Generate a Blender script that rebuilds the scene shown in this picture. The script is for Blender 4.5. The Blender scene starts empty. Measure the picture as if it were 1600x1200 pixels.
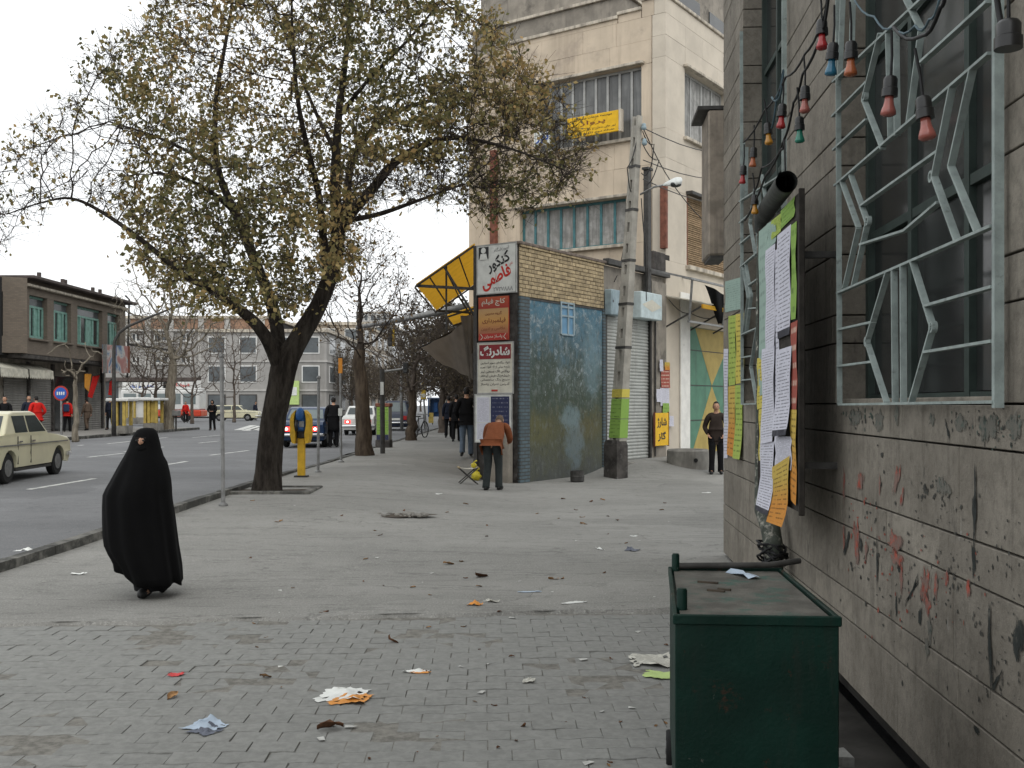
import bpy, bmesh, math, random, unicodedata
import numpy as np
from mathutils import Vector, Matrix
R = math.radians
random.seed(7); RNG = np.random.default_rng(7)
scene = bpy.context.scene
COL = scene.collection
# ------------------------------------------------------------------ camera
F, CX, HY, CAMZ = 1600.0, 800.0, 631.0, 1.68     # focal length, principal column, horizon row (photo pixels), eye height
cam_d = bpy.data.cameras.new('camera'); cam = bpy.data.objects.new('camera', cam_d); COL.objects.link(cam)
cam.location = (0, 0, CAMZ); cam.rotation_euler = (R(90), 0, 0)
cam_d.sensor_width = 36.0; cam_d.lens = 36.0; cam_d.shift_y = 31.0/1600.0
cam_d.clip_start = 0.05; cam_d.clip_end = 3000
scene.camera = cam
# ------------------------------------------------------------------ overcast sky and a very soft sun
SUN_EL, SUN_AZ = R(44), R(160)          # azimuth clockwise from +Y: light from behind the camera, slightly right
w = bpy.data.worlds.new('World'); scene.world = w; w.use_nodes = True
nt = w.node_tree; nt.nodes.clear()
sky = nt.nodes.new('ShaderNodeTexSky'); sky.sky_type = 'NISHITA'; sky.sun_disc = False
sky.sun_elevation = SUN_EL; sky.sun_rotation = SUN_AZ; sky.dust_density = 6.0; sky.air_density = 1.0
hs = nt.nodes.new('ShaderNodeHueSaturation'); hs.inputs['Saturation'].default_value = 0.12
mx = nt.nodes.new('ShaderNodeMix'); mx.data_type = 'RGBA'; mx.inputs[0].default_value = 0.86
mx.inputs[7].default_value = (9.7, 9.95, 10.1, 1)      # even cloud layer
bg = nt.nodes.new('ShaderNodeBackground'); bg.inputs[1].default_value = 0.108
wo = nt.nodes.new('ShaderNodeOutputWorld')
nt.links.new(sky.outputs[0], hs.inputs['Color']); nt.links.new(hs.outputs[0], mx.inputs[6])
nt.links.new(mx.outputs[2], bg.inputs[0]); nt.links.new(bg.outputs[0], wo.inputs[0])
sl = bpy.data.lights.new('sun', 'SUN'); sl.energy = 0.6; sl.angle = R(40); sl.color = (1.0, 0.96, 0.9)
so = bpy.data.objects.new('sun', sl); COL.objects.link(so)
sd = Vector((math.sin(SUN_AZ)*math.cos(SUN_EL), math.cos(SUN_AZ)*math.cos(SUN_EL), math.sin(SUN_EL)))
so.rotation_euler = sd.to_track_quat('Z', 'Y').to_euler(); so.location = (30, -20, 40)
vs = scene.view_settings; vs.view_transform = 'Standard'; vs.look = 'None'; vs.exposure = 0.46; vs.gamma = 1.0; vs.use_curve_mapping = False
scene.render.engine = 'CYCLES'; scene.cycles.use_denoising = True
scene.cycles.max_bounces = 6; scene.cycles.diffuse_bounces = 3; scene.cycles.transparent_max_bounces = 8

# ------------------------------------------------------------------ helpers: geometry
def S(x, a, b):
    t = min(1, max(0, (x-a)/(b-a))); return t*t*(3-2*t)
def at(px, py, Y): return Vector(((px-CX)/F*Y, Y, CAMZ+(HY-py)/F*Y))
class Frame:
    """a vertical-walled building's own axes: x along a wall, z up"""
    def __init__(s, ox, oy, ang):
        s.o = Vector((ox, oy, 0)); s.a = ang; s.ux = Vector((math.cos(ang), math.sin(ang), 0)); s.uy = Vector((-math.sin(ang), math.cos(ang), 0))
    def l(s, p):
        d = Vector(p)-s.o; return Vector((d.dot(s.ux), d.dot(s.uy), p[2]))
    def w(s, x, y, z=0): return s.o+s.ux*x+s.uy*y+Vector((0, 0, z))
    def hit(s, px, py, axis, c):
        d = Vector(((px-CX)/F, 1, (HY-py)/F)); n = s.ux if axis == 'x' else s.uy
        o = Vector((0, 0, CAMZ)); t = (c-(o-s.o).dot(n))/d.dot(n)
        return s.l(o+d*t)
WALL = Frame(1.566, -0.107, math.atan2(0.9977, 0.068))      # the stone-clad corner building beside the camera
BLK = Frame(0.14, 21.7, math.atan2(0.826, 0.564))           # the street block across the alley
def kerb_x(Y):
    pts = [(-30, -6.4), (4, -5.45), (10, -5.2), (17, -4.85), (24, -4.65), (40, -4.45), (62, -4.3), (160, -4.0), (500, -4.0)]
    for (a, xa), (b, xb) in zip(pts, pts[1:]):
        if Y <= b: return xa+(xb-xa)*(Y-a)/(b-a)
    return -4.0
FARK = -18.6
def gz(X, Y):
    z = 0.24*S(Y, 8, 22)*S(-X, 0, 3)
    if Y > 60: z -= 0.55*S(Y, 62, 105)*S(-X, 14, 24)
    p = BLK.l((X, Y, 0))
    if p.x > 2.5: z = max(z, 0.27*S(p.y, -2.6, -0.5)*S(p.x, 2.6, 4.4))
    return z
def gnd(px, py, off=0.0):
    Y = 20.0
    for _ in range(40):
        X = (px-CX)/F*Y
        Yn = (CAMZ-gz(X, Y)-off)*F/(py-HY)
        Y = Y*0.4+Yn*0.6
    return Vector(((px-CX)/F*Y, Y, gz((px-CX)/F*Y, Y)+off))
def link(o, parent=None):
    COL.objects.link(o)
    if parent is not None: o.parent = parent
    return o
class MB:
    def __init__(s): s.v = []; s.f = []; s.uv = {}
    def add(s, vs, fs):
        n = len(s.v); s.v += [tuple(p) for p in vs]; s.f += [tuple(i+n for i in f) for f in fs]; return s
    def box(s, x0, x1, y0, y1, z0, z1, c=0.0, rot=None, piv=None):
        if x1 < x0: x0, x1 = x1, x0
        if y1 < y0: y0, y1 = y1, y0
        if z1 < z0: z0, z1 = z1, z0
        c = min(c, (x1-x0)*.3, (y1-y0)*.3, (z1-z0)*.3)
        if c <= 0:
            V = [(x, y, z) for z in (z0, z1) for (x, y) in ((x0, y0), (x1, y0), (x1, y1), (x0, y1))]
            Fc = [(3, 2, 1, 0), (4, 5, 6, 7), (0, 1, 5, 4), (1, 2, 6, 5), (2, 3, 7, 6), (3, 0, 4, 7)]
        else:
            V = []; X = (x0, x1); Y = (y0, y1); Z = (z0, z1); ix = {}
            for i in (0, 1):
                for j in (0, 1):
                    for k in (0, 1):
                        sx, sy, sz = (1, -1)[i], (1, -1)[j], (1, -1)[k]
                        for a in range(3):
                            p = [X[i]+sx*c, Y[j]+sy*c, Z[k]+sz*c]; p[a] = (X[i], Y[j], Z[k])[a]
                            ix[i, j, k, a] = len(V); V.append(tuple(p))
            Fc = []
            for a in range(3):
                b, d = (a+1) % 3, (a+2) % 3
                for e in (0, 1):
                    q = []
                    for (m, n) in ((0, 0), (1, 0), (1, 1), (0, 1)):
                        t = [0, 0, 0]; t[a] = e; t[b] = m; t[d] = n; q.append(ix[t[0], t[1], t[2], a])
                    Fc.append(tuple(q if e else q[::-1]))
                for m in (0, 1):
                    for n in (0, 1):
                        q = []
                        t = [0, 0, 0]; t[b] = m; t[d] = n
                        t[a] = 0; A0 = tuple(t); t[a] = 1; A1 = tuple(t)
                        q = [ix[A0+(b,)], ix[A1+(b,)], ix[A1+(d,)], ix[A0+(d,)]]
                        Fc.append(tuple(q if (m ^ n) else q[::-1]))
            for i in (0, 1):
                for j in (0, 1):
                    for k in (0, 1):
                        q = [ix[i, j, k, a] for a in range(3)]
                        Fc.append(tuple(q if (i+j+k) % 2 else q[::-1]))
        if rot is not None:
            pv = Vector(piv) if piv else Vector(((x0+x1)/2, (y0+y1)/2, (z0+z1)/2))
            V = [tuple(rot @ (Vector(p)-pv)+pv) for p in V]
        return s.add(V, Fc)
    def bar(s, a, b, wd, dp, up=(0, 0, 1), c=0.0):
        """a straight bar of rectangular section from a to b"""
        a, b = Vector(a), Vector(b); d = b-a; L = d.length; d = d/L; u = Vector(up)
        if abs(d.dot(u)) > .98: u = Vector((0, 1, 0))
        sx = d.cross(u).normalized(); sz = sx.cross(d)
        M = Matrix((d, sx, sz)).transposed(); n0 = len(s.v)
        s.box(0, L, -wd/2, wd/2, -dp/2, dp/2, c)
        for i in range(n0, len(s.v)): s.v[i] = tuple(M @ Vector(s.v[i])+a)
        return s
    def tube(s, pts, r, n=8, cap=True, sq=1.0):
        pts = [Vector(p) for p in pts]; m = len(pts); rr = r if isinstance(r, (list, tuple)) else [r]*m
        t0 = (pts[1]-pts[0]).normalized(); u = t0.orthogonal().normalized(); V = []
        for i, p in enumerate(pts):
            t = ((pts[min(i+1, m-1)]-pts[max(i-1, 0)])).normalized()
            u = (u-t*u.dot(t)); u = u.normalized() if u.length > 1e-6 else t.orthogonal().normalized(); v = t.cross(u)
            for k in range(n):
                a = 2*math.pi*k/n; V.append(p+u*math.cos(a)*rr[i]+v*math.sin(a)*rr[i]*sq)
        Fc = [(i*n+k, i*n+(k+1) % n, (i+1)*n+(k+1) % n, (i+1)*n+k) for i in range(m-1) for k in range(n)]
        if cap: Fc += [tuple(range(n))[::-1], tuple(range((m-1)*n, m*n))]
        return s.add(V, Fc)
    def lathe(s, prof, n=16, o=(0, 0, 0), axis='z', cap=True):
        V = []
        for (r, h) in prof:
            for k in range(n):
                a = 2*math.pi*k/n; c, d = r*math.cos(a), r*math.sin(a)
                V.append({'z': (o[0]+c, o[1]+d, o[2]+h), 'y': (o[0]+c, o[1]+h, o[2]+d), 'x': (o[0]+h, o[1]+c, o[2]+d)}[axis])
        m = len(prof)
        Fc = [(i*n+k, i*n+(k+1) % n, (i+1)*n+(k+1) % n, (i+1)*n+k) for i in range(m-1) for k in range(n)]
        if axis == 'y': Fc = [f[::-1] for f in Fc]
        if cap:
            e = [tuple(range(n))[::-1], tuple(range((m-1)*n, m*n))]
            Fc += [x[::-1] for x in e] if axis == 'y' else e
        return s.add(V, Fc)
    def prism(s, poly, z0, z1):
        n = len(poly); V = [(x, y, z0) for x, y in poly]+[(x, y, z1) for x, y in poly]
        return s.add(V, [tuple(range(n))[::-1], tuple(range(n, 2*n))]+[(i, (i+1) % n, n+(i+1) % n, n+i) for i in range(n)])
    def loft(s, rings, closed=True, cap=True):
        n = len(rings[0]); V = [p for r in rings for p in r]; m = len(rings); K = n if closed else n-1
        Fc = [(i*n+k, i*n+(k+1) % n, (i+1)*n+(k+1) % n, (i+1)*n+k) for i in range(m-1) for k in range(K)]
        if cap and closed: Fc += [tuple(range(n))[::-1], tuple(range((m-1)*n, m*n))]
        return s.add(V, Fc)
    def quad(s, a, b, c, d, th=0.0):
        if th <= 0: return s.add([a, b, c, d], [(0, 1, 2, 3)])
        a, b, c, d = map(Vector, (a, b, c, d)); n = (b-a).cross(d-a).normalized()*th
        return s.add([a, b, c, d, a-n, b-n, c-n, d-n], [(0, 1, 2, 3), (7, 6, 5, 4), (0, 4, 5, 1), (1, 5, 6, 2), (2, 6, 7, 3), (3, 7, 4, 0)])
    def sphere(s, c, r, n=10, m=7):
        rx, ry, rz = r if isinstance(r, (list, tuple)) else (r, r, r)
        rings = []
        for i in range(m+1):
            th = math.pi*(i+.02 if i == 0 else i-.02 if i == m else i)/m
            rings.append([(c[0]+rx*math.sin(th)*math.cos(2*math.pi*k/n), c[1]+ry*math.sin(th)*math.sin(2*math.pi*k/n), c[2]-rz*math.cos(th)) for k in range(n)])
        return s.loft(rings)
    def build(s, name, mat=None, parent=None, smooth=False, bevel=0, uv=None, fixn=False):
        me = bpy.data.meshes.new(name); me.from_pydata(s.v, [], s.f)
        if fixn:
            bm = bmesh.new(); bm.from_mesh(me); bmesh.ops.recalc_face_normals(bm, faces=bm.faces); bm.to_mesh(me); bm.free()
        if uv:
            l = me.uv_layers.new(name='UVMap')
            for lp in me.loops: l.data[lp.index].uv = uv[lp.vertex_index]
        if mat is not None: me.materials.append(mat if not isinstance(mat, str) else M[mat])
        if smooth:
            me.polygons.foreach_set('use_smooth', [True]*len(me.polygons))
            if smooth == 'auto': me.set_sharp_from_angle(angle=R(40))
        o = bpy.data.objects.new(name, me); link(o, parent)
        if bevel:
            b = o.modifiers.new('bevel', 'BEVEL'); b.width = bevel; b.segments = 2; b.limit_method = 'ANGLE'; b.angle_limit = R(35)
        return o
def tag(o, label=None, cat=None, group=None, kind=None):
    if label: o['label'] = label
    if cat: o['category'] = cat
    if group: o['group'] = group
    if kind: o['kind'] = kind
    return o
def thing(name, label, cat, loc=(0, 0, 0), rz=0.0, group=None):
    o = bpy.data.objects.new(name, None); o.empty_display_size = .2; COL.objects.link(o)
    o.location = loc; o.rotation_euler = (0, 0, rz); return tag(o, label, cat, group)
def copy_tree(o, parent=None):
    c = o.copy(); link(c, parent)
    for ch in list(o.children): copy_tree(ch, c)
    return c
def mesh_copy(o, parent, loc=(0, 0, 0), rot=(0, 0, 0), scale=(1, 1, 1)):
    c = o.copy(); link(c, parent); c.location = loc; c.rotation_euler = rot; c.scale = scale; return c

# ------------------------------------------------------------------ helpers: Persian lettering in flat meshes
_AF = {}
for _cp in list(range(0xFB50, 0xFE00))+list(range(0xFE70, 0xFEFD)):
    _d = unicodedata.decomposition(chr(_cp)).split()
    if len(_d) == 2 and _d[0] in ('<initial>', '<medial>', '<final>', '<isolated>'):
        _AF.setdefault(chr(int(_d[1], 16)), {})[_d[0][1:-1]] = chr(_cp)
def shape(s):
    du = lambda c: c in _AF and 'initial' in _AF[c]
    jr = lambda c: c in _AF and 'final' in _AF[c]
    out = []
    for i, c in enumerate(s):
        if c not in _AF: out.append(c); continue
        p = i > 0 and du(s[i-1]) and jr(c); q = i < len(s)-1 and du(c) and jr(s[i+1])
        out.append(_AF[c].get({(0, 0): 'isolated', (1, 0): 'final', (0, 1): 'initial', (1, 1): 'medial'}[(int(p), int(q))], c))
    return ''.join(reversed(out))
def letters(name, txt, mat, parent, origin, right, up, width, height, bold=0.012, slant=0.0, rtl=True):
    """flat lettering fitted into width x height, centred at origin, spanned by the unit vectors right and up"""
    c = bpy.data.curves.new('lettering', 'FONT'); c.body = shape(txt) if rtl else txt; c.offset = bold; c.resolution_u = 2; c.shear = slant
    o = bpy.data.objects.new('lettering', c); COL.objects.link(o)
    dg = bpy.context.evaluated_depsgraph_get(); dg.update()
    me = bpy.data.meshes.new_from_object(o.evaluated_get(dg)); bpy.data.objects.remove(o)
    co = np.array([v.co[:] for v in me.vertices])
    lo, hi = co.min(0), co.max(0); right, up, origin = Vector(right), Vector(up), Vector(origin)
    kx = width/max(1e-6, hi[0]-lo[0]); ky = height/max(1e-6, hi[1]-lo[1])
    for v in me.vertices:
        v.co = origin+right*((v.co.x-(lo[0]+hi[0])/2)*kx)+up*((v.co.y-(lo[1]+hi[1])/2)*ky)
    me.materials.clear(); me.materials.append(M[mat]); me.name = name
    return link(bpy.data.objects.new(name, me), parent)
# ------------------------------------------------------------------ materials
M = {}
def ramp(nt, fac, stops):
    r = nt.nodes.new('ShaderNodeValToRGB'); r.color_ramp.elements.remove(r.color_ramp.elements[0])
    e = r.color_ramp.elements
    e[0].position = stops[0][0]; e[0].color = tuple(stops[0][1])+(1,)
    for p, c in stops[1:]:
        n = e.new(p); n.color = tuple(c)+(1,)
    nt.links.new(fac, r.inputs[0]); return r.outputs[0]
def noise(nt, vec, scale, detail=4, rough=.6, dist=0):
    n = nt.nodes.new('ShaderNodeTexNoise'); n.inputs['Scale'].default_value = scale; n.inputs['Detail'].default_value = detail
    n.inputs['Roughness'].default_value = rough; n.inputs['Distortion'].default_value = dist; nt.links.new(vec, n.inputs['Vector']); return n.outputs[0]
def mixc(nt, fac, a, b, mode='MIX'):
    m = nt.nodes.new('ShaderNodeMix'); m.data_type = 'RGBA'; m.blend_type = mode
    for s, v in ((0, fac), (6, a), (7, b)):
        if isinstance(v, (int, float)): m.inputs[s].default_value = v
        elif isinstance(v, (tuple, list)): m.inputs[s].default_value = tuple(v)+((1,) if len(v) == 3 else ())
        else: nt.links.new(v, m.inputs[s])
    return m.outputs[2]
def maths(nt, op, a, b=None, c=None, clamp=False):
    m = nt.nodes.new('ShaderNodeMath'); m.operation = op; m.use_clamp = clamp
    for i, v in enumerate((a, b, c)):
        if v is None: continue
        if isinstance(v, (int, float)): m.inputs[i].default_value = v
        else: nt.links.new(v, m.inputs[i])
    return m.outputs[0]
def sstep(nt, x, a, b):
    m = nt.nodes.new('ShaderNodeMapRange'); m.interpolation_type = 'SMOOTHSTEP'; m.inputs[1].default_value = a; m.inputs[2].default_value = b
    nt.links.new(x, m.inputs[0]); return m.outputs[0]
def base(name, rough=.8, metal=0, spec=.3):
    m = bpy.data.materials.new(name); m.use_nodes = True; nt = m.node_tree; b = nt.nodes['Principled BSDF']
    b.inputs['Roughness'].default_value = rough; b.inputs['Metallic'].default_value = metal; b.inputs['Specular IOR Level'].default_value = spec
    M[name] = m; return m, nt, b
def wpos(nt): return nt.nodes.new('ShaderNodeNewGeometry').outputs['Position']
def opos(nt): return nt.nodes.new('ShaderNodeTexCoord').outputs['Object']
def stretch(nt, vec, s):
    m = nt.nodes.new('ShaderNodeMapping'); m.inputs['Scale'].default_value = s; nt.links.new(vec, m.inputs['Vector']); return m.outputs[0]
def bump(nt, b, h, strength=.3, dist=.01):
    n = nt.nodes.new('ShaderNodeBump'); n.inputs['Strength'].default_value = strength; n.inputs['Distance'].default_value = dist
    nt.links.new(h, n.inputs['Height']); nt.links.new(n.outputs[0], b.inputs['Normal'])
def pbr(name, col, rough=.8, var=.25, scale=3.0, bumpv=.15, bscale=60, rnd=0.0, stain=None, metal=0, spec=.3, streak=None):
    """plain surface: colour, cloudy variation, fine relief, optional stains (colour, coverage, scale) and vertical streaks"""
    m, nt, b = base(name, rough, metal, spec); p = wpos(nt)
    n = noise(nt, p, scale, 5)
    c = mixc(nt, sstep(nt, n, .3, .7), tuple(x*(1-var) for x in col), tuple(min(1, x*(1+var)) for x in col))
    if rnd:
        oi = nt.nodes.new('ShaderNodeObjectInfo').outputs['Random']
        h = nt.nodes.new('ShaderNodeHueSaturation'); nt.links.new(c, h.inputs['Color'])
        nt.links.new(maths(nt, 'MULTIPLY_ADD', oi, 2*rnd, 1-rnd), h.inputs['Value']); c = h.outputs[0]
    if stain:
        sc, cov, ss = stain
        f = sstep(nt, noise(nt, p, ss, 6, .7), 1-cov-.08, 1-cov+.1); c = mixc(nt, maths(nt, 'MULTIPLY', f, .85), c, sc)
    if streak:
        sc, cov, ss = streak
        f = sstep(nt, noise(nt, stretch(nt, p, (ss, ss, ss*.08)), 1.0, 5, .65), 1-cov-.1, 1-cov+.15); c = mixc(nt, maths(nt, 'MULTIPLY', f, .7), c, sc)
    nt.links.new(c, b.inputs['Base Color'])
    if bumpv: bump(nt, b, noise(nt, p, bscale, 4, .6), bumpv, .01)
    return m
# ground
def ground_mat(name, c0, c1, crack, speck):
    m, nt, b = base(name, .9, 0, .2); p = wpos(nt)
    big = noise(nt, stretch(nt, p, (.25, .5, 1)), 1.0, 5, .65); fine = noise(nt, p, 55, 3, .7); mid = noise(nt, p, 4, 5, .6)
    c = mixc(nt, sstep(nt, big, .3, .72), c0, c1)
    c = mixc(nt, maths(nt, 'MULTIPLY', sstep(nt, mid, .52, .75), .35), c, tuple(x*.62 for x in c0))
    c = mixc(nt, maths(nt, 'MULTIPLY', sstep(nt, fine, .5, .68), speck*1.3), c, tuple(min(1, x*1.7) for x in c1))
    c = mixc(nt, maths(nt, 'MULTIPLY', sstep(nt, noise(nt, p, 70, 3, .6), .56, .68), speck*1.5), c, tuple(x*.4 for x in c0))
    # long thin cracks and swept streaks
    st = noise(nt, stretch(nt, p, (.35, 2.6, 1)), 1.0, 6, .62, .6)
    f = maths(nt, 'SUBTRACT', 1.0, sstep(nt, maths(nt, 'ABSOLUTE', maths(nt, 'SUBTRACT', st, .5)), 0, .012))
    c = mixc(nt, maths(nt, 'MULTIPLY', f, crack), c, tuple(x*.5 for x in c0))
    v = nt.nodes.new('ShaderNodeTexVoronoi'); v.inputs['Scale'].default_value = 2.3; nt.links.new(p, v.inputs['Vector'])
    spot = maths(nt, 'SUBTRACT', 1.0, sstep(nt, v.outputs['Distance'], .03, .06))
    c = mixc(nt, maths(nt, 'MULTIPLY', spot, .5), c, tuple(x*.3 for x in c0))
    # repaired patches of slightly different grey with ragged edges, and a web of hairline cracks
    dv = nt.nodes.new('ShaderNodeVectorMath'); dv.operation = 'ADD'; nz_ = nt.nodes.new('ShaderNodeTexNoise'); nz_.inputs['Scale'].default_value = 1.6; nz_.inputs['Detail'].default_value = 6; nt.links.new(p, nz_.inputs['Vector']); nt.links.new(p, dv.inputs[0]); nt.links.new(nz_.outputs[1], dv.inputs[1])
    pv = nt.nodes.new('ShaderNodeTexVoronoi'); pv.inputs['Scale'].default_value = .33; nt.links.new(dv.outputs[0], pv.inputs['Vector']); sc_ = nt.nodes.new('ShaderNodeSeparateColor'); nt.links.new(pv.outputs['Color'], sc_.inputs[0])
    hv = nt.nodes.new('ShaderNodeHueSaturation'); nt.links.new(c, hv.inputs['Color']); nt.links.new(maths(nt, 'MULTIPLY_ADD', sc_.outputs[0], .16, .92), hv.inputs['Value']); c = hv.outputs[0]
    for scl, wdt, am in ((.33, .006, .55), (1.1, .008, .35)):
        ev = nt.nodes.new('ShaderNodeTexVoronoi'); ev.feature = 'DISTANCE_TO_EDGE'; ev.inputs['Scale'].default_value = scl; nt.links.new(dv.outputs[0], ev.inputs['Vector'])
        ce = maths(nt, 'MULTIPLY', maths(nt, 'SUBTRACT', 1.0, sstep(nt, ev.outputs['Distance'], 0.0, wdt)), sstep(nt, noise(nt, p, .7, 4), .47, .6)); c = mixc(nt, maths(nt, 'MULTIPLY', ce, am*crack*1.6), c, tuple(x*.42 for x in c0))
    f = sstep(nt, noise(nt, stretch(nt, p, (.6, 1.6, 1)), 1.7, 7, .7), .6, .7); c = mixc(nt, maths(nt, 'MULTIPLY', f, .4), c, tuple(x*.62 for x in c0))
    nt.links.new(c, b.inputs['Base Color']); bump(nt, b, maths(nt, 'ADD', fine, maths(nt, 'MULTIPLY', mid, 2.0)), .45, .012)
ground_mat('pavement', (.2, .197, .183), (.265, .26, .242), .6, .34)
ground_mat('asphalt', (.135, .137, .14), (.178, .18, .183), .3, .3)
ground_mat('far_paving', (.21, .2, .185), (.29, .28, .26), .3, .2)
pbr('paver', (.204, .205, .193), .92, .12, 22, .28, 110, rnd=.045, stain=((.155, .15, .138), .3, 6))
pbr('sand', (.165, .158, .14), .95, .3, 20, .4, 120)
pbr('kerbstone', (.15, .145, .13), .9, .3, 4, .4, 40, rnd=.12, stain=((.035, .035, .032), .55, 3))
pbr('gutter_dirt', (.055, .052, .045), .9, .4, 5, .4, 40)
pbr('line_paint', (.55, .55, .52), .8, .2, 8, .2, 60, stain=((.2, .2, .2), .45, 5))
pbr('soil', (.06, .048, .036), .95, .4, 8, .6, 40)
# walls
m, nt, b = base('stone', .85, 0, .25); p = wpos(nt)
n1 = noise(nt, p, 2.2, 6, .65); c = mixc(nt, sstep(nt, n1, .3, .7), (.172, .154, .127), (.258, .234, .196))
oi = nt.nodes.new('ShaderNodeObjectInfo').outputs['Random']
h = nt.nodes.new('ShaderNodeHueSaturation'); nt.links.new(c, h.inputs['Color']); nt.links.new(maths(nt, 'MULTIPLY_ADD', oi, .22, .89), h.inputs['Value']); c = h.outputs[0]
f = sstep(nt, noise(nt, stretch(nt, p, (9, 9, .7)), 1.0, 6, .7), .5, .74); c = mixc(nt, maths(nt, 'MULTIPLY', f, .6), c, (.09, .08, .067))
f = sstep(nt, noise(nt, stretch(nt, p, (5, 5, 2)), 1.0, 8, .72), .6, .69)
c = mixc(nt, maths(nt, 'MULTIPLY', f, .7), c, (.05, .047, .042))
f = sstep(nt, noise(nt, stretch(nt, p, (6, 6, 3)), 1.3, 7, .7), .66, .72); c = mixc(nt, maths(nt, 'MULTIPLY', f, .7), c, (.3, .29, .27))
f = sstep(nt, noise(nt, p, 16, 9, .8), .42, .7); c = mixc(nt, maths(nt, 'MULTIPLY', f, .55), c, (.075, .067, .055)); f = sstep(nt, noise(nt, p, 34, 7, .8), .56, .74); c = mixc(nt, maths(nt, 'MULTIPLY', f, .5), c, (.3, .28, .245))
nt.links.new(c, b.inputs['Base Color']); bump(nt, b, noise(nt, p, 60, 7, .75), .55, .01)
pbr('stone_dark', (.05, .047, .042), .9, .3, 4, .2, 40)
pbr('pole_concrete', (.3, .285, .25), .9, .2, 3, .4, 50, streak=((.16, .15, .13), .38, 3))
pbr('concrete', (.21, .2, .18), .9, .25, 3, .4, 50, streak=((.09, .085, .075), .42, 3))
pbr('wood_weathered', (.25, .215, .175), .85, .25, 6, .4, 50, streak=((.08, .07, .06), .45, 6))
pbr('beige', (.52, .435, .335), .85, .1, 1.2, .12, 40, rnd=.035, streak=((.32, .26, .2), .43, 1.6), stain=((.36, .3, .24), .38, .9))
pbr('beige_lit', (.515, .46, .38), .8, .08, 1.5, .1, 40, rnd=.03, streak=((.37, .31, .25), .34, 2.0))  # same stone as beige, with the alley face's stronger light in its colour
pbr('coping', (.50, .45, .37), .85, .15, 3, .2, 40, streak=((.16, .14, .12), .5, 4))
pbr('plaster_grey', (.25, .225, .19), .9, .2, 2, .3, 30, stain=((.11, .1, .085), .42, 1.4), streak=((.1, .09, .08), .4, 2))
pbr('plaster_dark', (.055, .05, .046), .9, .5, 4, .4, 30, stain=((.18, .18, .17), .36, 5))
pbr('brick_tan', (.36, .285, .175), .9, .22, 9, .3, 60, rnd=.22, stain=((.15, .12, .085), .38, 5))
pbr('mortar', (.12, .1, .08), .95, .3, 20, .3, 60)
pbr('brick_fill', (.15, .12, .1), .9, .3, 9, .4, 40)
def brickwall(name, c1, c2, mort, sc, w=.24, h=.075):
    m, nt, b = base(name, .9); tc = opos(nt); sp = nt.nodes.new('ShaderNodeSeparateXYZ'); nt.links.new(tc, sp.inputs[0])
    cb = nt.nodes.new('ShaderNodeCombineXYZ'); nt.links.new(maths(nt, 'ADD', sp.outputs[0], sp.outputs[1]), cb.inputs[0]); nt.links.new(sp.outputs[2], cb.inputs[1])
    t = nt.nodes.new('ShaderNodeTexBrick'); t.inputs['Scale'].default_value = sc; t.inputs['Brick Width'].default_value = w; t.inputs['Row Height'].default_value = h
    t.inputs['Mortar Size'].default_value = .012; t.inputs['Color1'].default_value = c1+(1,); t.inputs['Color2'].default_value = c2+(1,); t.inputs['Mortar'].default_value = mort+(1,)
    nt.links.new(cb.outputs[0], t.inputs['Vector'])
    c = mixc(nt, maths(nt, 'MULTIPLY', sstep(nt, noise(nt, wpos(nt), 1.2, 5), .45, .75), .5), t.outputs[0], tuple(x*.55 for x in c1))
    nt.links.new(c, b.inputs['Base Color']); bump(nt, b, t.outputs[1], -.4, .01)
brickwall('brick_brown', (.165, .135, .105), (.13, .108, .086), (.13, .11, .09), 1)
brickwall('brick_blue', (.1, .14, .16), (.075, .1, .115), (.06, .06, .055), 1)
brickwall('brick_far', (.33, .2, .13), (.25, .15, .1), (.2, .16, .13), 1, .5, .2)
pbr('grey_facade', (.30, .29, .275), .9, .12, .6, .1, 10, streak=((.2, .19, .175), .42, .7))
pbr('grey_facade_pale', (.4, .39, .37), .9, .1, .6, .1, 10, streak=((.27, .26, .24), .4, .7))
pbr('facade_tan', (.36, .31, .25), .9, .15, .6, .1, 10, streak=((.2, .17, .14), .42, .7))
pbr('roof_dark', (.075, .06, .055), .85, .3, 2, .2, 20)
pbr('white_paint', (.68, .67, .63), .7, .1, 3, .1, 40, stain=((.4, .38, .34), .3, 4))
pbr('shop_white', (.62, .62, .6), .6, .1, 1, .05, 20)
pbr('dark_void', (.02, .02, .02), .9, .2, 2, 0)
# metals and paint
pbr('grille_paint', (.27, .315, .3), .6, .18, 12, .2, 80, stain=((.1, .11, .1), .36, 14))
pbr('sash_green', (.035, .05, .044), .6, .2, 8, .15, 60)
m, nt, b = base('bin_green', .55, 0, .18); p = wpos(nt); c = mixc(nt, sstep(nt, noise(nt, p, 3, 5), .3, .7), (.0022, .0165, .0115), (.0038, .026, .0185))
f = sstep(nt, noise(nt, stretch(nt, p, (7, 7, .9)), 1.0, 6, .7), .5, .75); c = mixc(nt, maths(nt, 'MULTIPLY', f, .5), c, (.018, .022, .018))
f = sstep(nt, noise(nt, p, 5.5, 8, .78), .58, .64); c = mixc(nt, maths(nt, 'MULTIPLY', f, .8), c, (.04, .02, .012))
f = sstep(nt, noise(nt, p, 26, 6, .7), .67, .71); c = mixc(nt, maths(nt, 'MULTIPLY', f, .8), c, (.09, .095, .085))
nt.links.new(c, b.inputs['Base Color']); rgh = nt.nodes.new('ShaderNodeMapRange'); rgh.inputs[3].default_value = .3; rgh.inputs[4].default_value = .75; nt.links.new(noise(nt, p, 9, 5), rgh.inputs[0]); nt.links.new(rgh.outputs[0], b.inputs['Roughness'])
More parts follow.
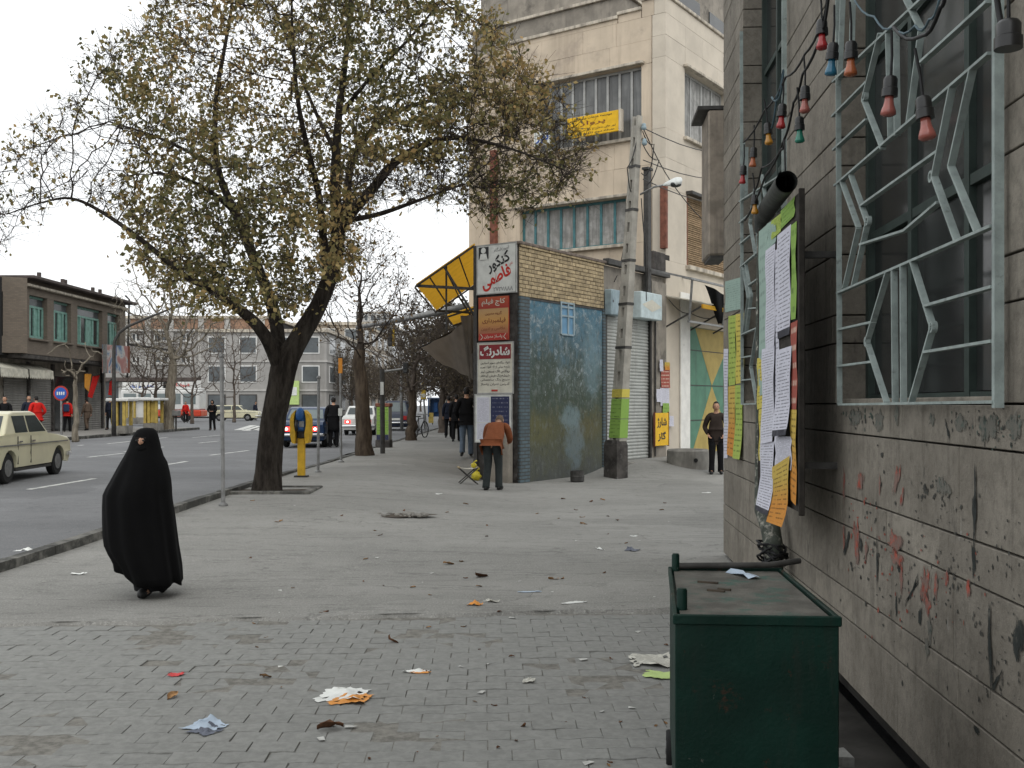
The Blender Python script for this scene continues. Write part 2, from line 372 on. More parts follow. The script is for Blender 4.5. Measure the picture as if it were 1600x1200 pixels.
bump(nt, b, maths(nt, 'ADD', maths(nt, 'MULTIPLY', noise(nt, p, 2.5, 1), 6.0), noise(nt, p, 60, 4)), .22, .012)
pbr('bin_lid', (.098, .093, .08), .75, .3, 7, .35, 50, stain=((.035, .09, .07), .42, 6))
pbr('pipe_camo', (.06, .068, .056), .85, .35, 10, .5, 60, stain=((.4, .38, .33), .42, 16))
pbr('pipe_dark', (.042, .046, .042), .7, .3, 10, .4, 60)
pbr('board_wood', (.028, .024, .02), .8, .4, 12, .3, 80)
pbr('black_wire', (.012, .012, .013), .55, .3, 20, 0)
pbr('blue_wire', (.06, .1, .12), .6, .2, 20, 0)
pbr('bakelite', (.012, .012, .012), .35, .3, 20, 0, spec=.5)
pbr('steel_grey', (.22, .22, .215), .5, .2, 10, .1, 60, metal=.5)
pbr('steel_dark', (.045, .043, .04), .6, .3, 10, .2, 50)
pbr('chrome', (.7, .7, .7), .18, .05, 10, 0, metal=1)
pbr('lamp_white', (.6, .62, .6), .5, .1, 10, 0)
pbr('rust_red', (.17, .065, .042), .8, .3, 8, .3, 40)
pbr('teal_frame', (.055, .155, .17), .6, .2, 5, .1, 40)
pbr('mint_frame', (.17, .31, .265), .6, .2, 5, .1, 40)
pbr('alu_frame', (.33, .33, .315), .5, .15, 5, .05, 40, metal=.3)
pbr('curtain', (.3, .295, .28), .9, .25, 5, .1, 30, streak=((.14, .14, .135), .5, 9))
pbr('bamboo', (.27, .19, .11), .85, .25, 8, .2, 50, rnd=.15)
pbr('awning_yellow', (.62, .37, .03), .7, .18, 4, .1, 40, streak=((.4, .2, .02), .4, 3))
def sheer(name, c, f):
    nt = M[name].node_tree; b = nt.nodes['Principled BSDF']; tr = nt.nodes.new('ShaderNodeBsdfTranslucent'); tr.inputs[0].default_value = c+(1,); mx_ = nt.nodes.new('ShaderNodeMixShader'); mx_.inputs[0].default_value = f
    nt.links.new(b.outputs[0], mx_.inputs[1]); nt.links.new(tr.outputs[0], mx_.inputs[2]); nt.links.new(mx_.outputs[0], nt.nodes['Material Output'].inputs[0])
sheer('awning_yellow', (.68, .36, .03), .42)
pbr('tarp', (.15, .13, .11), .9, .25, 3, .3, 40); sheer('tarp', (.3, .27, .23), .4)
pbr('tin_pale', (.5, .48, .4), .6, .2, 4, .1, 40, stain=((.3, .22, .13), .35, 5))
pbr('shutter_grey', (.34, .35, .33), .55, .12, 3, .1, 40, streak=((.2, .19, .17), .42, 4))
pbr('shutter_dull', (.21, .205, .19), .8, .12, 3, .1, 40, streak=((.12, .115, .105), .42, 4))
pbr('door_green', (.085, .2, .135), .65, .12, 3, .15, 40, streak=((.06, .1, .07), .36, 4))
pbr('door_yellow', (.37, .28, .085), .65, .12, 3, .15, 40, streak=((.22, .16, .06), .36, 4))
pbr('elec_box', (.25, .32, .35), .6, .15, 6, .1, 40)
pbr('box_pale', (.46, .54, .55), .6, .12, 6, .1, 40)
pbr('phone_yellow', (.55, .33, .02), .5, .15, 6, .1, 40)
pbr('phone_blue', (.02, .085, .24), .5, .15, 6, .1, 40)
pbr('booth_blue', (.015, .06, .16), .5, .15, 6, .1, 40)
pbr('post_yellow', (.42, .31, .08), .6, .2, 4, .1, 40)
pbr('green_poster', (.3, .47, .1), .8, .12, 6, .1, 40, stain=((.2, .33, .07), .4, 5))
pbr('signal_yellow', (.55, .36, .03), .5, .15, 6, 0)
pbr('canvas', (.3, .24, .14), .85, .2, 8, .1, 40)
pbr('bag_yellow', (.46, .38, .03), .5, .2, 12, .3, 25)
# vehicles
def paint(name, c, rough=.3): pbr(name, c, rough, .06, 2, 0, spec=.5, stain=(tuple(x*.75 for x in c), .34, 3))
paint('car_cream', (.56, .53, .37)); paint('car_blue', (.012, .03, .075)); paint('car_white', (.6, .6, .57)); paint('car_navy', (.02, .03, .06)); paint('bus_red', (.5, .05, .02)); paint('bus_white', (.6, .6, .58))
pbr('tyre', (.018, .018, .018), .85, .2, 10, .2, 60); pbr('car_glass', (.035, .045, .045), .08, .1, 2, 0, spec=.6); pbr('car_glass_pale', (.13, .16, .16), .1, .1, 2, 0, spec=.6)
pbr('seat_dark', (.03, .028, .026), .9, .2, 5, 0)
m, nt, b = base('brake_lamp', .3); b.inputs['Base Color'].default_value = (.6, .02, .02, 1); b.inputs['Emission Color'].default_value = (1, .05, .04, 1); b.inputs['Emission Strength'].default_value = 1.6
m, nt, b = base('brake_bulb', .3); b.inputs['Base Color'].default_value = (.9, .5, .5, 1); b.inputs['Emission Color'].default_value = (1, .75, .7, 1); b.inputs['Emission Strength'].default_value = 4
pbr('lamp_red', (.35, .02, .02), .25, .1, 5, 0); pbr('number_plate', (.6, .6, .56), .5, .1, 5, 0)
# glass
pbr('pane_dark', (.028, .03, .03), .12, .3, .8, 0, spec=.55); pbr('pane_grey', (.036, .039, .038), .15, .35, 1.2, 0, spec=.5, streak=((.03, .03, .03), .5, 4)); pbr('pane_lace', (.13, .132, .128), .2, .35, 1.2, 0, spec=.5, streak=((.05, .05, .05), .5, 5)); pbr('pane_far', (.07, .08, .085), .2, .3, .5, 0, spec=.5)
# cloth and skin
def cloth(name, c, rough=.9): pbr(name, c, rough, .15, 8, .25, 120, spec=.15)
cloth('chador', (.0022, .0022, .0025), .9); cloth('cloth_black', (.008, .008, .009)); cloth('cloth_navy', (.018, .022, .035)); cloth('jacket_brown', (.175, .058, .025)); cloth('trouser_grey', (.028, .033, .033)); cloth('jeans', (.1, .13, .17))
cloth('cloth_brown', (.035, .026, .022)); cloth('cloth_red', (.5, .018, .014)); cloth('cloth_maroon', (.14, .02, .02)); cloth('cloth_khaki', (.11, .08, .06)); cloth('cloth_grey', (.12, .12, .125)); cloth('cloth_white', (.55, .55, .53)); cloth('backpack', (.03, .05, .1))
pbr('skin', (.42, .24, .16), .6, .1, 30, 0); pbr('hair', (.012, .01, .009), .7, .3, 30, .2, 150); pbr('shoe', (.012, .012, .012), .5, .2, 20, 0); pbr('eye_dark', (.01, .008, .006), .3, .1, 10, 0)
# vegetation
def bark(name, c0, c1, s=9):
    m, nt, b = base(name, .95, 0, .1); p = wpos(nt); n = noise(nt, stretch(nt, p, (s, s, s*.22)), 1.0, 6, .7)
    nt.links.new(mixc(nt, sstep(nt, n, .32, .68), c0, c1), b.inputs['Base Color']); bump(nt, b, n, 1.0, .09)
bark('bark_dark', (.016, .013, .011), (.055, .047, .039)); bark('bark_twig', (.035, .029, .025), (.075, .062, .052)); bark('bark_pale', (.13, .11, .085), (.27, .24, .19)); bark('bark_brown', (.05, .037, .028), (.11, .085, .062))
bark('bark_far', (.075, .06, .05), (.14, .115, .095))
def leafmat(name, cols):
    m, nt, b = base(name, .6, 0, .25); a = nt.nodes.new('ShaderNodeVertexColor'); a.layer_name = 'tint'
    sp = nt.nodes.new('ShaderNodeSeparateColor'); nt.links.new(a.outputs[0], sp.inputs[0])
    c = ramp(nt, sp.outputs[0], cols); nt.links.new(c, b.inputs['Base Color'])
    tr = nt.nodes.new('ShaderNodeBsdfTranslucent'); nt.links.new(c, tr.inputs[0]); mxs = nt.nodes.new('ShaderNodeMixShader'); mxs.inputs[0].default_value = .3
    nt.links.new(b.outputs[0], mxs.inputs[1]); nt.links.new(tr.outputs[0], mxs.inputs[2]); nt.links.new(mxs.outputs[0], nt.nodes['Material Output'].inputs[0])
leafmat('leaf_olive', [(0, (.065, .07, .03)), (.3, (.14, .132, .052)), (.6, (.25, .2, .082)), (1, (.38, .25, .105))])
leafmat('leaf_rust', [(0, (.075, .055, .03)), (.5, (.13, .09, .045)), (1, (.2, .12, .05))])
leafmat('leaf_far', [(0, (.06, .05, .038)), (.5, (.1, .082, .055)), (1, (.14, .11, .065))])
pbr('dry_leaf', (.2, .11, .045), .8, .35, 30, .2, 80, rnd=.45); pbr('dry_leaf_dark', (.1, .045, .02), .8, .35, 30, .2, 80, rnd=.3)
# paper and print
def printed(name, paper, ink, rows, dens=.55, head=None, jag=60.0, tint2=None):
    """a printed sheet: rows of broken ink marks in the sheet's own UV space"""
    m, nt, b = base(name, .8, 0, .2); uv = nt.nodes.new('ShaderNodeTexCoord').outputs['UV']
    sp = nt.nodes.new('ShaderNodeSeparateXYZ'); nt.links.new(uv, sp.inputs[0]); u, v = sp.outputs[0], sp.outputs[1]
    fr = maths(nt, 'FRACT', maths(nt, 'MULTIPLY', v, float(rows)))
    cw_ = nt.nodes.new('ShaderNodeCombineXYZ'); nt.links.new(maths(nt, 'MULTIPLY', u, jag*.12), cw_.inputs[0]); nt.links.new(maths(nt, 'MULTIPLY', maths(nt, 'FLOOR', maths(nt, 'MULTIPLY', v, float(rows))), 7.3), cw_.inputs[1])
    words = sstep(nt, noise(nt, cw_.outputs[0], 1.0, 1, .5), .36, .48)
    line = maths(nt, 'MULTIPLY', words, maths(nt, 'MULTIPLY', sstep(nt, fr, .3, .42), maths(nt, 'SUBTRACT', 1.0, sstep(nt, fr, .6, .72))))
    cb = nt.nodes.new('ShaderNodeCombineXYZ'); nt.links.new(maths(nt, 'MULTIPLY', u, jag), cb.inputs[0]); nt.links.new(maths(nt, 'MULTIPLY', maths(nt, 'FLOOR', maths(nt, 'MULTIPLY', v, rows*3.0)), 3.7), cb.inputs[1])
    ink_f = maths(nt, 'MULTIPLY', line, sstep(nt, noise(nt, cb.outputs[0], 1.0, 2, .5), 1-dens-.12, 1-dens+.02))
    mg = maths(nt, 'MULTIPLY', sstep(nt, u, .05, .09), maths(nt, 'SUBTRACT', 1.0, sstep(nt, u, .91, .95)))
    mg = maths(nt, 'MULTIPLY', mg, maths(nt, 'MULTIPLY', sstep(nt, v, .03, .06), maths(nt, 'SUBTRACT', 1.0, sstep(nt, v, .95, .97))))
    pc = paper
    if tint2: pc = mixc(nt, sstep(nt, v, .25, .8), tint2, paper)
    c = mixc(nt, maths(nt, 'MULTIPLY', maths(nt, 'MULTIPLY', ink_f, mg), .75), pc, ink)
    if head:
        lo, hi, hc = head
        band = maths(nt, 'MULTIPLY', maths(nt, 'GREATER_THAN', v, lo), maths(nt, 'LESS_THAN', v, hi)); c = mixc(nt, band, c, hc)
    c = mixc(nt, maths(nt, 'MULTIPLY', sstep(nt, noise(nt, wpos(nt), 9, 5), .5, .8), .3), c, tuple(x*.6 for x in paper))
    nt.links.new(c, b.inputs['Base Color']); bump(nt, b, noise(nt, wpos(nt), 14, 3), .35, .02)
printed('print_white', (.55, .55, .62), (.05, .05, .06), 36, .5); printed('print_white_band', (.55, .55, .62), (.05, .05, .06), 26, .55, (0, .07, (.04, .04, .05)))
printed('print_yellow', (.52, .44, .09), (.07, .05, .01), 14, .5, None, 34); printed('print_lime', (.33, .42, .09), (.05, .07, .01), 14, .5, None, 34); printed('print_orange', (.5, .36, .08), (.08, .04, .01), 14, .5, None, 34, (.52, .22, .04))
printed('print_green', (.22, .36, .08), (.04, .08, .02), 5, .45, None, 20); printed('print_teal', (.28, .38, .33), (.06, .07, .07), 14, .4); printed('print_navy', (.03, .035, .08), (.3, .3, .36), 9, .4); printed('print_red', (.3, .08, .06), (.6, .5, .4), 5, .5)
printed('news', (.52, .51, .45), (.07, .07, .07), 20, .6)
for nm, c in (('ink_black', (.02, .02, .022)), ('ink_red', (.5, .025, .015)), ('ink_grey', (.25, .25, .25)), ('sign_white', (.6, .61, .58)), ('sign_cream', (.52, .5, .42)), ('sign_red', (.36, .03, .02)), ('sign_maroon', (.2, .015, .02)), ('sign_yellow', (.68, .4, .01)), ('sign_blue', (.02, .09, .38)), ('ink_brown', (.18, .05, .02)), ('sign_pink', (.45, .16, .14)), ('sign_sky', (.12, .25, .38)), ('paper_white', (.68, .69, .66)), ('paper_green', (.42, .55, .2)), ('paper_red', (.5, .05, .05)), ('paper_orange', (.6, .25, .05)), ('plastic_blue', (.35, .42, .5)), ('wrap_dark', (.1, .11, .14)), ('flag_orange', (.6, .25, .02)), ('sign_orange', (.55, .22, .03))):
    pbr(nm, c, .55, .1, 5, .05, 50, stain=(tuple(x*.7 for x in c), .3, 4))
m, nt, b = base('sunset_panel', .5); uv = nt.nodes.new('ShaderNodeTexCoord').outputs['UV']; sp = nt.nodes.new('ShaderNodeSeparateXYZ'); nt.links.new(uv, sp.inputs[0])
nt.links.new(ramp(nt, sp.outputs[1], [(0, (.3, .06, .03)), (.2, (.32, .12, .06)), (.45, (.5, .26, .07)), (.72, (.42, .26, .12)), (.74, (.3, .03, .02)), (1, (.4, .08, .03))]), b.inputs['Base Color'])
for nm, c, g in (('bulb_red', (.33, .02, .022), .3), ('bulb_orange', (.36, .1, .035), .3), ('bulb_yellow', (.42, .19, .015), .3), ('bulb_green', (.02, .18, .12), .3), ('bulb_blue', (.02, .12, .2), .3), ('bulb_pink', (.33, .1, .08), .3)):
    pbr(nm, c, .18, .15, 20, 0, spec=.6)
# painted mural: sky, clouds, dark trees, ochre bank and a pale blue plume
m, nt, b = base('mural', .85, 0, .2); p = opos(nt); sp = nt.nodes.new('ShaderNodeSeparateXYZ'); nt.links.new(p, sp.inputs[0]); x, z = sp.outputs[0], sp.outputs[2]
nz = noise(nt, p, 3.2, 8, .75, .4); wz = maths(nt, 'ADD', z, maths(nt, 'MULTIPLY_ADD', nz, 2.6, -1.3))
c = ramp(nt, maths(nt, 'DIVIDE', wz, 4.0), [(0, (.075, .08, .075)), (.2, (.085, .09, .06)), (.33, (.09, .09, .05)), (.45, (.06, .08, .06)), (.62, (.075, .1, .09)), (.76, (.08, .135, .165)), (1, (.075, .165, .225))])
cl = maths(nt, 'MULTIPLY', sstep(nt, noise(nt, p, 3.6, 9, .8, .6), .5, .62), sstep(nt, z, 1.3, 2.5)); c = mixc(nt, maths(nt, 'MULTIPLY', cl, .8), c, (.3, .345, .36))
def blob(cx, cz, rx, rz):
    a = maths(nt, 'DIVIDE', maths(nt, 'SUBTRACT', x, cx), rx); d = maths(nt, 'DIVIDE', maths(nt, 'SUBTRACT', z, cz), rz)
    r = maths(nt, 'ADD', maths(nt, 'MULTIPLY', a, a), maths(nt, 'MULTIPLY', d, d)); r = maths(nt, 'ADD', r, maths(nt, 'MULTIPLY_ADD', nz, 3.4, -1.7))
    return maths(nt, 'SUBTRACT', 1.0, sstep(nt, r, .1, 1.3))
tr_ = maths(nt, 'MULTIPLY', sstep(nt, noise(nt, stretch(nt, p, (3.2, 3, .8)), 1.3, 7, .7), .46, .6), maths(nt, 'MULTIPLY', sstep(nt, z, 1.0, 1.6), maths(nt, 'SUBTRACT', 1.0, sstep(nt, z, 2.8, 3.7))))
c = mixc(nt, maths(nt, 'MULTIPLY', tr_, .6), c, (.05, .065, .05))
c = mixc(nt, maths(nt, 'MULTIPLY', blob(1.0, 2.2, .5, 1.0), .6), c, (.05, .065, .05))
wh = maths(nt, 'MULTIPLY', sstep(nt, noise(nt, stretch(nt, p, (1, 1, .8)), 8, 9, .8), .56, .66), sstep(nt, z, 1.0, 2.0)); c = mixc(nt, maths(nt, 'MULTIPLY', wh, .75), c, (.34, .38, .39))
c = mixc(nt, maths(nt, 'MULTIPLY', blob(.6, 1.1, .9, .35), .45), c, (.12, .115, .045)); c = mixc(nt, maths(nt, 'MULTIPLY', blob(2.9, 1.1, .6, .3), .45), c, (.12, .105, .045))
c = mixc(nt, maths(nt, 'MULTIPLY', blob(2.1, 1.35, .5, .34), .6), c, (.19, .27, .3)); c = mixc(nt, maths(nt, 'MULTIPLY', blob(2.3, .75, .5, .6), .6), c, (.16, .21, .23)); c = mixc(nt, maths(nt, 'MULTIPLY', blob(3.1, 2.7, .5, .9), .5), c, (.17, .26, .3))
c = mixc(nt, maths(nt, 'MULTIPLY', sstep(nt, noise(nt, stretch(nt, p, (1, 1, .5)), 9, 8, .75), .5, .68), .6), c, (.15, .16, .15))
c = mixc(nt, maths(nt, 'MULTIPLY', sstep(nt, noise(nt, stretch(nt, p, (1, 1, .4)), 13, 8, .75), .52, .66), .6), c, (.04, .045, .04))
nt.links.new(c, b.inputs['Base Color']); bump(nt, b, noise(nt, p, 30, 5), .4, .02)
# billboard picture on the far corner
m, nt, b = base('billboard_print', .6); p = opos(nt); n = noise(nt, p, .9, 4, .5, 1.0)
nt.links.new(ramp(nt, n, [(.3, (.3, .12, .11)), (.45, (.36, .2, .18)), (.52, (.45, .45, .43)), (.6, (.06, .14, .26)), (.75, (.32, .14, .12))]), b.inputs['Base Color'])
# ------------------------------------------------------------------ ground, road, pavements
def sheet(name, mat, rows, cols, fn, parent=None):
    V = [fn(i/(cols), j/(rows)) for j in range(rows+1) for i in range(cols+1)]; n = cols+1
    mb = MB().add(V, [(j*n+i, j*n+i+1, (j+1)*n+i+1, (j+1)*n+i) for j in range(rows) for i in range(cols)])
    return mb.build(name, mat, parent, smooth=True)
g = MB().quad((-900, -60, -1.1), (900, -60, -1.1), (900, 1500, -1.1), (-900, 1500, -1.1)).build('ground', 'asphalt'); tag(g, kind='structure')
def edgeY(X): return 8.3+0.115*X
def ydist(t): return 150*(t**2.2)
def pav(u, t):
    Y0 = ydist(t); X = kerb_x(8+Y0)+0.14; X = X+(28-X)*(u**1.6); Y = edgeY(X)+Y0 if Y0 < 20 else Y0+8.3
    if u == 0: X = kerb_x(Y)+.14
    return (X, Y, gz(X, Y)+.004*math.sin(X*2.1+Y*1.3))
pavement = tag(sheet('pavement', 'pavement', 90, 44, pav), kind='structure')
road = tag(sheet('road', 'asphalt', 70, 20, lambda u, t: (lambda Y: (lambda X: (X, Y, gz(X, Y)-.12))(FARK+(kerb_x(Y)-.42-FARK)*u))(-6+166*(t**1.7))), kind='structure')
# the side street that opens on the far side, level with the road
tag(sheet('side_street', 'asphalt', 14, 16, lambda u, t: (lambda X, Y: (X, Y, gz(X, Y)-.124))(-110+(110+FARK)*u, 61+50*t)), kind='structure')
fp = tag(sheet('pavement_far', 'far_paving', 30, 10, lambda u, t: (lambda X, Y: (X, Y, gz(X, Y)))(-60+(60+FARK-.14)*u, -6+67*t)), kind='structure')
tag(sheet('pavement_beyond', 'far_paving', 4, 16, lambda u, t: (lambda X, Y: (X, Y, gz(X, Y)+.01))(-110+(110+FARK)*u, 111+40*t)), kind='structure')
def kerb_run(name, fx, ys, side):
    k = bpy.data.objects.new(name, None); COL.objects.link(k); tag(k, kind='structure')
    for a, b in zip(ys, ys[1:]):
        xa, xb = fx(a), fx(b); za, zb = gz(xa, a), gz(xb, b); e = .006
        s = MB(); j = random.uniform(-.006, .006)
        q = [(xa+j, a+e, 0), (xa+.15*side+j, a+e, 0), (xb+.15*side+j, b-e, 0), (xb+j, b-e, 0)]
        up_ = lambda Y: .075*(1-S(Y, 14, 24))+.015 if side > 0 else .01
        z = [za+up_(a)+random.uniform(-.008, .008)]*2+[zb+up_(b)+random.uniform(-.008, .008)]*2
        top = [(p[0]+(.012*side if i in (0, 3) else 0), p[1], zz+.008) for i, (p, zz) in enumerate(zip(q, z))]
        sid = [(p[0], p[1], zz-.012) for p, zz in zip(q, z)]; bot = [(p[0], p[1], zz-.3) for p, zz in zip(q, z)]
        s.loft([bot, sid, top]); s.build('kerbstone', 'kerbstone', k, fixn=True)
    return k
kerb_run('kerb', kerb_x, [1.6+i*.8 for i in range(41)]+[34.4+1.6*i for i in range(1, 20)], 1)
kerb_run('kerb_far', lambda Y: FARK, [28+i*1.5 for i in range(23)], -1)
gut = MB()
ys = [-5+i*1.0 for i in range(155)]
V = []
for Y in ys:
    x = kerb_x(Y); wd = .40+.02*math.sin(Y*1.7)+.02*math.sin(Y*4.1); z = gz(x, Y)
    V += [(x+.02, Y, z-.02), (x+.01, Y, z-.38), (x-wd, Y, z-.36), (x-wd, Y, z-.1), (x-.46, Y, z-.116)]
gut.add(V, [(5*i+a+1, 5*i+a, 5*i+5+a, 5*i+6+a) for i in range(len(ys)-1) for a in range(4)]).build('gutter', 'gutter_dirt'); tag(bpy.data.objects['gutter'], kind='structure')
# painted lane marks
lm = bpy.data.objects.new('lane_markings', None); COL.objects.link(lm); tag(lm, kind='structure')
def dash(x0, y0, x1, y1, wd=.13):
    n = max(1, int(abs(y1-y0)/1.5)); V = []
    for i in range(n+1):
        x = x0+(x1-x0)*i/n; y = y0+(y1-y0)*i/n; d = Vector((x1-x0, y1-y0, 0)).normalized(); s = Vector((d.y, -d.x, 0))*wd/2
        for sg in (-1, 1):
            q = Vector((x, y, 0))+s*sg; V.append((q.x, q.y, gz(q.x, q.y)-.115))
    MB().add(V, [(2*i, 2*i+1, 2*i+3, 2*i+2) for i in range(n)]).build('lane_dash', 'line_paint', lm)
def pxdash(x0, y0, x1, y1, wd=.13):
    a, b = gnd(x0, y0, -.12), gnd(x1, y1, -.12); dash(a.x, a.y, b.x, b.y, wd)
for q in ((45, 765, 148, 748), (138, 714.5, 192, 708.5), (328, 711.5, 388, 704), (262, 726, 292, 721), (195, 706, 255, 698.5), (110, 698, 130, 695.5), (168, 693.5, 206, 689.5), (300, 684, 345, 680), (310, 692.5, 340, 689.5), (215, 688, 262, 683.5), (455, 690, 475, 687.5)): pxdash(*q)
for i in range(5): pxdash(372+i*12, 672+(i % 2), 396+i*12, 664.5+(i % 2), .5)
# ---- paver field in front of the camera
pf = tag(sheet('paving', 'sand', 6, 10, lambda u, t: (lambda X: (X, -1.0+(edgeY(X)+1.0)*t, -.0285))(-7.5+(8.6)*u)), kind='structure')
PW, PH = .236, .152
def paver_mesh(seed):
    rr = random.Random(seed); a, b = PW/2-.0016, PH/2-.0016; k = .010
    pts = [(-a, -b), (-a*.5, -b-k), (0, -b), (a*.5, -b+k), (a, -b), (a, b), (a*.5, b-k), (0, b), (-a*.5, b+k), (-a, b)]
    pts = [(x+rr.uniform(-.0025, .0025), y+rr.uniform(-.0025, .0025)) for x, y in pts]
    mb = MB(); r0 = [(x, y, -.05) for x, y in pts]; r1 = [(x, y, -.004) for x, y in pts]; r2 = [(x*.985, y*.977, 0) for x, y in pts]
    mb.loft([r0, r1, r2]); return mb
protos = []
for s_ in range(5):
    o = paver_mesh(s_).build('paver', 'paver', pf); protos.append(o.data); bpy.data.objects.remove(o)
cells = []
for j in range(-20, 60):
    for i in range(-34, 8):
        x = (i+.5*(j % 2))*PW; y = 3.6+j*PH
        xr, yr = x-.03*(y-5), y+.03*x            # the field lies slightly askew
        if yr > edgeY(xr)-.09 or yr < 3.6: continue
        wl = WALL.l((xr, yr, 0))
        if wl.y < .36: continue
        if abs(xr)/max(yr, .1) > .56: continue
        if xr < kerb_x(yr)+.2: continue
        gap = abs((xr+1.95)-(yr-5.9)*.03) < .09 and random.random() < .2
        if gap or random.random() < .002: continue
        cells.append((yr, xr))
cells.sort()
PV = lambda x, y: -.024+.005*math.sin(x*3.1)*math.sin(y*2.7)+random.uniform(-.0025, .0025)
far_cells = cells[300:]
for y, x in cells[:300]:
    o = bpy.data.objects.new('paver', random.choice(protos)); link(o, pf); o.location = (x, y, PV(x, y)); o.rotation_euler = (random.uniform(-.012, .012), random.uniform(-.012, .012), R(1.7)+random.uniform(-.012, .012))
mb = MB()
for y, x in far_cells:
    pm = random.choice(protos); z = PV(x, y); ca, sa = math.cos(R(1.7)+random.uniform(-.012, .012)), math.sin(R(1.7)); tx = random.uniform(-.02, .02); ty = random.uniform(-.02, .02)
    mb.add([(x+v.co.x*ca-v.co.y*sa, y+v.co.x*sa+v.co.y*ca, z+v.co.z+v.co.x*tx+v.co.y*ty) for v in pm.vertices], [tuple(f.vertices) for f in pm.polygons])
tag(mb.build('pavers_distant', 'paver', pf), kind='stuff')
# ragged concrete lip where the older surface meets the pavers
V = []
for i in range(81):
    X = -6+i*.1; e = edgeY(X)-.02+.03*math.sin(X*5)+random.uniform(-.02, .02)
    V += [(X, e-.05, -.05), (X, e, .002), (X, e+.14, .006)]
tag(MB().add(V, [(3*i+a, 3*i+3+a, 3*i+4+a, 3*i+1+a) for i in range(80) for a in (0, 1)]).build('pavement_lip', 'pavement'), kind='structure')
# dark open drain between the pavers and the stone wall
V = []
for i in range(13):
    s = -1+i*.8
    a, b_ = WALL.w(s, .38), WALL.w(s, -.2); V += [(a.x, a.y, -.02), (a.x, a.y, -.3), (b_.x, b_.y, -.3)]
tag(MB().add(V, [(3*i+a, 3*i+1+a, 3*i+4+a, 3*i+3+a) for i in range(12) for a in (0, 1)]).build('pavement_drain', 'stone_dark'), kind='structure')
# shallow pothole with broken chips
c = gnd(628, 806); random.seed(3)
ph = []
for k in range(26):
    a = 2*math.pi*k/26; r = 1+.25*math.sin(3*a+1)+random.uniform(-.12, .12); ph.append((c.x+.42*r*math.cos(a), c.y+.26*r*math.sin(a), c.z+.012))
t = thing('pothole', 'dark shallow pothole with broken chips in the grey pavement', 'pothole')
MB().add(ph, [tuple(range(26))]).build('bed', 'soil', t)
mb = MB()
for k in range(46):
    a = random.uniform(0, 6.28); r = random.random()**.5; x, y = c.x+.42*r*math.cos(a), c.y+.24*r*math.sin(a); s = random.uniform(.012, .045)
    mb.box(x-s, x+s, y-s*.8, y+s*.8, c.z, c.z+s*1.1, s*.35, Matrix.Rotation(random.uniform(0, 3), 3, 'Z') @ Matrix.Rotation(random.uniform(-.4, .4), 3, 'X'))
tag(mb.build('chips', 'concrete', t), kind='stuff')
# ------------------------------------------------------------------ stone-clad corner building on the right
cb = thing('corner_building', 'stone-clad corner building with barred windows along the right edge', 'building', WALL.o, WALL.a)
DEP = .24
def wx(px): return WALL.hit(px, 600, 'y', 0).x
XE = wx(1130.5)
W1 = (wx(1556), wx(1306)); W2 = (wx(1229), wx(1161))
WZ = (1.68, 1.68+.55*8)
MB().box(-4, XE-.02, -9, -DEP-.03, -.3, 9.6).build('wall_core', 'stone_dark', cb)
def slab_rows(z0, n): 
    out = []; z = z0
    for k in range(n):
        out.append((z, z+.375)); out.append((z+.375, z+.55)); z += .55
    return out
random.seed(11)
wins = [W1, W2]
for r, (z0, z1) in enumerate(slab_rows(.03, 15)):
    x = -1.2-random.uniform(0, .8)
    while x < XE:
        L = random.uniform(.74, .95); a, b_ = x, min(x+L, XE)
        if XE-b_ < .25: b_ = XE
        segs = [(a, b_)]
        if z0 > WZ[0]-.05 and z1 < WZ[1]+.05:
            for (p, q) in wins:
                ns = []
                for (s0, s1) in segs:
                    if s1 <= p or s0 >= q: ns.append((s0, s1)); continue
                    if s0 < p: ns.append((s0, p))
                    if s1 > q: ns.append((q, s1))
                segs = ns
        for (s0, s1) in segs:
            if s1-s0 < .02: continue
            d = random.uniform(-.002, .002)
            MB().box(s0+.0012, s1-.0012, -DEP, d, z0+.004, z1-.005, .003).build('stone_slab', 'stone', cb)
        x = b_+1e-4 if b_ < XE else XE+1
# end face towards the alley
MB().box(XE-.02, XE-.005, -9, -DEP-.04, 0, 9.5).build('end_wall', 'stone', cb)
# steel windows set back in the openings
def steel_window(a, b_, name_glass):
    f = MB(); z0, z1 = WZ; y = -DEP+.02; wd = .05
    for x in (a+.03, b_-.03): f.box(x-.03, x+.03, y-.02, y+.04, z0, z1)
    n = 3; xs = [a+(b_-a)*k/n for k in range(1, n)]
    for x in xs: f.box(x-.03, x+.03, y-.02, y+.03, z0+.01, z1-.01)
    zs = [z0+.03, z0+1.02, z0+2.1, z0+3.2, z1-.03]
    for z in zs: f.box(a+.005, b_-.005, y-.018, y+.025, z-.025, z+.025)
    fr = f.build('window', 'sash_green', cb)
    for i in range(n):
        for (za, zb) in zip(zs, zs[1:]):
            MB().box(a+(b_-a)*i/n+.034, a+(b_-a)*(i+1)/n-.034, y-.012, y-.002, za+.03, zb-.03).build('pane', name_glass, fr)
    MB().box(a, b_, -DEP, -.02, z0-.0, z0+.03, .006).build('sill', 'stone', cb)
steel_window(*W1, 'pane_grey'); steel_window(*W2, 'pane_grey')
for k, xx in enumerate((W1[0]+.25, W1[0]+1.2, W1[0]+2.0)): pass
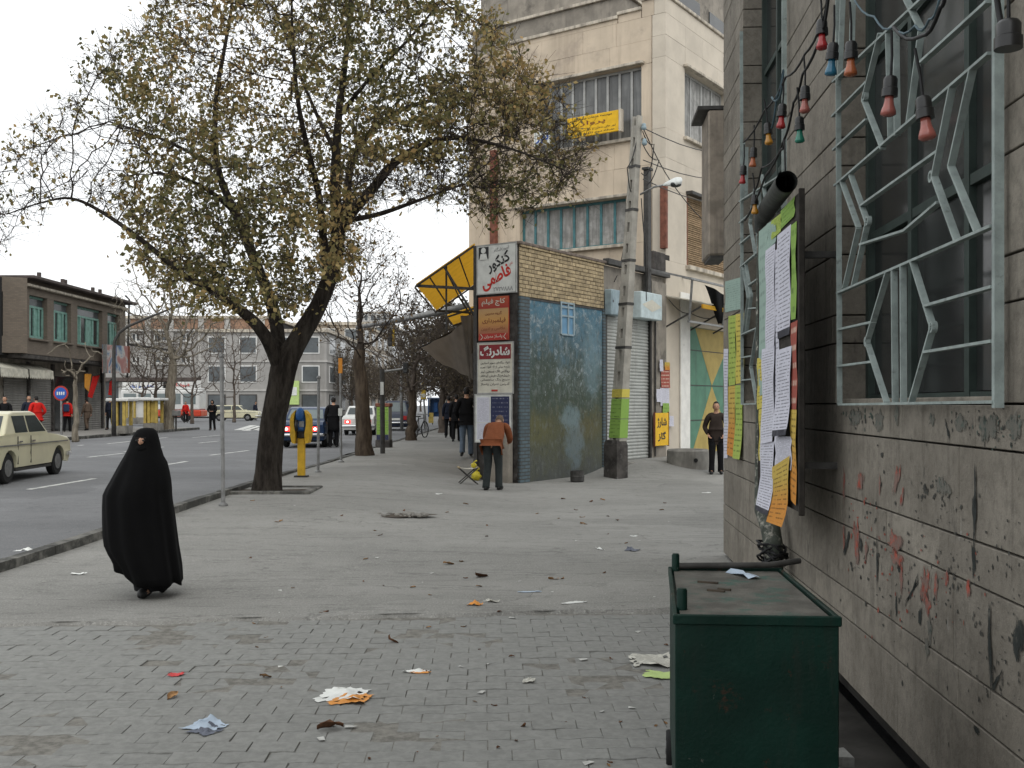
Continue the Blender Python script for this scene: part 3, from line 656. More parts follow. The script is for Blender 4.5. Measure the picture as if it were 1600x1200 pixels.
# window grille drawn from the photograph's bars (photo pixels on the grille plane)
GY = .045
def gp(px, py): 
    h = WALL.hit(px, py, 'y', GY); return (h.x, GY, h.z)
bars = [[(1308, -300), (1312, 632)], [(1313, 632), (1556, 628)],
 [(1306, 290), (1548, 83)], [(1310, 458), (1552, 353)], [(1303, 128), (1548, -100)],
 [(1302, 182), (1356, 128)], [(1304, 234), (1356, 186)], [(1346, 322), (1468, 236)], [(1346, 382), (1416, 360), (1468, 316)], [(1440, 98), (1546, 2)],
 [(1376, 52), (1350, 156), (1380, 232)], [(1316, 284), (1342, 356), (1320, 450)], [(1330, 274), (1356, 348), (1334, 446)],
 [(1488, 136), (1460, 276), (1496, 376)], [(1520, 108), (1486, 260), (1528, 362)], [(1412, -10), (1440, 46), (1420, 194)], [(1388, 52), (1392, 218)], [(1400, 46), (1402, 212)], [(1318, -30), (1312, 124)], [(1334, -30), (1330, 104)],
 [(1311, 515), (1365, 503)], [(1311, 572), (1365, 565)], [(1447, 478), (1553, 448)], [(1447, 550), (1553, 533)],
 [(1388, 424), (1355, 534), (1386, 629)], [(1426, 408), (1458, 511), (1424, 629)], [(1397, 420), (1399, 629)], [(1411, 414), (1412, 629)]]
def make_grille(nm, label):
    g = thing(nm, label, 'grille', WALL.o, WALL.a, 'window grilles on the stone wall')
    for pl in bars:
        mb = MB(); P = [Vector(gp(*q)) for q in pl]
        for a, b_ in zip(P, P[1:]): mb.bar(a, b_, .03, .012, up=(0, 0, 1) if abs((b_-a).normalized().z) < .9 else (1, 0, 0))
        # bars are flat strips on edge: wide across the wall normal
        mb.build('bar', 'grille_paint', g)
    for px in (1556,):
        a = gp(px, 628); MB().box(a[0]-.013, a[0]+.013, .02, .055, 1.665, 6.0).build('bar', 'grille_paint', g)
    for (px, py) in ((1352, 150), (1357, 345), (1457, 276), (1355, 534), (1458, 511)):
        a = Vector(gp(px, py)); MB().lathe([(.026, -.012), (.026, .012), (.016, .012), (.016, -.012), (.026, -.012)], 14, a, 'y', cap=False).build('ring', 'grille_paint', g)
    return g
gr1 = make_grille('window_grille', 'pale green geometric steel grille over the near window, coloured bulbs hung before it')
gr2 = copy_tree(gr1); gr2['label'] = 'pale green geometric steel grille over the farther narrow window behind the pasted notice board'
k = (W2[1]-W2[0])/(W1[1]-W1[0])
for ch in gr2.children: ch.scale = (k, 1, 1); ch.location = (W2[0]-W1[0]*k, 0, 0)
pbr('speck_red', (.24, .065, .045), .85, .3, 14, 0); pbr('speck_dark', (.045, .045, .04), .85, .4, 14, 0); pbr('speck_green', (.06, .085, .072), .85, .4, 14, 0)
# paint daubs and scratched graffiti on the lower courses
pbr('graffiti_red', (.3, .06, .038), .85, .35, 14, .2, 60, stain=((.16, .13, .11), .55, 18)); pbr('graffiti_dark', (.022, .026, .024), .85, .3, 20, .2, 60, stain=((.14, .13, .11), .34, 20)); pbr('graffiti_green', (.05, .075, .065), .85, .4, 20, .2, 60, stain=((.15, .14, .12), .6, 24))
def patchy(name):
    nt = M[name].node_tree; b = nt.nodes['Principled BSDF']; uv = nt.nodes.new('ShaderNodeTexCoord').outputs['UV']; sp = nt.nodes.new('ShaderNodeSeparateXYZ'); nt.links.new(uv, sp.inputs[0])
    n = noise(nt, stretch(nt, wpos(nt), (30, 30, 9)), 1.0, 7, .75); f = sstep(nt, maths(nt, 'ADD', maths(nt, 'MULTIPLY_ADD', n, 2.2, -.6), maths(nt, 'MULTIPLY', sp.outputs[0], -.62)), -.22, .1)
    tr = nt.nodes.new('ShaderNodeBsdfTransparent'); m_ = nt.nodes.new('ShaderNodeMixShader'); nt.links.new(maths(nt, 'MULTIPLY', f, .95), m_.inputs[0]); nt.links.new(tr.outputs[0], m_.inputs[1]); nt.links.new(b.outputs[0], m_.inputs[2]); nt.links.new(m_.outputs[0], nt.nodes['Material Output'].inputs[0])
for nm in ('graffiti_red', 'graffiti_dark', 'graffiti_green'): patchy(nm)
def daub(px, py, wpx, hpx, mat, lean=0.0, sd=0):
    rr = random.Random(sd*31+int(px)); c = WALL.hit(px, py, 'y', .0055); e = WALL.hit(px+wpx, py, 'y', .0055); hz = abs(WALL.hit(px, py-hpx, 'y', .0055).z-c.z); ww = abs(e.x-c.x)
    P = []
    for k in range(14):
        a = 2*math.pi*k/14; r = rr.uniform(.5, 1.15); P.append((c.x+ww*.5*r*math.cos(a)+lean*hz*math.sin(a), .0045, c.z+hz*.5*r*math.sin(a)))
    ctr = tuple(np.mean(np.array(P), 0)); P = [tuple(np.array(ctr)+(np.array(q_)-np.array(ctr))*1.35) for q_ in P]; U = {i: (1, 0) for i in range(14)}; U[14] = (0, 0)
    MB().add(P+[ctr], [(k, (k+1) % 14, 14) for k in range(14)]).build('paint_mark', mat, cb, uv=U)
for i, q in enumerate(((1344, 750, 10, 28, 'graffiti_red'), (1374, 757, 4, 30, 'graffiti_red'), (1400, 752, 8, 44, 'graffiti_red', -.3), (1408, 780, 5, 30, 'graffiti_red', -.2), (1338, 850, 9, 62, 'graffiti_red'), (1353, 862, 4, 36, 'graffiti_red'), (1399, 848, 18, 26, 'graffiti_red'), (1401, 872, 17, 24, 'graffiti_red'), (1408, 905, 5, 40, 'graffiti_red'), (1445, 915, 15, 46, 'graffiti_red'), (1449, 945, 8, 34, 'graffiti_red'), (1462, 915, 6, 40, 'graffiti_red'), (1478, 905, 6, 24, 'graffiti_red'), (1512, 920, 6, 26, 'graffiti_red'), (1318, 760, 3, 50, 'graffiti_red'), (1318, 835, 3, 40, 'graffiti_red'))): daub(*q, sd=i)
for i, q in enumerate(((1404, 888, 6, 12, 'graffiti_dark'), (1322, 850, 3, 36, 'graffiti_dark', -.4), (1345, 852, 4, 20, 'graffiti_dark'), (1370, 880, 3, 66, 'graffiti_dark'), (1523, 760, 3, 60, 'graffiti_dark'), (1522, 800, 6, 60, 'graffiti_dark'), (1521, 870, 5, 54, 'graffiti_dark'), (1424, 925, 3, 50, 'graffiti_dark', -.5), (1437, 965, 4, 30, 'graffiti_dark'), (1400, 945, 3, 40, 'graffiti_dark'), (1480, 672, 3, 28, 'graffiti_dark', .3), (1547, 1030, 6, 110, 'graffiti_dark', .05), (1558, 1060, 4, 40, 'graffiti_dark', -.4), (1590, 995, 14, 60, 'graffiti_dark'), (1525, 1140, 8, 14, 'graffiti_dark'), (1545, 970, 3, 60, 'graffiti_dark'))): daub(*q, sd=50+i)
for i, q in enumerate(((1336, 652, 22, 22, 'graffiti_green'), (1373, 658, 14, 28, 'graffiti_green'), (1400, 648, 6, 30, 'graffiti_green'), (1500, 660, 16, 26, 'graffiti_green'), (1545, 668, 34, 40, 'graffiti_green'), (1585, 668, 20, 44, 'graffiti_green'), (1455, 655, 10, 18, 'graffiti_green'), (1470, 760, 24, 22, 'graffiti_green'), (1452, 985, 6, 40, 'graffiti_green'), (1448, 1010, 7, 30, 'graffiti_green'))): daub(*q, sd=90+i)
specks = {'graffiti_dark': MB(), 'graffiti_green': MB(), 'graffiti_red': MB()}
rs = random.Random(8)
def speck(px, py, w, h, mat):
    c = WALL.hit(px, py, 'y', .0035); ww = abs(WALL.hit(px+w, py, 'y', .0035).x-c.x); hz = h*abs(WALL.hit(px, py-1, 'y', .0035).z-c.z); n0 = len(specks[mat].v)
    P = [(c.x+ww*.5*rs.uniform(.3, 1.2)*math.cos(a), .0035, c.z+hz*.5*rs.uniform(.3, 1.2)*math.sin(a)) for a in [2*math.pi*k/8 for k in range(8)]]; specks[mat].add(P, [tuple(range(8))])
for (cx_, cy_, sx, sy, n_, mats) in ((1345, 653, 26, 12, 40, ('graffiti_green', 'graffiti_dark')), (1500, 655, 14, 16, 30, ('graffiti_dark', 'graffiti_green')), (1548, 668, 22, 18, 70, ('graffiti_dark', 'graffiti_green')), (1585, 668, 14, 20, 40, ('graffiti_dark', 'graffiti_green')), (1462, 765, 22, 16, 34, ('graffiti_dark',)), (1440, 930, 70, 60, 90, ('graffiti_red', 'graffiti_dark', 'graffiti_dark')), (1360, 840, 40, 70, 70, ('graffiti_red', 'graffiti_dark')), (1560, 1040, 40, 70, 60, ('graffiti_dark',)), (1480, 880, 100, 150, 120, ('graffiti_dark',))):
    for _ in range(n_): speck(min(1592, max(1300, rs.gauss(cx_, sx*.6))), rs.gauss(cy_, sy*.6), rs.uniform(1, 4), rs.uniform(2, 12), rs.choice(mats))
for m_, mb in specks.items(): tag(mb.build('paint_specks', m_.replace('graffiti', 'speck'), cb), kind='stuff')
# ---- notice board standing off the wall
BY = .27
nb = thing('notice_board', 'tall notice board layered with white, yellow and orange flyers by drainpipe', 'notice board', WALL.o, WALL.a)
bx0, bx1 = WALL.hit(1249, 500, 'y', BY).x, WALL.hit(1186, 500, 'y', BY).x; bz0, bz1 = 1.03, 2.95
MB().box(bx0, bx1, BY-.02, BY, bz0, bz1, .003).build('panel', 'board_wood', nb)
for (xa, xb) in ((bx0-.014, bx0-.001), (bx1+.001, bx1+.014)): MB().box(xa, xb, BY-.03, BY+.006, bz0-.02, bz1+.02, .004).build('frame_side', 'board_wood', nb)
for z in (1.3, 2.6):
    for x in (bx0+.2, bx1-.2): MB().box(x-.02, x+.02, 0, BY-.021, z-.02, z+.02).build('bracket', 'steel_dark', nb)
def sheet_on(parent, name, frame_hit, corners, mat, off, curl=.0, nseg=6):
    """a pasted sheet from four photo corners (tl, tr, br, bl), slightly wavy"""
    P = [frame_hit(*c) for c in corners]; V = []; U = {}
    for j in range(nseg+1):
        for i in range(3):
            u, v = i/2, j/nseg
            p = (P[3]*(1-u)+P[2]*u)*(1-v)+(P[0]*(1-u)+P[1]*u)*v
            lift = off+.004*math.sin(v*9+i)+curl*((1-v)**3)+random.uniform(0, .003)
            U[len(V)] = (u, v); V.append(p+parent_n*lift)
    return MB().add(V, [(j*3+i, j*3+i+1, (j+1)*3+i+1, (j+1)*3+i) for j in range(nseg) for i in range(2)]).build(name, mat, parent, uv=U, smooth=True)
parent_n = Vector((0, 1, 0))
bh = lambda px, py: WALL.hit(px, py, 'y', BY)
def rect(x0, x1, ya0, yb0, ya1, yb1): return [(x0, ya0), (x1, ya1), (x1, yb1), (x0, yb0)]
flyers = [(rect(1187, 1200, 362, 620, 350, 612), 'print_teal', .004, 0), (rect(1200, 1214, 350, 392, 340, 378), 'print_teal', .004, 0), (rect(1222, 1243, 330, 358, 306, 338), 'print_green', .005, 0), (rect(1207, 1222, 345, 375, 332, 362), 'print_lime', .005, 0),
 (rect(1199, 1213, 392, 548, 380, 540), 'print_white', .01, .0), (rect(1218, 1238, 368, 530, 350, 522), 'print_white_band', .012, .0), (rect(1238, 1246, 352, 500, 345, 498), 'print_green', .006, 0), (rect(1185, 1196, 560, 640, 556, 636), 'print_yellow', .006, 0),
 (rect(1194, 1213, 546, 694, 540, 690), 'print_white', .014, .01), (rect(1217, 1240, 548, 682, 540, 680), 'print_white_band', .016, .03), (rect(1188, 1199, 640, 720, 636, 716), 'print_yellow', .008, 0), (rect(1238, 1247, 505, 640, 500, 640), 'print_red', .006, 0),
 (rect(1193, 1214, 692, 796, 690, 806), 'print_white_band', .02, .04), (rect(1214, 1240, 682, 735, 682, 735), 'print_white', .012, 0), (rect(1213, 1239, 730, 815, 712, 824), 'print_orange', .024, .04), (rect(1238, 1247, 640, 780, 640, 790), 'print_orange', .01, .0), (rect(1212, 1219, 392, 690, 386, 690), 'print_white', .005, 0)]
for c_, mt, of, cu in flyers: sheet_on(nb, 'flyer', bh, c_, mt, of, cu)
# ---- drainpipe with an open elbow at the top, tied with wire
dp = thing('drainpipe', 'dark blotched drainpipe with open elbow behind the notice board', 'pipe', WALL.o, WALL.a)
def wl(px, py, s):
    x = (px-CX)/F; d = Vector((x, 1, (HY-py)/F)); o = Vector((0, 0, CAMZ)); t = s/d.dot(WALL.ux); 
    t = (s-(o-WALL.o).dot(WALL.ux))/d.dot(WALL.ux); return WALL.l(o+d*t)
S0 = 8.1
pts = [wl(1192, 352, S0), wl(1190, 500, S0), wl(1190, 650, S0), wl(1189, 770, S0), wl(1192, 795, S0-.05), wl(1203, 822, S0-.2), wl(1208, 850, S0-.3), wl(1209, 885, S0-.3)]
pts.append(Vector((pts[-1].x, pts[-1].y, .02)))
MB().tube(pts, [.045, .045, .045, .05, .066, .074, .072, .07, .07], 14).build('pipe', 'pipe_camo', dp, smooth='auto')
e = [wl(1191, 362, S0), wl(1193, 340, S0-.05), wl(1200, 325, S0-.35), wl(1229, 284, 6.3)]
mb = MB(); mb.tube(e, [.06, .07, .068, .066], 18, cap=False); mb.tube(e[::-1], [.06, .062, .063, .05], 18, cap=False); mb.build('elbow', 'pipe_dark', dp, smooth=True)
mb = MB(); c = wl(1207, 868, S0-.3); random.seed(5)
for k in range(12):
    q = [c+Vector(((.085+.03*math.sin(3*a+k))*math.cos(a), (.085+.03*math.cos(2*a+k))*math.sin(a), random.uniform(-.004, .004)+.06*math.sin(a*1+k*1.3)+(k-6)*.012)) for a in [2*math.pi*i/14 for i in range(15)]]
    mb.tube(q, .009, 5)
mb.build('wire_tie', 'black_wire', dp, smooth=True)
# ---- posters pasted on the far end of the wall
parent_n = Vector((0, 1, 0)); wh = lambda px, py: WALL.hit(px, py, 'y', 0)
def poster(label, corners, mat, off=.006, curl=.0):
    t = thing('poster', label, 'poster', WALL.o, WALL.a, 'posters pasted at the wall corner')
    sheet_on(t, 'paper', wh, corners, mat, off, curl, 6); return t
poster('lime yellow poster pasted high at the stone wall corner', rect(1139.5, 1150.5, 494, 603, 492, 601), 'print_lime')
poster('upper bright yellow poster beside the barred window at the wall corner', rect(1151, 1163, 491, 600, 489, 598), 'print_yellow')
poster('lower yellow to orange poster at the wall corner, torn edge', rect(1139.5, 1150, 604, 710, 602, 714), 'print_orange', .007, .02)
poster('lower lime green poster hanging at the wall corner', rect(1150.5, 1162, 602, 716, 601, 718), 'print_lime', .008, .03)
poster('narrow white torn paper strip along the building edge', rect(1132, 1138.5, 545, 716, 545, 716), 'print_white', .006)
poster('faded scraped poster remains above the yellow posters', rect(1134, 1162, 440, 488, 432, 482), 'print_teal', .004)
# ---- weathered box sign hanging at the far corner
sb = thing('hanging_box', 'weathered wooden box hanging above the alley past the building corner', 'box', WALL.o, WALL.a)
z0, z1 = CAMZ+226*(XE+.3)/F, CAMZ+447*(XE+.3)/F
MB().box(XE+.1, XE+.75, -.06, .155, z0, z1, .02).build('casing', 'wood_weathered', sb); MB().box(XE+.1, XE+.8, -.1, .27, z1+.005, z1+.045).build('top_bar', 'steel_dark', sb); MB().box(XE+.12, XE+.7, -.04, .13, z0-.03, z0-.002).build('bottom_cap', 'steel_dark', sb)
MB().box(XE-.03, XE+.12, -.5, -.1, z0+.3, z0+.36).build('bracket', 'steel_dark', sb)
# ---- string of coloured bulbs
LY = .30
lh = lambda px, py: WALL.hit(px, py, 'y', LY)
bulbs = [(1284, 28, 80, 'bulb_red', 'red bulb, topmost of the string near the upper frame edge'), (1302, 64, 118, 'bulb_blue', 'blue bulb with black socket hanging beside the near grille'), (1330, 62, 120, 'bulb_orange', 'orange red bulb over the upper part of the near grille'),
 (1258, 132, 178, 'bulb_pink', 'pale red bulb hanging before plain stone between the windows'), (1223, 160, 202, 'bulb_red', 'deep red bulb between the yellow and the green bulbs'), (1249, 180, 224, 'bulb_green', 'green bulb hanging below the pale red one'), (1199, 190, 228, 'bulb_yellow', 'yellow bulb hanging at the farther window'),
 (1178, 228, 262, 'bulb_orange', 'small orange red bulb just below the yellow bulb'), (1162, 256, 288, 'bulb_red', 'small red bulb at the far end of the string'), (1179, 302, 336, 'bulb_yellow', 'amber bulb, lowest of the string, by the pipe elbow'), (1392, 116, 182, 'bulb_pink', 'clear pinkish bulb in front of the middle of the near grille'), (1442, 148, 222, 'bulb_pink', 'large reddish bulb, nearest of the string, before the grille'),
 (1576, 28, 78, None, 'empty black bulb socket near the top right corner')]
for (px, y0, y1, bm_, lab) in bulbs:
    a, b_ = lh(px, y0+2), lh(px, y1-1); h = a.z-b_.z; r = h*.47/2.6
    if bm_ is None: r = h*.42; h *= 1.9
    t = thing('light_bulb', lab, 'light bulb', WALL.w(a.x, LY, a.z), WALL.a, 'string of coloured bulbs')
    tilt = Matrix.Rotation(random.uniform(-.12, .12), 4, 'Y') @ Matrix.Rotation(random.uniform(-.1, .1), 4, 'X')
    sk = MB().lathe([(r*.35, 0), (r*.75, -h*.03), (r*.95, -h*.1), (r*.95, -h*.3), (r*1.08, -h*.32), (r*1.08, -h*.52), (r*.9, -h*.52)], 14).build('socket', 'bakelite', t, smooth='auto', fixn=True)
    MB().tube([(0, 0, -h*.02), (.004, 0, h*.5), (0, .01, h*1.1)], .006, 6).build('wire', 'black_wire', t)
    if bm_: MB().lathe([(r*.62, -h*.5), (r*.6, -h*.6), (r*.7, -h*.72), (r*.98, -h*.86), (r*1.05, -h*.95), (r*.7, -h*.995), (r*.1, -h)], 16).build('glass', bm_, t, smooth=True, fixn=True)
    for ch in t.children: ch.matrix_local = tilt
ws = thing('bulb_wires', 'sagging black and blue wires carrying the coloured bulbs', 'wire', WALL.o, WALL.a)
for nm, mt, pl, r in (('wire', 'black_wire', [(1162, 222), (1195, 172), (1228, 120), (1258, 84), (1288, 24), (1296, -40)], .007), ('wire', 'black_wire', [(1164, 344), (1196, 275), (1226, 216), (1240, 160), (1254, 116), (1288, 40), (1298, -40)], .008), ('wire', 'blue_wire', [(1330, -10), (1366, 26), (1396, 42), (1430, 40), (1452, 30), (1470, -10)], .005), ('wire', 'black_wire', [(1396, 42), (1440, 56), (1470, 10), (1480, -30)], .008), ('wire', 'blue_wire', [(1206, 200), (1214, 150), (1224, 110), (1219, 150), (1206, 152)], .008), ('wire', 'black_wire', [(1178, 300), (1190, 262), (1222, 232), (1226, 216)], .007), ('wire', 'black_wire', [(1570, 40), (1558, 0), (1560, -60)], .009), ('wire', 'black_wire', [(1226, 216), (1227, 265), (1228, 290)], .006)):
    P = [lh(*q) for q in pl]; Q = []
    for a, b_ in zip(P, P[1:]): Q += [a.lerp(b_, k/4)-Vector((0, 0, .03*math.sin(math.pi*k/4))) for k in range(4)]
    MB().tube(Q+[P[-1]], r, 6).build(nm, mt, ws, smooth=True)
# ---- green steel refuse bin
bn = thing('refuse_bin', 'large dark green steel refuse bin beside the stone wall', 'bin', WALL.w(3.82, .63), WALL.a)
L, Wd, zt, zb = 1.11, .595, .90, .14
mb = MB().box(0, L, 0, Wd, zb, zt-.03, .004); mb.build('body', 'bin_green', bn)
MB().box(.02, L-.02, .02, Wd-.02, zt-.029, zt-.012).build('lid', 'bin_lid', bn)
for nm, q in (('rim', (-.009, .01, -.009, Wd+.009)), ('rim', (L-.01, L+.009, -.009, Wd+.009))): MB().box(q[0], q[1], q[2], q[3], zt-.035, zt+.002, .004).build(nm, 'bin_green', bn)
for q in ((-.009, .01), (Wd-.01, Wd+.009)): MB().box(.012, L-.012, q[0], q[1], zt-.033, zt+.0, .004).build('rim', 'bin_green', bn)
for x in (.16, L-.03): MB().tube([(x, Wd-.03, zt-.06), (x, Wd-.03, zt+.062), (x, Wd-.03, zt+.07)], [.021, .021, .016], 14).build('post', 'bin_green', bn, smooth='auto')
MB().tube([(L-.03, Wd-.05, zt+.012), (L-.03, .06, zt+.02), (L+.05, -.1, zt+.03)], .014, 10).build('handle_bar', 'steel_dark', bn, smooth='auto')
for x in (.12, L-.12):
    for y in (.06, Wd+.0):
        wq = MB().lathe([(.03, -.022), (.075, -.022), (.08, -.012), (.08, .012), (.075, .022), (.03, .022)], 20, (x, y, .08), 'y').build('wheel', 'tyre', bn, smooth='auto')
        MB().lathe([(.03, -.026), (.03, .026)], 12, (x, y, .08), 'y').build('hub', 'steel_grey', wq)
for (x, y, s) in ((.75, .42, .05), (.55, .4, .04), (.58, .36, .03)): MB().box(x-s, x+s, y-.008, y+.008, zt-.012, zt-.004, 0, Matrix.Rotation(1.2, 3, 'Z')).build('twig', 'soil', bn)
for ch in bn.children_recursive:
    for v in ch.data.vertices: v.co.y -= .075*max(0, min(1.1, v.co.x/L))*max(0, v.co.y/Wd)
t = thing('crumpled_wrapper', 'crumpled pale wrapper lying on the green bin lid', 'litter', WALL.w(3.82+.96, .63+.2, zt-.012), WALL.a+.4)
MB().add([(x*.05+random.uniform(-.01, .01), y*.03, random.uniform(.0, .02)) for y in range(-1, 2) for x in range(-2, 3)], [(j*5+i, j*5+i+1, j*5+i+6, j*5+i+5) for j in range(2) for i in range(4)]).build('paper', 'plastic_blue', t)
# ------------------------------------------------------------------ corner kiosk shop with the painted wall
KA = BLK.a; KO = BLK.o
def kx(px, py, c): return BLK.hit(px, py, 'x', c)
def ky(px, py, c): return BLK.hit(px, py, 'y', c)
ks = thing('corner_shop', 'one-storey brick corner shop with painted mural on its alley wall', 'building', KO, KA)
KL, KT = 3.66, 5.1
D = (0, 1.1)
far = BLK.l((-.7, 40, 0)); far2 = BLK.l((2.3, 40, 0)); ZB = 3.97
MB().prism([(.03, .03), (KL, .03), (far2.x, far2.y), (far.x, far.y), (.03, 1.1)], -.2, KT-.05).build('wall', 'plaster_grey', ks)
# painted panel and its pillar
mural = MB().box(.36, KL-.08, -.015, .03, -.1, ZB-.02, .004).build('mural_panel', 'mural', ks); tag(mural, 'weathered mural of trees, clouds and a pale blue plume')
MB().box(0, .36, -.05, .03, -.1, ZB-.01, .004).build('pillar', 'brick_blue', ks)
MB().box(KL-.08, KL+.04, -.05, .03, -.1, ZB-.01, .004).build('pillar', 'brick_blue', ks)
MB().box(-.0, .03, .0, 1.1, -.1, KT-.06).build('end_wall', 'plaster_dark', ks)
MB().box(.0, KL, -.005, .03, ZB, KT-.04).build('mortar_bed', 'mortar', ks)
nc, bl, bh_ = 13, .232, (KT-ZB)/13
random.seed(21)
protob = None
for r in range(nc):
    x = 0.0 if r % 2 == 0 else -bl/2
    while x < KL-.02:
        a, b_ = max(0, x)+.006, min(x+bl, KL)-.006
        if b_-a > .03:
            d = random.uniform(-.008, .004)-(.045 if r == nc-1 else .02)
            MB().box(a, b_, d, .03, ZB+r*bh_+.006, ZB+(r+1)*bh_-.006, .006).build('brick', 'brick_tan', ks)
        x += bl
MB().box(-.04, KL+.06, -.07, .25, KT-.035, KT+.03, .01).build('coping', 'brick_fill', ks)
MB().box(.33, KL-.05, -.03, .02, ZB-.05, ZB-.012).build('lintel', 'steel_dark', ks)
# small pale blue shutter leaf fixed on the mural
v = thing('vent_frame', 'small pale blue slatted frame high on the mural wall', 'frame', KO, KA); a = ky(876, 522, -.02); b_ = ky(896, 474, -.02)
for x in (a.x, (a.x*.45+b_.x*.55), b_.x): MB().box(x-.025, x+.025, -.045, -.017, a.z, b_.z).build('stile', 'elec_box', v)
for z in (a.z, a.z+.42, b_.z-.12, b_.z-.02): MB().box(a.x+.026, b_.x-.026, -.042, -.018, z-.02, z+.02).build('rail', 'elec_box', v)
MB().box(a.x, b_.x, -.017, -.016, a.z, b_.z).build('backing', 'sign_sky', v)
t = thing('coal_tin', 'small rusty dark tin at the foot of the mural', 'tin', gnd(902, 753), KA); MB().lathe([(.13, 0), (.15, .02), (.15, .24), (.135, .24), (.13, .03)], 14).build('tin', 'steel_dark', t, smooth='auto'); MB().lathe([(.152, .1), (.158, .12), (.152, .14)], 14, cap=False).build('hoop', 'steel_dark', t)
# ---- sign boards on the street end
SX = -.03
def signboard(label, x0, x1, y0, y1, mat, px=SX, th=.03, frame=None):
    a = kx(x0, y1, px); b_ = kx(x1, y0, px)
    t = thing('sign_board', label, 'sign', KO, KA)
    pn = MB().box(px-th, px+.0, b_.y, a.y, a.z, b_.z, .003).build('panel', mat, t)
    if frame:
        for (ya, yb, za, zb) in ((b_.y-.02, a.y+.02, a.z-.02, a.z+.004), (b_.y-.02, a.y+.02, b_.z-.004, b_.z+.02), (b_.y-.02, b_.y+.004, a.z, b_.z), (a.y-.004, a.y+.02, a.z, b_.z)):
            MB().box(px-th-.006, px+.002, ya, yb, za, zb).build('frame', frame, t)
    return t, a.y, b_.y, a.z, b_.z, px-th-.004
def txt(t, s, mat, ya, yb, za, zb, px, u, v, w_, h_, bold=.012, slant=0, name='lettering', turn=0.0):
    """lettering centred at fractions u (from the left seen from the street), v (from below) of the board"""
    o = Vector((px, ya+(yb-ya)*u, za+(zb-za)*v)); rt = Vector((0, -1, 0)); up = Vector((0, 0, 1))
    if turn: q = Matrix.Rotation(-turn, 3, 'X'); rt = q @ rt; up = q @ up
    return letters(name, s, mat, t, o, rt, up, abs(yb-ya)*w_, (zb-za)*h_, bold, slant)
t, ya, yb, za, zb, px_ = signboard('white sign with black and red Persian lettering, topmost on the corner shop', 747, 807, 379, 460, 'sign_white', frame='alu_frame')
txt(t, 'کنکور', 'ink_black', ya, yb, za, zb, px_, .56, .63, .62, .3, .03, .0, turn=.38)
txt(t, 'فاطمی', 'ink_red', ya, yb, za, zb, px_, .5, .31, .8, .33, .035, .0, turn=.38)
txt(t, '۸۸۸۷۲۷۲', 'ink_grey', ya, yb, za, zb, px_, .68, .075, .5, .09, .02)
txt(t, 'آموزشگاه', 'ink_grey', ya, yb, za, zb, px_, .64, .9, .4, .1, .004, turn=.12)
txt(t, 'تلفن', 'ink_red', ya, yb, za, zb, px_, .88, .58, .1, .07, .004, turn=.3)
pw = abs(yb-ya); MB().box(px_-.004, px_+.002, ya-pw*.04, ya-pw*.3, za+(zb-za)*.72, za+(zb-za)*.97).build('portrait', 'ink_black', t)
yc = ya-pw*.17; zc = za+(zb-za)*.83; mb = MB()
mb.lathe([(.01, -.002), (.065, -.002), (.065, 0), (.01, 0)], 14, (px_-.006, yc, zc+.07), 'x'); mb.add([(px_-.007, yc+.11, zc-.13), (px_-.007, yc-.11, zc-.13), (px_-.007, yc-.075, zc+.0), (px_-.007, yc+.075, zc+.0)], [(0, 1, 2, 3)]); mb.build('portrait_figure', 'sign_white', t)
t, ya, yb, za, zb, px_ = signboard('orange and red film sign, second from the top on the corner shop', 749, 796, 462, 533, 'sign_red')
U = {0: (0, 0), 1: (1, 0), 2: (1, 1), 3: (0, 1)}
MB().add([(px_, ya, za), (px_, yb, za), (px_, yb, zb), (px_, ya, zb)], [(3, 2, 1, 0)]).build('print', 'sunset_panel', t, uv=U); px_ -= .003
txt(t, 'کاج فیلم', 'sign_cream', ya, yb, za, zb, px_, .5, .87, .78, .17, .02)
txt(t, 'گروه مهرین', 'ink_brown', ya, yb, za, zb, px_, .5, .62, .56, .09, .012); txt(t, 'فیلمبرداری', 'ink_brown', ya, yb, za, zb, px_, .52, .45, .78, .13, .02); txt(t, 'عکاسی و تدوین', 'ink_brown', ya, yb, za, zb, px_, .5, .27, .8, .09, .008)
MB().box(px_-.002, px_, ya-.02, yb+.02, za+.01, za+(zb-za)*.16).build('strip', 'sign_red', t); txt(t, 'پاساژ مهران', 'sign_cream', ya, yb, za, zb, px_-.004, .5, .085, .6, .09, .01)
mb = MB()
for s_ in (.08, .92):
    yy = ya+(yb-ya)*s_; d = .06 if s_ < .5 else -.06
    mb.bar((px_-.004, yy, za+.02), (px_-.004, yy-d, za+(zb-za)*.08), .012, .003, (1, 0, 0)); mb.bar((px_-.004, yy-d, za+(zb-za)*.08), (px_-.004, yy, za+(zb-za)*.155), .012, .003, (1, 0, 0))
mb.build('arrow', 'sign_cream', t)
t, ya, yb, za, zb, px_ = signboard('cream sign with dark red heading and small text, third on the corner shop', 748, 802, 535, 614, 'sign_cream', frame='alu_frame')
MB().box(px_-.002, px_, ya-.04, yb+.04, za+(zb-za)*.68, za+(zb-za)*.97).build('heading', 'sign_maroon', t); txt(t, 'شادرنگ', 'sign_white', ya, yb, za, zb, px_-.005, .5, .825, .86, .25, .04)
for i, s_ in enumerate(('انواع رنگهای سوپر اسکرین', 'پارچه بیش از ۲۰۰ انواع تور و', 'رولکس لاک صنعتی تینر', 'شیشه‌رنگ فرش آینه‌کار', 'سرنج رنگ ساختمانی', 'آدرس تهران پاساژ')): txt(t, s_, 'ink_black', ya, yb, za, zb, px_-.002, .5, .6-.085*i, .84, .07, .01)
MB().box(px_-.003, px_-.001, ya+(yb-ya)*.4, ya+(yb-ya)*.58, za+.03, za+.07).build('tag', 'sign_red', t)
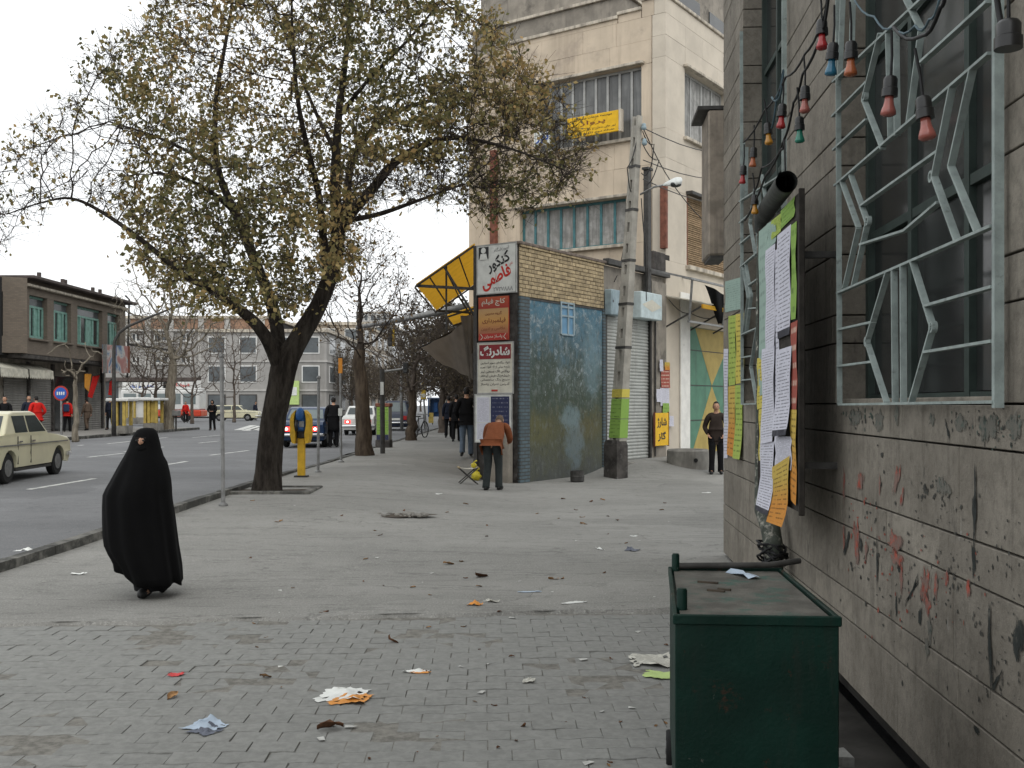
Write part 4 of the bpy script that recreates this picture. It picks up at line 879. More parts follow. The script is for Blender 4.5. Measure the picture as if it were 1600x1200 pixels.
t, ya, yb, za, zb, px_ = signboard('glazed notice case with a pale and a navy notice below the signs', 744, 800, 617, 690, 'sign_white', frame='alu_frame')
U = {0: (0, 0), 1: (1, 0), 2: (1, 1), 3: (0, 1)}
def notice(u0, u1, v0, v1, mat): MB().add([(px_-.002, ya+(yb-ya)*u0, za+(zb-za)*v0), (px_-.002, ya+(yb-ya)*u1, za+(zb-za)*v0), (px_-.002, ya+(yb-ya)*u1, za+(zb-za)*v1), (px_-.002, ya+(yb-ya)*u0, za+(zb-za)*v1)], [(3, 2, 1, 0)]).build('notice', mat, t, uv=U)
notice(.05, .4, .42, .95, 'print_white'); notice(.44, .95, .15, .97, 'print_navy'); notice(.05, .4, .05, .4, 'print_white')
a = kx(790, 752, SX); MB().box(-.2, -.03, .12, .62, -.05, 1.1, .02).build('cabinet', 'plaster_grey', ks); MB().box(-.05, 0, 1.06, 1.16, -.1, KT+.02, .006).build('corner_trim', 'steel_dark', ks)
# ---- awnings and tarpaulin over the street front
aw = thing('awning', 'yellow sheet awning on dark frame above the corner shop front', 'awning')
def awning_sheet(parent, X0, z0, X1, z1, Y0, Y1, mat, n=30):
    V = []
    for j in range(2):
        for i in range(n+1):
            Y = Y0+(Y1-Y0)*i/n; k = .018*(1 if i % 2 else -1)
            V.append(((X0, X1)[j], Y, (z0, z1)[j]+k))
    return MB().add(V, [(i, i+1, n+2+i, n+1+i) for i in range(n)]).build('sheet', mat, parent)
awning_sheet(aw, -.82, 5.2, -2.12, 4.3, 22.35, 28.6, 'awning_yellow')
for Y in (22.4, 28.55): MB().bar((-.82, Y, 5.14), (-2.12, Y, 4.24), .035, .04).build('rafter', 'steel_dark', aw)
for k in (0, .25, .5, .75, 1): MB().bar((-.84-1.28*k, 22.35, 5.12-.9*k), (-.84-1.28*k, 28.6, 5.12-.9*k), .025, .03).build('purlin', 'steel_dark', aw)
for Y in (22.45, 28.5): MB().bar((-.82, Y, 4.2), (-2.1, Y, 4.27), .06, .06).build('strut', 'steel_dark', aw); MB().bar((-.82, Y, 3.6), (-1.5, Y, 4.7), .05, .05).build('strut', 'steel_dark', aw)
MB().bar((-1.45, 22.6, 4.75), (-1.45, 22.6, 3.3), .04, .04).build('hanger', 'steel_dark', aw)
a2 = thing('awning', 'second smaller yellow awning behind the first along the street front', 'awning'); awning_sheet(a2, -.8, 4.6, -1.9, 4.25, 29.5, 33, 'awning_yellow', 14)
for Y in (29.6, 32.9): MB().bar((-.8, Y, 4.53), (-1.9, Y, 4.18), .05, .05).build('rafter', 'steel_dark', a2)
tp = thing('tarpaulin', 'grey brown tarpaulin slung below the yellow awning', 'tarpaulin')
def cloth_patch(P, n, m, fold, parent, nm, mat, k=5):
    P = [Vector(p) for p in P]; V = []
    for j in range(m+1):
        for i in range(n+1):
            u, v_ = i/n, j/m; q = (P[0]*(1-u)+P[1]*u)*(1-v_)+(P[3]*(1-u)+P[2]*u)*v_
            V.append(q+Vector((fold*math.sin(u*k*3.1+v_*2), fold*.6*math.cos(u*k*2.3), -.22*math.sin(math.pi*u)*(1-v_)*fold*8+fold*.4*math.sin(v_*7+u*5))))
    return MB().add(V, [(j*(n+1)+i, j*(n+1)+i+1, (j+1)*(n+1)+i+1, (j+1)*(n+1)+i) for j in range(m) for i in range(n)]).build(nm, mat, parent, smooth=True)
cloth_patch([at(719, 493, 23), at(741, 487, 22.9), at(741, 588, 22.9), at(733, 597, 23)], 10, 10, .03, tp, 'drape', 'tarp', 6)
cloth_patch([at(657, 543, 25), at(724, 505, 23), at(738, 590, 23.1), at(684, 566, 25.3)], 16, 12, .035, tp, 'flap', 'tarp', 4)
MB().tube([at(655, 544, 25), at(733, 505, 26)], .02, 6).build('rope', 'black_wire', tp)
# ------------------------------------------------------------------ shutter shop in the alley
sh = thing('shutter_shop', 'low grey plastered shop with grey roller shutter behind the concrete pole', 'building', KO, KA)
CX_ = 7.08
MB().box(KL+.02, CX_-.02, .05, 3.3, -.1, 5.05).build('wall', 'plaster_grey', sh)
MB().box(KL+.05, CX_+.05, -.12, .045, 5.06, 5.2, .01).build('ledge', 'steel_dark', sh)
a = ky(950, 720, 0); b_ = ky(1013, 470, 0); sx0, sx1, sz0, sz1 = 3.78, ky(1014, 700, 0).x, .27, ky(985, 490, 0).z
def shutter(parent, x0, x1, z0, z1, y, mat, pitch=.1, frame='x'):
    V = []; n = int((z1-z0)/pitch); prof = []
    for k in range(n):
        z = z0+k*pitch; prof += [(0, z), (-.018, z+pitch*.25), (-.022, z+pitch*.55), (0, z+pitch*.92)]
    for (d, z) in prof: V += [(x0, y+d, z), (x1, y+d, z)]
    return MB().add(V, [(2*i, 2*i+1, 2*i+3, 2*i+2) for i in range(len(prof)-1)]).build('roller_shutter', mat, parent)
shutter(sh, sx0, sx1, sz0, sz1, .03, 'shutter_grey', .085)
for x in (sx0-.06, sx1+.02): MB().box(x-.03, x+.05, -.05, .045, sz0, sz1).build('guide', 'steel_dark', sh)
a = ky(988, 498, -.25); b_ = ky(1032, 467, -.25)
hb = MB().box(sx0+1.3, b_.x, -.3, .04, a.z+.05, b_.z+.1, .02).build('shutter_housing', 'box_pale', sh)
mb = MB(); cx, cz = (sx0+1.3+b_.x)/2, (a.z+b_.z)/2+.08; mb.add([(cx-.55, -.304, cz), (cx, -.304, cz-.16), (cx+.55, -.304, cz), (cx, -.304, cz+.16)], [(0, 1, 2, 3)]); mb.build('diamond', 'sign_cream', hb)
MB().box(KL+.12, CX_+.3, -.5, .0, .05, .26, .02).build('step', 'concrete', sh)
MB().box(sx1+.1, CX_-.04, -.04, .045, .2, 4.9).build('jamb', 'plaster_grey', sh)
t = thing('meter_box', 'pale blue electrical box on the wall beside the concrete pole', 'box', KO, KA); a = ky(944, 492, -.02); b_ = ky(965, 456, -.02); MB().box(a.x, b_.x, -.22, -.02, a.z, b_.z, .02).build('case', 'elec_box', t); MB().box(a.x+.04, b_.x-.04, -.226, -.221, a.z+.05, b_.z-.05).build('door', 'elec_box', t); MB().box(a.x+.06, a.x+.09, -.235, -.227, a.z+.3, a.z+.36).build('latch', 'steel_dark', t)
# conduits and posters on the jamb
t = thing('conduits', 'pair of dark conduits running down beside the roller shutter', 'pipe', KO, KA)
for px in (1017, 1024): a = ky(px, 600, -.08); MB().tube([(a.x, -.08, 4.4), (a.x, -.08, .3)], .025, 8).build('conduit', 'steel_dark', t)
parent_n = Vector((0, -1, 0)); kh = lambda px, py: BLK.hit(px, py, 'y', -.05)
def kposter(label, corners, mat, off=.01):
    t = thing('poster', label, 'poster', KO, KA, 'posters beside the alley shutter'); sheet_on(t, 'paper', kh, corners, mat, off, .01, 5); return t
def rc(x0, x1, y0, y1): return [(x0, y0), (x1, y0), (x1, y1), (x0, y1)]
kposter('white notice with red heading on the alley jamb', rc(1032, 1046, 578, 606), 'print_red'); kposter('white printed notice under the red headed one in the alley', rc(1031, 1045, 606, 634), 'print_white'); kposter('narrow bright green flyer on the alley jamb', rc(1034, 1044, 630, 656), 'print_green', .03); kposter('torn white paper hanging low on the alley jamb', rc(1043, 1051, 650, 666), 'print_white', .03); kposter('small orange label on the alley jamb', rc(1038, 1046, 566, 578), 'print_orange'); kposter('narrow white strip notice on the alley conduit', rc(1028, 1033, 562, 580), 'print_white', .05); kposter('pale crumpled flyer beside the alley conduits', rc(1023, 1031, 608, 628), 'print_white', .05)
t = thing('sign_board', 'yellow sign with black Persian letters standing in the alley', 'sign', KO, KA); a = ky(1022, 697, -.12); b_ = ky(1043, 645, -.12); MB().box(a.x, b_.x, -.15, -.12, a.z, b_.z, .004).build('panel', 'sign_yellow', t)
letters('lettering', 'شارژ', 'ink_black', t, ((a.x+b_.x)/2, -.155, a.z+(b_.z-a.z)*.7), (1, 0, 0), (0, 0, 1), (b_.x-a.x)*.7, .28, .03); letters('lettering', 'گاز', 'ink_black', t, ((a.x+b_.x)/2, -.155, a.z+(b_.z-a.z)*.28), (1, 0, 0), (0, 0, 1), (b_.x-a.x)*.6, .26, .03)
for (xa, xb) in ((a.x-.02, a.x+.0), (b_.x, b_.x+.02)): MB().box(xa, xb, -.16, -.11, a.z-.02, b_.z+.02).build('frame', 'rust_red', t)
# ------------------------------------------------------------------ beige apartment building behind
bb = thing('beige_building', 'beige stone apartment building with stepped parapet behind the corner shop', 'building', KO, KA)
YL = 6.6; zS1 = kx(985, 385, CX_).z; zA = kx(900, 52, CX_).z
wA = dict(y0=kx(1002, 150, CX_).y, y1=kx(838, 150, CX_).y, z0=kx(990, 215, CX_).z, z1=kx(1002, 101, CX_).z)
wB = dict(y0=kx(978, 350, CX_).y, y1=kx(812, 350, CX_).y, z0=kx(975, 381, CX_).z, z1=kx(978, 308, CX_).z)
rA = dict(x0=ky(1070, 160, 0).x, x1=ky(1135, 160, 0).x, z0=ky(1070, 214, 0).z, z1=ky(1070, 106, 0).z)
rB = dict(x0=ky(1074, 360, 0).x, x1=ky(1142, 360, 0).x, z0=ky(1074, 415, 0).z, z1=ky(1074, 305, 0).z)
back = BLK.l((-1.1, 52, 0)); back2 = BLK.l((9.3, 52, 0))
MB().prism([(CX_+.4, .4), (17, .4), (back2.x, back2.y), (back.x, back.y), (CX_+.4, YL-.02)], -.1, zA-.9).build('wall_core', 'plaster_dark', bb)
def clad(axis, lo, hi, zs, lens, holes, mat, seed):
    """stone panels over a wall, with real window openings"""
    rr = random.Random(seed)
    for k, (z0, z1) in enumerate(zip(zs, zs[1:])):
        p = lo
        while p < hi-.05:
            q = min(hi, p+lens*rr.uniform(.85, 1.15)); q = hi if hi-q < lens*.35 else q
            segs = [(p, q)]
            for (h0, h1, hz0, hz1) in holes:
                if z0 >= hz0-.01 and z1 <= hz1+.01:
                    ns = []
                    for (a, b_) in segs:
                        if b_ <= h0 or a >= h1: ns.append((a, b_)); continue
                        if a < h0: ns.append((a, h0))
                        if b_ > h1: ns.append((h1, b_))
                    segs = ns
            for (a, b_) in segs:
                if b_-a < .03: continue
                d = rr.uniform(-.003, .003)
                mb = MB()
                if axis == 'x': mb.box(CX_+d, CX_+.4, a+.002, b_-.002, z0+.002, z1-.002, .003)
                else: mb.box(a+.002, b_-.002, d, .4, z0+.002, z1-.002, .003)
                mb.build('stone_panel', mat, bb)
            p = q
zl = sorted({4.2, wB['z0'], wB['z1'], (wB['z1']+wA['z0'])/2, wA['z0'], wA['z1'], (wA['z1']+zA)/2, zA})
clad('x', .42, YL, zl, 1.25, [(wA['y0'], wA['y1'], wA['z0'], wA['z1']), (wB['y0'], wB['y1'], wB['z0'], wB['z1'])], 'beige', 5)
zr = sorted({-.05, 2.0, rB['z0'], rB['z1'], (rB['z1']+rA['z0'])/2, rA['z0'], rA['z1'], (rA['z1']+zA)/2, zA})
gx0, gx1, gz1 = ky(1076, 600, 0).x, ky(1150, 600, 0).x, ky(1080, 510, 0).z
zr = sorted(set(zr+[gz1]))
zr = [z for z in zr if z != 2.0]
clad('y', CX_+.002, 17, zr, 1.25, [(rA['x0'], rA['x1'], rA['z0'], rA['z1']), (rB['x0'], rB['x1'], rB['z0'], rB['z1']), (gx0, gx1, -1, gz1)], 'beige_lit', 6)
# stepped parapet
def par(y0, y1, z): 
    MB().box(CX_+.002, CX_+.3, y0, y1, zA+.003, z).build('parapet', 'beige', bb); MB().box(CX_-.06, CX_+.36, y0-.02, y1+.02, z+.002, z+.09, .01).build('coping', 'coping', bb)
y1_, y2_ = kx(1003, 20, CX_).y, kx(966, 30, CX_).y
par(.35, y1_, kx(1030, -4, CX_).z); par(y1_+.03, y2_, kx(985, 20, CX_).z); par(y2_+.03, YL-.9, zA+.12)
MB().box(CX_, 17, .0, .34, zA+.003, kx(1030, -4, CX_).z, .004).build('parapet', 'beige_lit', bb); MB().box(CX_-.06, 17, -.06, .38, kx(1030, -4, CX_).z+.003, kx(1030, -4, CX_).z+.095, .01).build('coping', 'coping', bb)
# penthouse set back behind the terrace
MB().box(CX_+2.2, 17, 2.4, YL+1.5, zA-1, zA+1.7).build('terrace_wall', 'plaster_grey', bb); MB().box(CX_+2.1, 17, 2.3, YL+1.6, zA+1.705, zA+1.8, .01).build('coping', 'coping', bb)
MB().box(CX_+4.2, 17, 1.8, 9.2, zA-1, zA+7).build('penthouse_wall', 'plaster_grey', bb)
for i in range(3): MB().box(CX_+4.6+2.4*i, CX_+6.2+2.4*i, 1.76, 1.81, zA+.9, zA+2.6).build('window', 'pane_grey', bb)
# windows
def win_x(d, n, fr, gl, cur):
    y0, y1, z0, z1 = d['y0'], d['y1'], d['z0'], d['z1']; w_ = thing
    f = MB(); c = CX_+.2
    f.box(c-.03, c+.03, y0, y1, z0, z0+.07); f.box(c-.03, c+.03, y0, y1, z1-.07, z1)
    for i in range(n+1):
        y = y0+(y1-y0)*i/n; y = min(max(y, y0+.035), y1-.035); f.box(c-.035, c+.035, y-.035, y+.035, z0+.071, z1-.071)
    fo = f.build('window', fr, bb)
    for i in range(n): MB().box(c-.004, c+.004, y0+(y1-y0)*i/n+.036, y0+(y1-y0)*(i+1)/n-.036, z0+.072, z1-.072).build('pane', gl, fo)
    MB().box(CX_-.12, CX_+.0, y0-.1, y1+.1, z0-.09, z0-.002, .01).build('sill', 'coping', bb); MB().box(CX_-.14, CX_-.001, y0-.1, y1+.1, z1+.002, z1+.08, .01).build('window_hood', 'coping', bb)
    MB().box(c+.15, c+.19, y0, y1, z0, z1).build('curtain', cur, fo)
def win_y(d, n, fr, gl):
    x0, x1, z0, z1 = d['x0'], d['x1'], d['z0'], d['z1']; f = MB(); c = .2
    f.box(x0, x1, c-.03, c+.03, z0, z0+.07); f.box(x0, x1, c-.03, c+.03, z1-.07, z1)
    for i in range(n+1):
        x = x0+(x1-x0)*i/n; x = min(max(x, x0+.035), x1-.035); f.box(x-.035, x+.035, c-.035, c+.035, z0+.071, z1-.071)
    fo = f.build('window', fr, bb)
    for i in range(n): MB().box(x0+(x1-x0)*i/n+.036, x0+(x1-x0)*(i+1)/n-.036, c-.004, c+.004, z0+.072, z1-.072).build('pane', gl, fo)
    MB().box(x0-.1, x1+.1, -.12, -.001, z0-.09, z0-.002, .01).build('sill', 'coping', bb); MB().box(x0-.1, x1+.1, -.14, -.001, z1+.002, z1+.08, .01).build('window_hood', 'coping', bb)
win_x(wA, 9, 'alu_frame', 'pane_lace', 'curtain'); win_x(wB, 8, 'teal_frame', 'curtain', 'curtain'); win_y(rA, 4, 'alu_frame', 'curtain')
# bamboo blind in the lower alley window
bl_ = MB().box(rB['x0'], rB['x1'], .12, .14, rB['z0'], rB['z1']).build('blind', 'bamboo', bb)
zz = rB['z0']
while zz < rB['z1']-.03:
    MB().box(rB['x0']+.02, rB['x1']-.02, .085, .118, zz+.004, zz+.03+random.uniform(0, .02)).build('slat', 'bamboo', bl_); zz += .058
MB().box(rB['x0']-.12, rB['x1']+.1, -.14, -.001, rB['z0']-.12, rB['z0']-.002, .01).build('sill', 'coping', bb); MB().box(rB['x0']-.1, rB['x1']+.1, -.2, -.001, rB['z1']+.002, rB['z1']+.1, .01).build('window_hood', 'steel_dark', bb)
MB().box(rB['x0']-.05, rB['x0']-.002, .0-.01, .05, rB['z0'], rB['z1']).build('window_jamb', 'rust_red', bb)
a = kx(1037, 290, CX_-.1); b_ = kx(1037, 388, CX_-.1); MB().box(CX_-.13, CX_-.002, a.y-.08, a.y+.1, b_.z, a.z, .01).build('downpipe', 'rust_red', bb)
a = kx(771, 300, CX_-.1); MB().box(CX_-.16, CX_-.002, a.y-.1, a.y+.1, 4.4, kx(771, 235, CX_-.1).z, .01).build('downpipe', 'rust_red', bb)
# white pillar, garage door
MB().box(gx0-.62, gx0-.02, -.06, -.004, .2, gz1+.9, .01).build('pilaster', 'white_paint', bb)
gd = MB().box(gx0, gx1, .1, .16, .2, gz1).build('garage_door', 'door_green', bb)
def tri(p, nm='door_panel'): MB().add([(x, .094, z) for x, z in p]+[(x, .1, z) for x, z in p], [(0, 1, 2), (0, 3, 4, 1), (1, 4, 5, 2), (2, 5, 3, 0)]).build(nm, 'door_yellow', gd)
xm = ky(1112, 600, .1).x; zm = ky(1112, 603, .1).z
xl = ky(1086, 520, .1).x; tri([(xl, gz1-.01), (xm, zm+.005), (gx1, gz1-.01)]); xl2 = ky(1081, 700, .1).x; tri([(xm, zm-.005), (xl2, .25), (gx1, .25)])
for z in (zm, zm-1.0, zm+1.0): MB().box(gx0, gx1, .088, .0935, z-.012, z+.012).build('seam', 'steel_dark', gd)
MB().box(gx0-.1, gx1, -.6, .1, .05, .26, .02).build('door_step', 'concrete', bb)
# canopy and folded awning over the garage
cn = thing('canopy', 'pale rusty sheet canopy above the green and yellow garage door', 'canopy', KO, KA)
a = ky(1046, 470, -.1); x0, x1 = a.x-.1, 13
V = [(x0, -.02, a.z+.12), (x1, -.02, a.z+.12), (x1, -1.1, a.z-.12), (x0, -1.1, a.z-.12)]
MB().quad(*V, th=.03).build('sheet', 'tin_pale', cn); MB().box(x0, x1, -1.12, -1.07, a.z-.26, a.z-.15).build('fascia', 'awning_yellow', cn)
for x in (x0+.05, x0+1.6, x0+3.2): MB().bar((x, -.02, a.z-.7), (x, -1.05, a.z-.2), .04, .04).build('strut', 'steel_dark', cn)
fa = thing('folded_awning', 'folded dark awning on grey steel frame near the wall corner', 'awning', KO, KA)
p0 = ky(1076, 436, -1.2); xs = [p0.x, p0.x+2.2]
for x in xs:
    MB().bar((x, -.02, p0.z+.35), (x, -1.3, p0.z+.0), .05, .05).build('arm', 'steel_grey', fa); MB().bar((x, -1.3, p0.z), (x+.25, -1.1, p0.z-1.05), .05, .05).build('arm', 'steel_grey', fa)
MB().bar((xs[0]-.1, -1.3, p0.z), (xs[1]+.8, -1.3, p0.z), .05, .05).build('front_bar', 'steel_grey', fa); MB().bar((xs[0]+.2, -1.1, p0.z-1.05), (xs[1]+.8, -1.1, p0.z-1.05), .05, .05).build('front_bar', 'steel_grey', fa)
cloth_patch([(xs[0]+1.0, -1.25, p0.z-.05), (xs[1]+.9, -1.25, p0.z-.05), (xs[1]+.9, -1.0, p0.z-1.0), (xs[1]+.2, -1.0, p0.z-1.0)], 14, 6, .09, fa, 'cloth', 'cloth_black', 5)
# signs at the windows
t = thing('sign_board', 'yellow office sign with dark Persian text below the upper windows', 'sign', KO, KA)
a = kx(888, 224, CX_-.3); b_ = kx(968, 172, CX_-.3); MB().box(CX_-.36, CX_-.3, b_.y, a.y, a.z+.1, b_.z, .01).build('panel', 'sign_yellow', t)
MB().box(CX_-.37, CX_-.2, b_.y-.08, b_.y-.005, a.z+.08, b_.z+.02, .01).build('side_frame', 'coping', t)
for s_, v, h_, w_, mt in (('موسسه خدمات مسافرتی', .87, .12, .75, 'ink_black'), ('پرواز', .6, .22, .5, 'ink_brown'), ('تور های داخلی و خارجی ثبت نام', .3, .12, .9, 'ink_black'), ('طبقه دوم تلفن ۸۸۹۴', .12, .11, .85, 'ink_black')):
    letters('lettering', s_, mt, t, (CX_-.365, (a.y+b_.y)/2, a.z+.1+(b_.z-a.z-.1)*v), (0, -1, 0), (0, 0, 1), (a.y-b_.y)*w_, (b_.z-a.z)*h_, .012)
t = thing('sign_board', 'blue office sign partly hidden by twigs beside the yellow sign', 'sign', KO, KA); a = kx(836, 230, CX_-.3); b_ = kx(862, 203, CX_-.3); MB().box(CX_-.36, CX_-.3, b_.y, a.y, a.z, b_.z, .01).build('panel', 'sign_white', t); letters('lettering', 'تور', 'sign_blue', t, (CX_-.365, (a.y+b_.y)/2, (a.z+b_.z)/2), (0, -1, 0), (0, 0, 1), (a.y-b_.y)*.8, (b_.z-a.z)*.7, .03)
# soot-stained stub wall and post on the shop roof
t = thing('roof_stub', 'soot-blackened stub wall on the shop roof by the pole', 'wall', KO, KA); a = ky(1012, 470, -.02); b_ = ky(1048, 398, -.02); MB().box(a.x+.4, b_.x, .0, .3, 5.21, b_.z, .03).build('wall', 'plaster_dark', t)
t = thing('utility_post', 'dark steel post rising from the shop roof beside the concrete pole', 'post', KO, KA); a = ky(1010, 470, -.1); b_ = ky(1012, 266, -.1); MB().box(b_.x-.09, b_.x+.1, -.16, -.02, 4.0, b_.z, .01).build('post', 'steel_dark', t)
MB().box(b_.x-.14, b_.x+.16, -.18, .0, b_.z, b_.z+.06).build('cap', 'steel_dark', t)
# ---- perforated concrete pole
pb = gnd(962, 747); pt = at(996, 182, pb.y+.1)
cp = thing('concrete_pole', 'leaning perforated concrete utility pole with green posters and street lamp', 'pole', pb, R(38))
d = pt-pb; lx = (Matrix.Rotation(-R(38), 3, 'Z') @ Vector((d.x, d.y, 0)))
def pole_pt(t_): return Vector((lx.x*t_, lx.y*t_, d.z*t_))
def pole_seg(mb, t0, t1, sx0, sx1, sy0, sy1):
    rings = []
    for t_ in (t0, t1):
        k = .175-.08*t_; h = k*.7; c = pole_pt(t_); rings.append([c+Vector((sx*h, sy*k, 0)) for sx, sy in ((sx0, sy0), (sx1, sy0), (sx1, sy1), (sx0, sy1))])
    mb.loft(rings)
for nm, q in (('flange', (-1, 1, .35, 1)), ('flange', (-1, 1, -1, -.35))): mb = MB(); pole_seg(mb, 0, 1, *q); mb.build(nm, 'pole_concrete', cp)
n = 17
for i in range(n):
    t0 = i/n; mb = MB(); pole_seg(mb, t0+.0, t0+.55/n, -.9, .9, -.34, .34); mb.build('web', 'pole_concrete', cp)
for t_ in (.36, .48, .6, .74, .86):
    c = pole_pt(t_); k = .182-.08*t_; mb = MB(); mb.loft([[c+Vector((sx*k*.72, sy*k*1.02, z)) for sx, sy in ((-1, -1), (1, -1), (1, 1), (-1, 1))] for z in (-.03, .03)]); mb.build('band', 'steel_dark', cp)
mb = MB(); mb.loft([[Vector((sx*.17, sy*.215, z)) for sx, sy in ((-1, -1), (1, -1), (1, 1), (-1, 1))] for z in (-.02, .75)]+[[Vector((sx*.14, sy*.185, .86)) for sx, sy in ((-1, -1), (1, -1), (1, 1), (-1, 1))]]); mb.build('base_sleeve', 'plaster_dark', cp)
def wrap(za, zb, mat):
    U = {}; V = []
    for (z, v) in ((za, 0), (zb, 1)):
        t_ = z/d.z; k = .18-.08*t_; c = pole_pt(t_)
        for j, (sx, sy) in enumerate(((-1, 1), (-1, -1), (1, -1), (1, 1))): U[len(V)] = (j/1.0, v); V.append(c+Vector((sx*k*.74, sy*k*1.03, 0)))
    MB().add(V, [(0, 1, 5, 4), (1, 2, 6, 5), (2, 3, 7, 6)]).build('poster', mat, cp, uv=U)
zf = lambda py: CAMZ+(HY-py)/F*pb.y-pb.z
wrap(zf(684), zf(655), 'print_green'); wrap(zf(654), zf(623), 'print_green'); wrap(zf(621), zf(608), 'print_yellow')
# lamp on the pole
lp = thing('street_lamp', 'white street lamp head on a short arm at the concrete pole', 'street lamp', (0, 0, 0))
a, b_, c = at(1000, 304, pb.y-.2), at(1022, 292, pb.y-.3), at(1036, 289, pb.y-.35)
MB().tube([a, b_, c], .022, 8).build('arm', 'steel_grey', lp, smooth=True)
e = at(1066, 281, pb.y-.5); mb = MB(); u = (e-c).normalized(); P = [c+u*(e-c).length*k for k in (0, .15, .4, .7, .95, 1)]; mb.tube(P, [.03, .06, .1, .13, .09, .03], 12, sq=.6); mb.build('head', 'lamp_white', lp, smooth=True)
mb = MB(); mb.sphere(c.lerp(e, .65)-Vector((0, 0, .06)), (.14, .1, .07)); mb.build('lens', 'pane_grey', lp, smooth=True)
# insulators and wires at the pole head
wr = thing('pole_wires', 'tangled service wires running from the concrete pole', 'wire')
for P in ([at(1004, 198, pb.y), at(1060, 300, 26), at(1125, 362, 28)], [at(996, 215, pb.y), at(980, 262, pb.y-.1), at(986, 300, pb.y)], [at(1004, 205, pb.y), at(1022, 225, pb.y), at(1016, 262, pb.y), at(1002, 270, pb.y)], [at(1004, 225, pb.y), at(1030, 250, pb.y), at(1010, 290, pb.y)], [at(1002, 310, pb.y), at(1008, 380, pb.y), at(1010, 470, 25.5)], [at(1005, 200, pb.y), at(1130, 240, 30)], [at(1005, 250, pb.y), at(1130, 280, 30)], [at(1005, 280, pb.y), at(1130, 318, 30)], [at(990, 330, pb.y), at(975, 385, 26), at(960, 440, 25.2)], [at(1045, 468, 27), at(1080, 490, 28), at(1128, 492, 29)]):
    Q = []
    for a, b_ in zip(P, P[1:]): Q += [a.lerp(b_, k/5)-Vector((0, 0, .12*math.sin(math.pi*k/5))) for k in range(5)]
    MB().tube(Q+[P[-1]], .012, 5).build('wire', 'black_wire', wr)
for (px, py) in ((1006, 198), (1007, 222)): MB().lathe([(.02, -.08), (.06, -.05), (.06, .0), (.045, .02), (.05, .06), (.02, .08)], 10, at(px, py, pb.y)).build('insulator', 'elec_box', wr, smooth=True)
# concrete ring on the alley ground
c = gnd(1075, 727); t = thing('concrete_ring', 'low round concrete well ring in front of the garage door', 'well ring', c); mb = MB().lathe([(.52, -.15), (.52, .36), (.48, .4), (.36, .4), (.34, .36), (.34, .1)], 28); mb.build('ring', 'concrete', t, smooth='auto', fixn=True)
MB().lathe([(.02, -.01), (.05, -.01), (.05, .01), (.02, .01)], 10, (.1, -.525, .15), 'y').build('drain_hole', 'dark_void', t); MB().lathe([(.01, .0), (.335, .0)], 20, (0, 0, .2), cap=False).build('fill', 'soil', t)
# ------------------------------------------------------------------ two-storey brick corner house across the road
lb = thing('brick_house', 'two-storey brown brick house with mint green windows across the road', 'building')
FX = -22.4
def ly(px): return FX*F/(px-CX)            # depth at which the street face meets a photo column
def lz(py, Y): return CAMZ+(HY-py)/F*Y
YA, YB = ly(40), ly(196); z2, z1_ = 7.45, 4.0
zw0, zw1 = 4.75, 6.75
wins_px = [(46, 74), (84, 111), (121, 160), (168, 187)]
wy = [(ly(a), ly(b)) for a, b in wins_px]
# street face as piers, spandrel and parapet so that the openings are real
cur = YA
for (a, b_) in wy+[(YB, YB)]:
    if a-cur > .02: MB().box(FX-.5, FX, cur, a, zw0, zw1).build('pier', 'brick_brown', lb)
    cur = b_
MB().box(FX-.5, FX+.0, YA, YB, z1_, zw0-.003).build('spandrel', 'brick_brown', lb); MB().box(FX-.5, FX, YA, YB, zw1+.003, z2).build('parapet', 'brick_brown', lb)
MB().box(FX-14, FX-.6, YA-3, YB, z1_-.1, z2-.05).build('wall_core', 'dark_void', lb)
MB().box(FX-.3, FX+.22, YA-.1, YB+.05, zw1+.35, zw1+.47, .02).build('string_course', 'coping', lb)
MB().box(FX-13, FX+.5, YA-.2, YB+.6, z2+.003, z2+.14, .02).build('roof', 'roof_dark', lb)
rf = [o for o in lb.children if o.name.startswith('roof')][0]
for px in (78, 114, 118, 160, 171): y = ly(px); MB().box(FX-.6, FX-.45, y-.08, y+.08, z2+.145, z2+.6).build('roof_stub', 'roof_dark', rf)
for (a, b_) in wy:
    f = MB(); c = FX-.25; n = 4 if b_-a < 4.5 else 5
    f.box(c-.05, c+.05, a, b_, zw0, zw0+.14); f.box(c-.05, c+.05, a, b_, zw1-.55, zw1-.45); f.box(c-.05, c+.05, a, b_, zw1-.1, zw1)
    for i in range(n+1): y = min(max(a+(b_-a)*i/n, a+.07), b_-.07); f.box(c-.06, c+.06, y-.07, y+.07, zw0+.141, zw1-.56)
    fo = f.build('window', 'mint_frame', lb)
    for i in range(n): MB().box(c-.02, c, a+(b_-a)*i/n+.071, a+(b_-a)*(i+1)/n-.071, zw0+.142, zw1-.56).build('pane', 'pane_grey' if i % 2 else 'mint_frame', fo)
    MB().box(c-.02, c, a, b_, zw1-.44, zw1-.11).build('transom', 'pane_far', fo)
    MB().box(FX-.2, FX+.12, a-.1, b_+.1, zw0-.1, zw0-.003, .02).build('sill', 'brick_brown', lb)
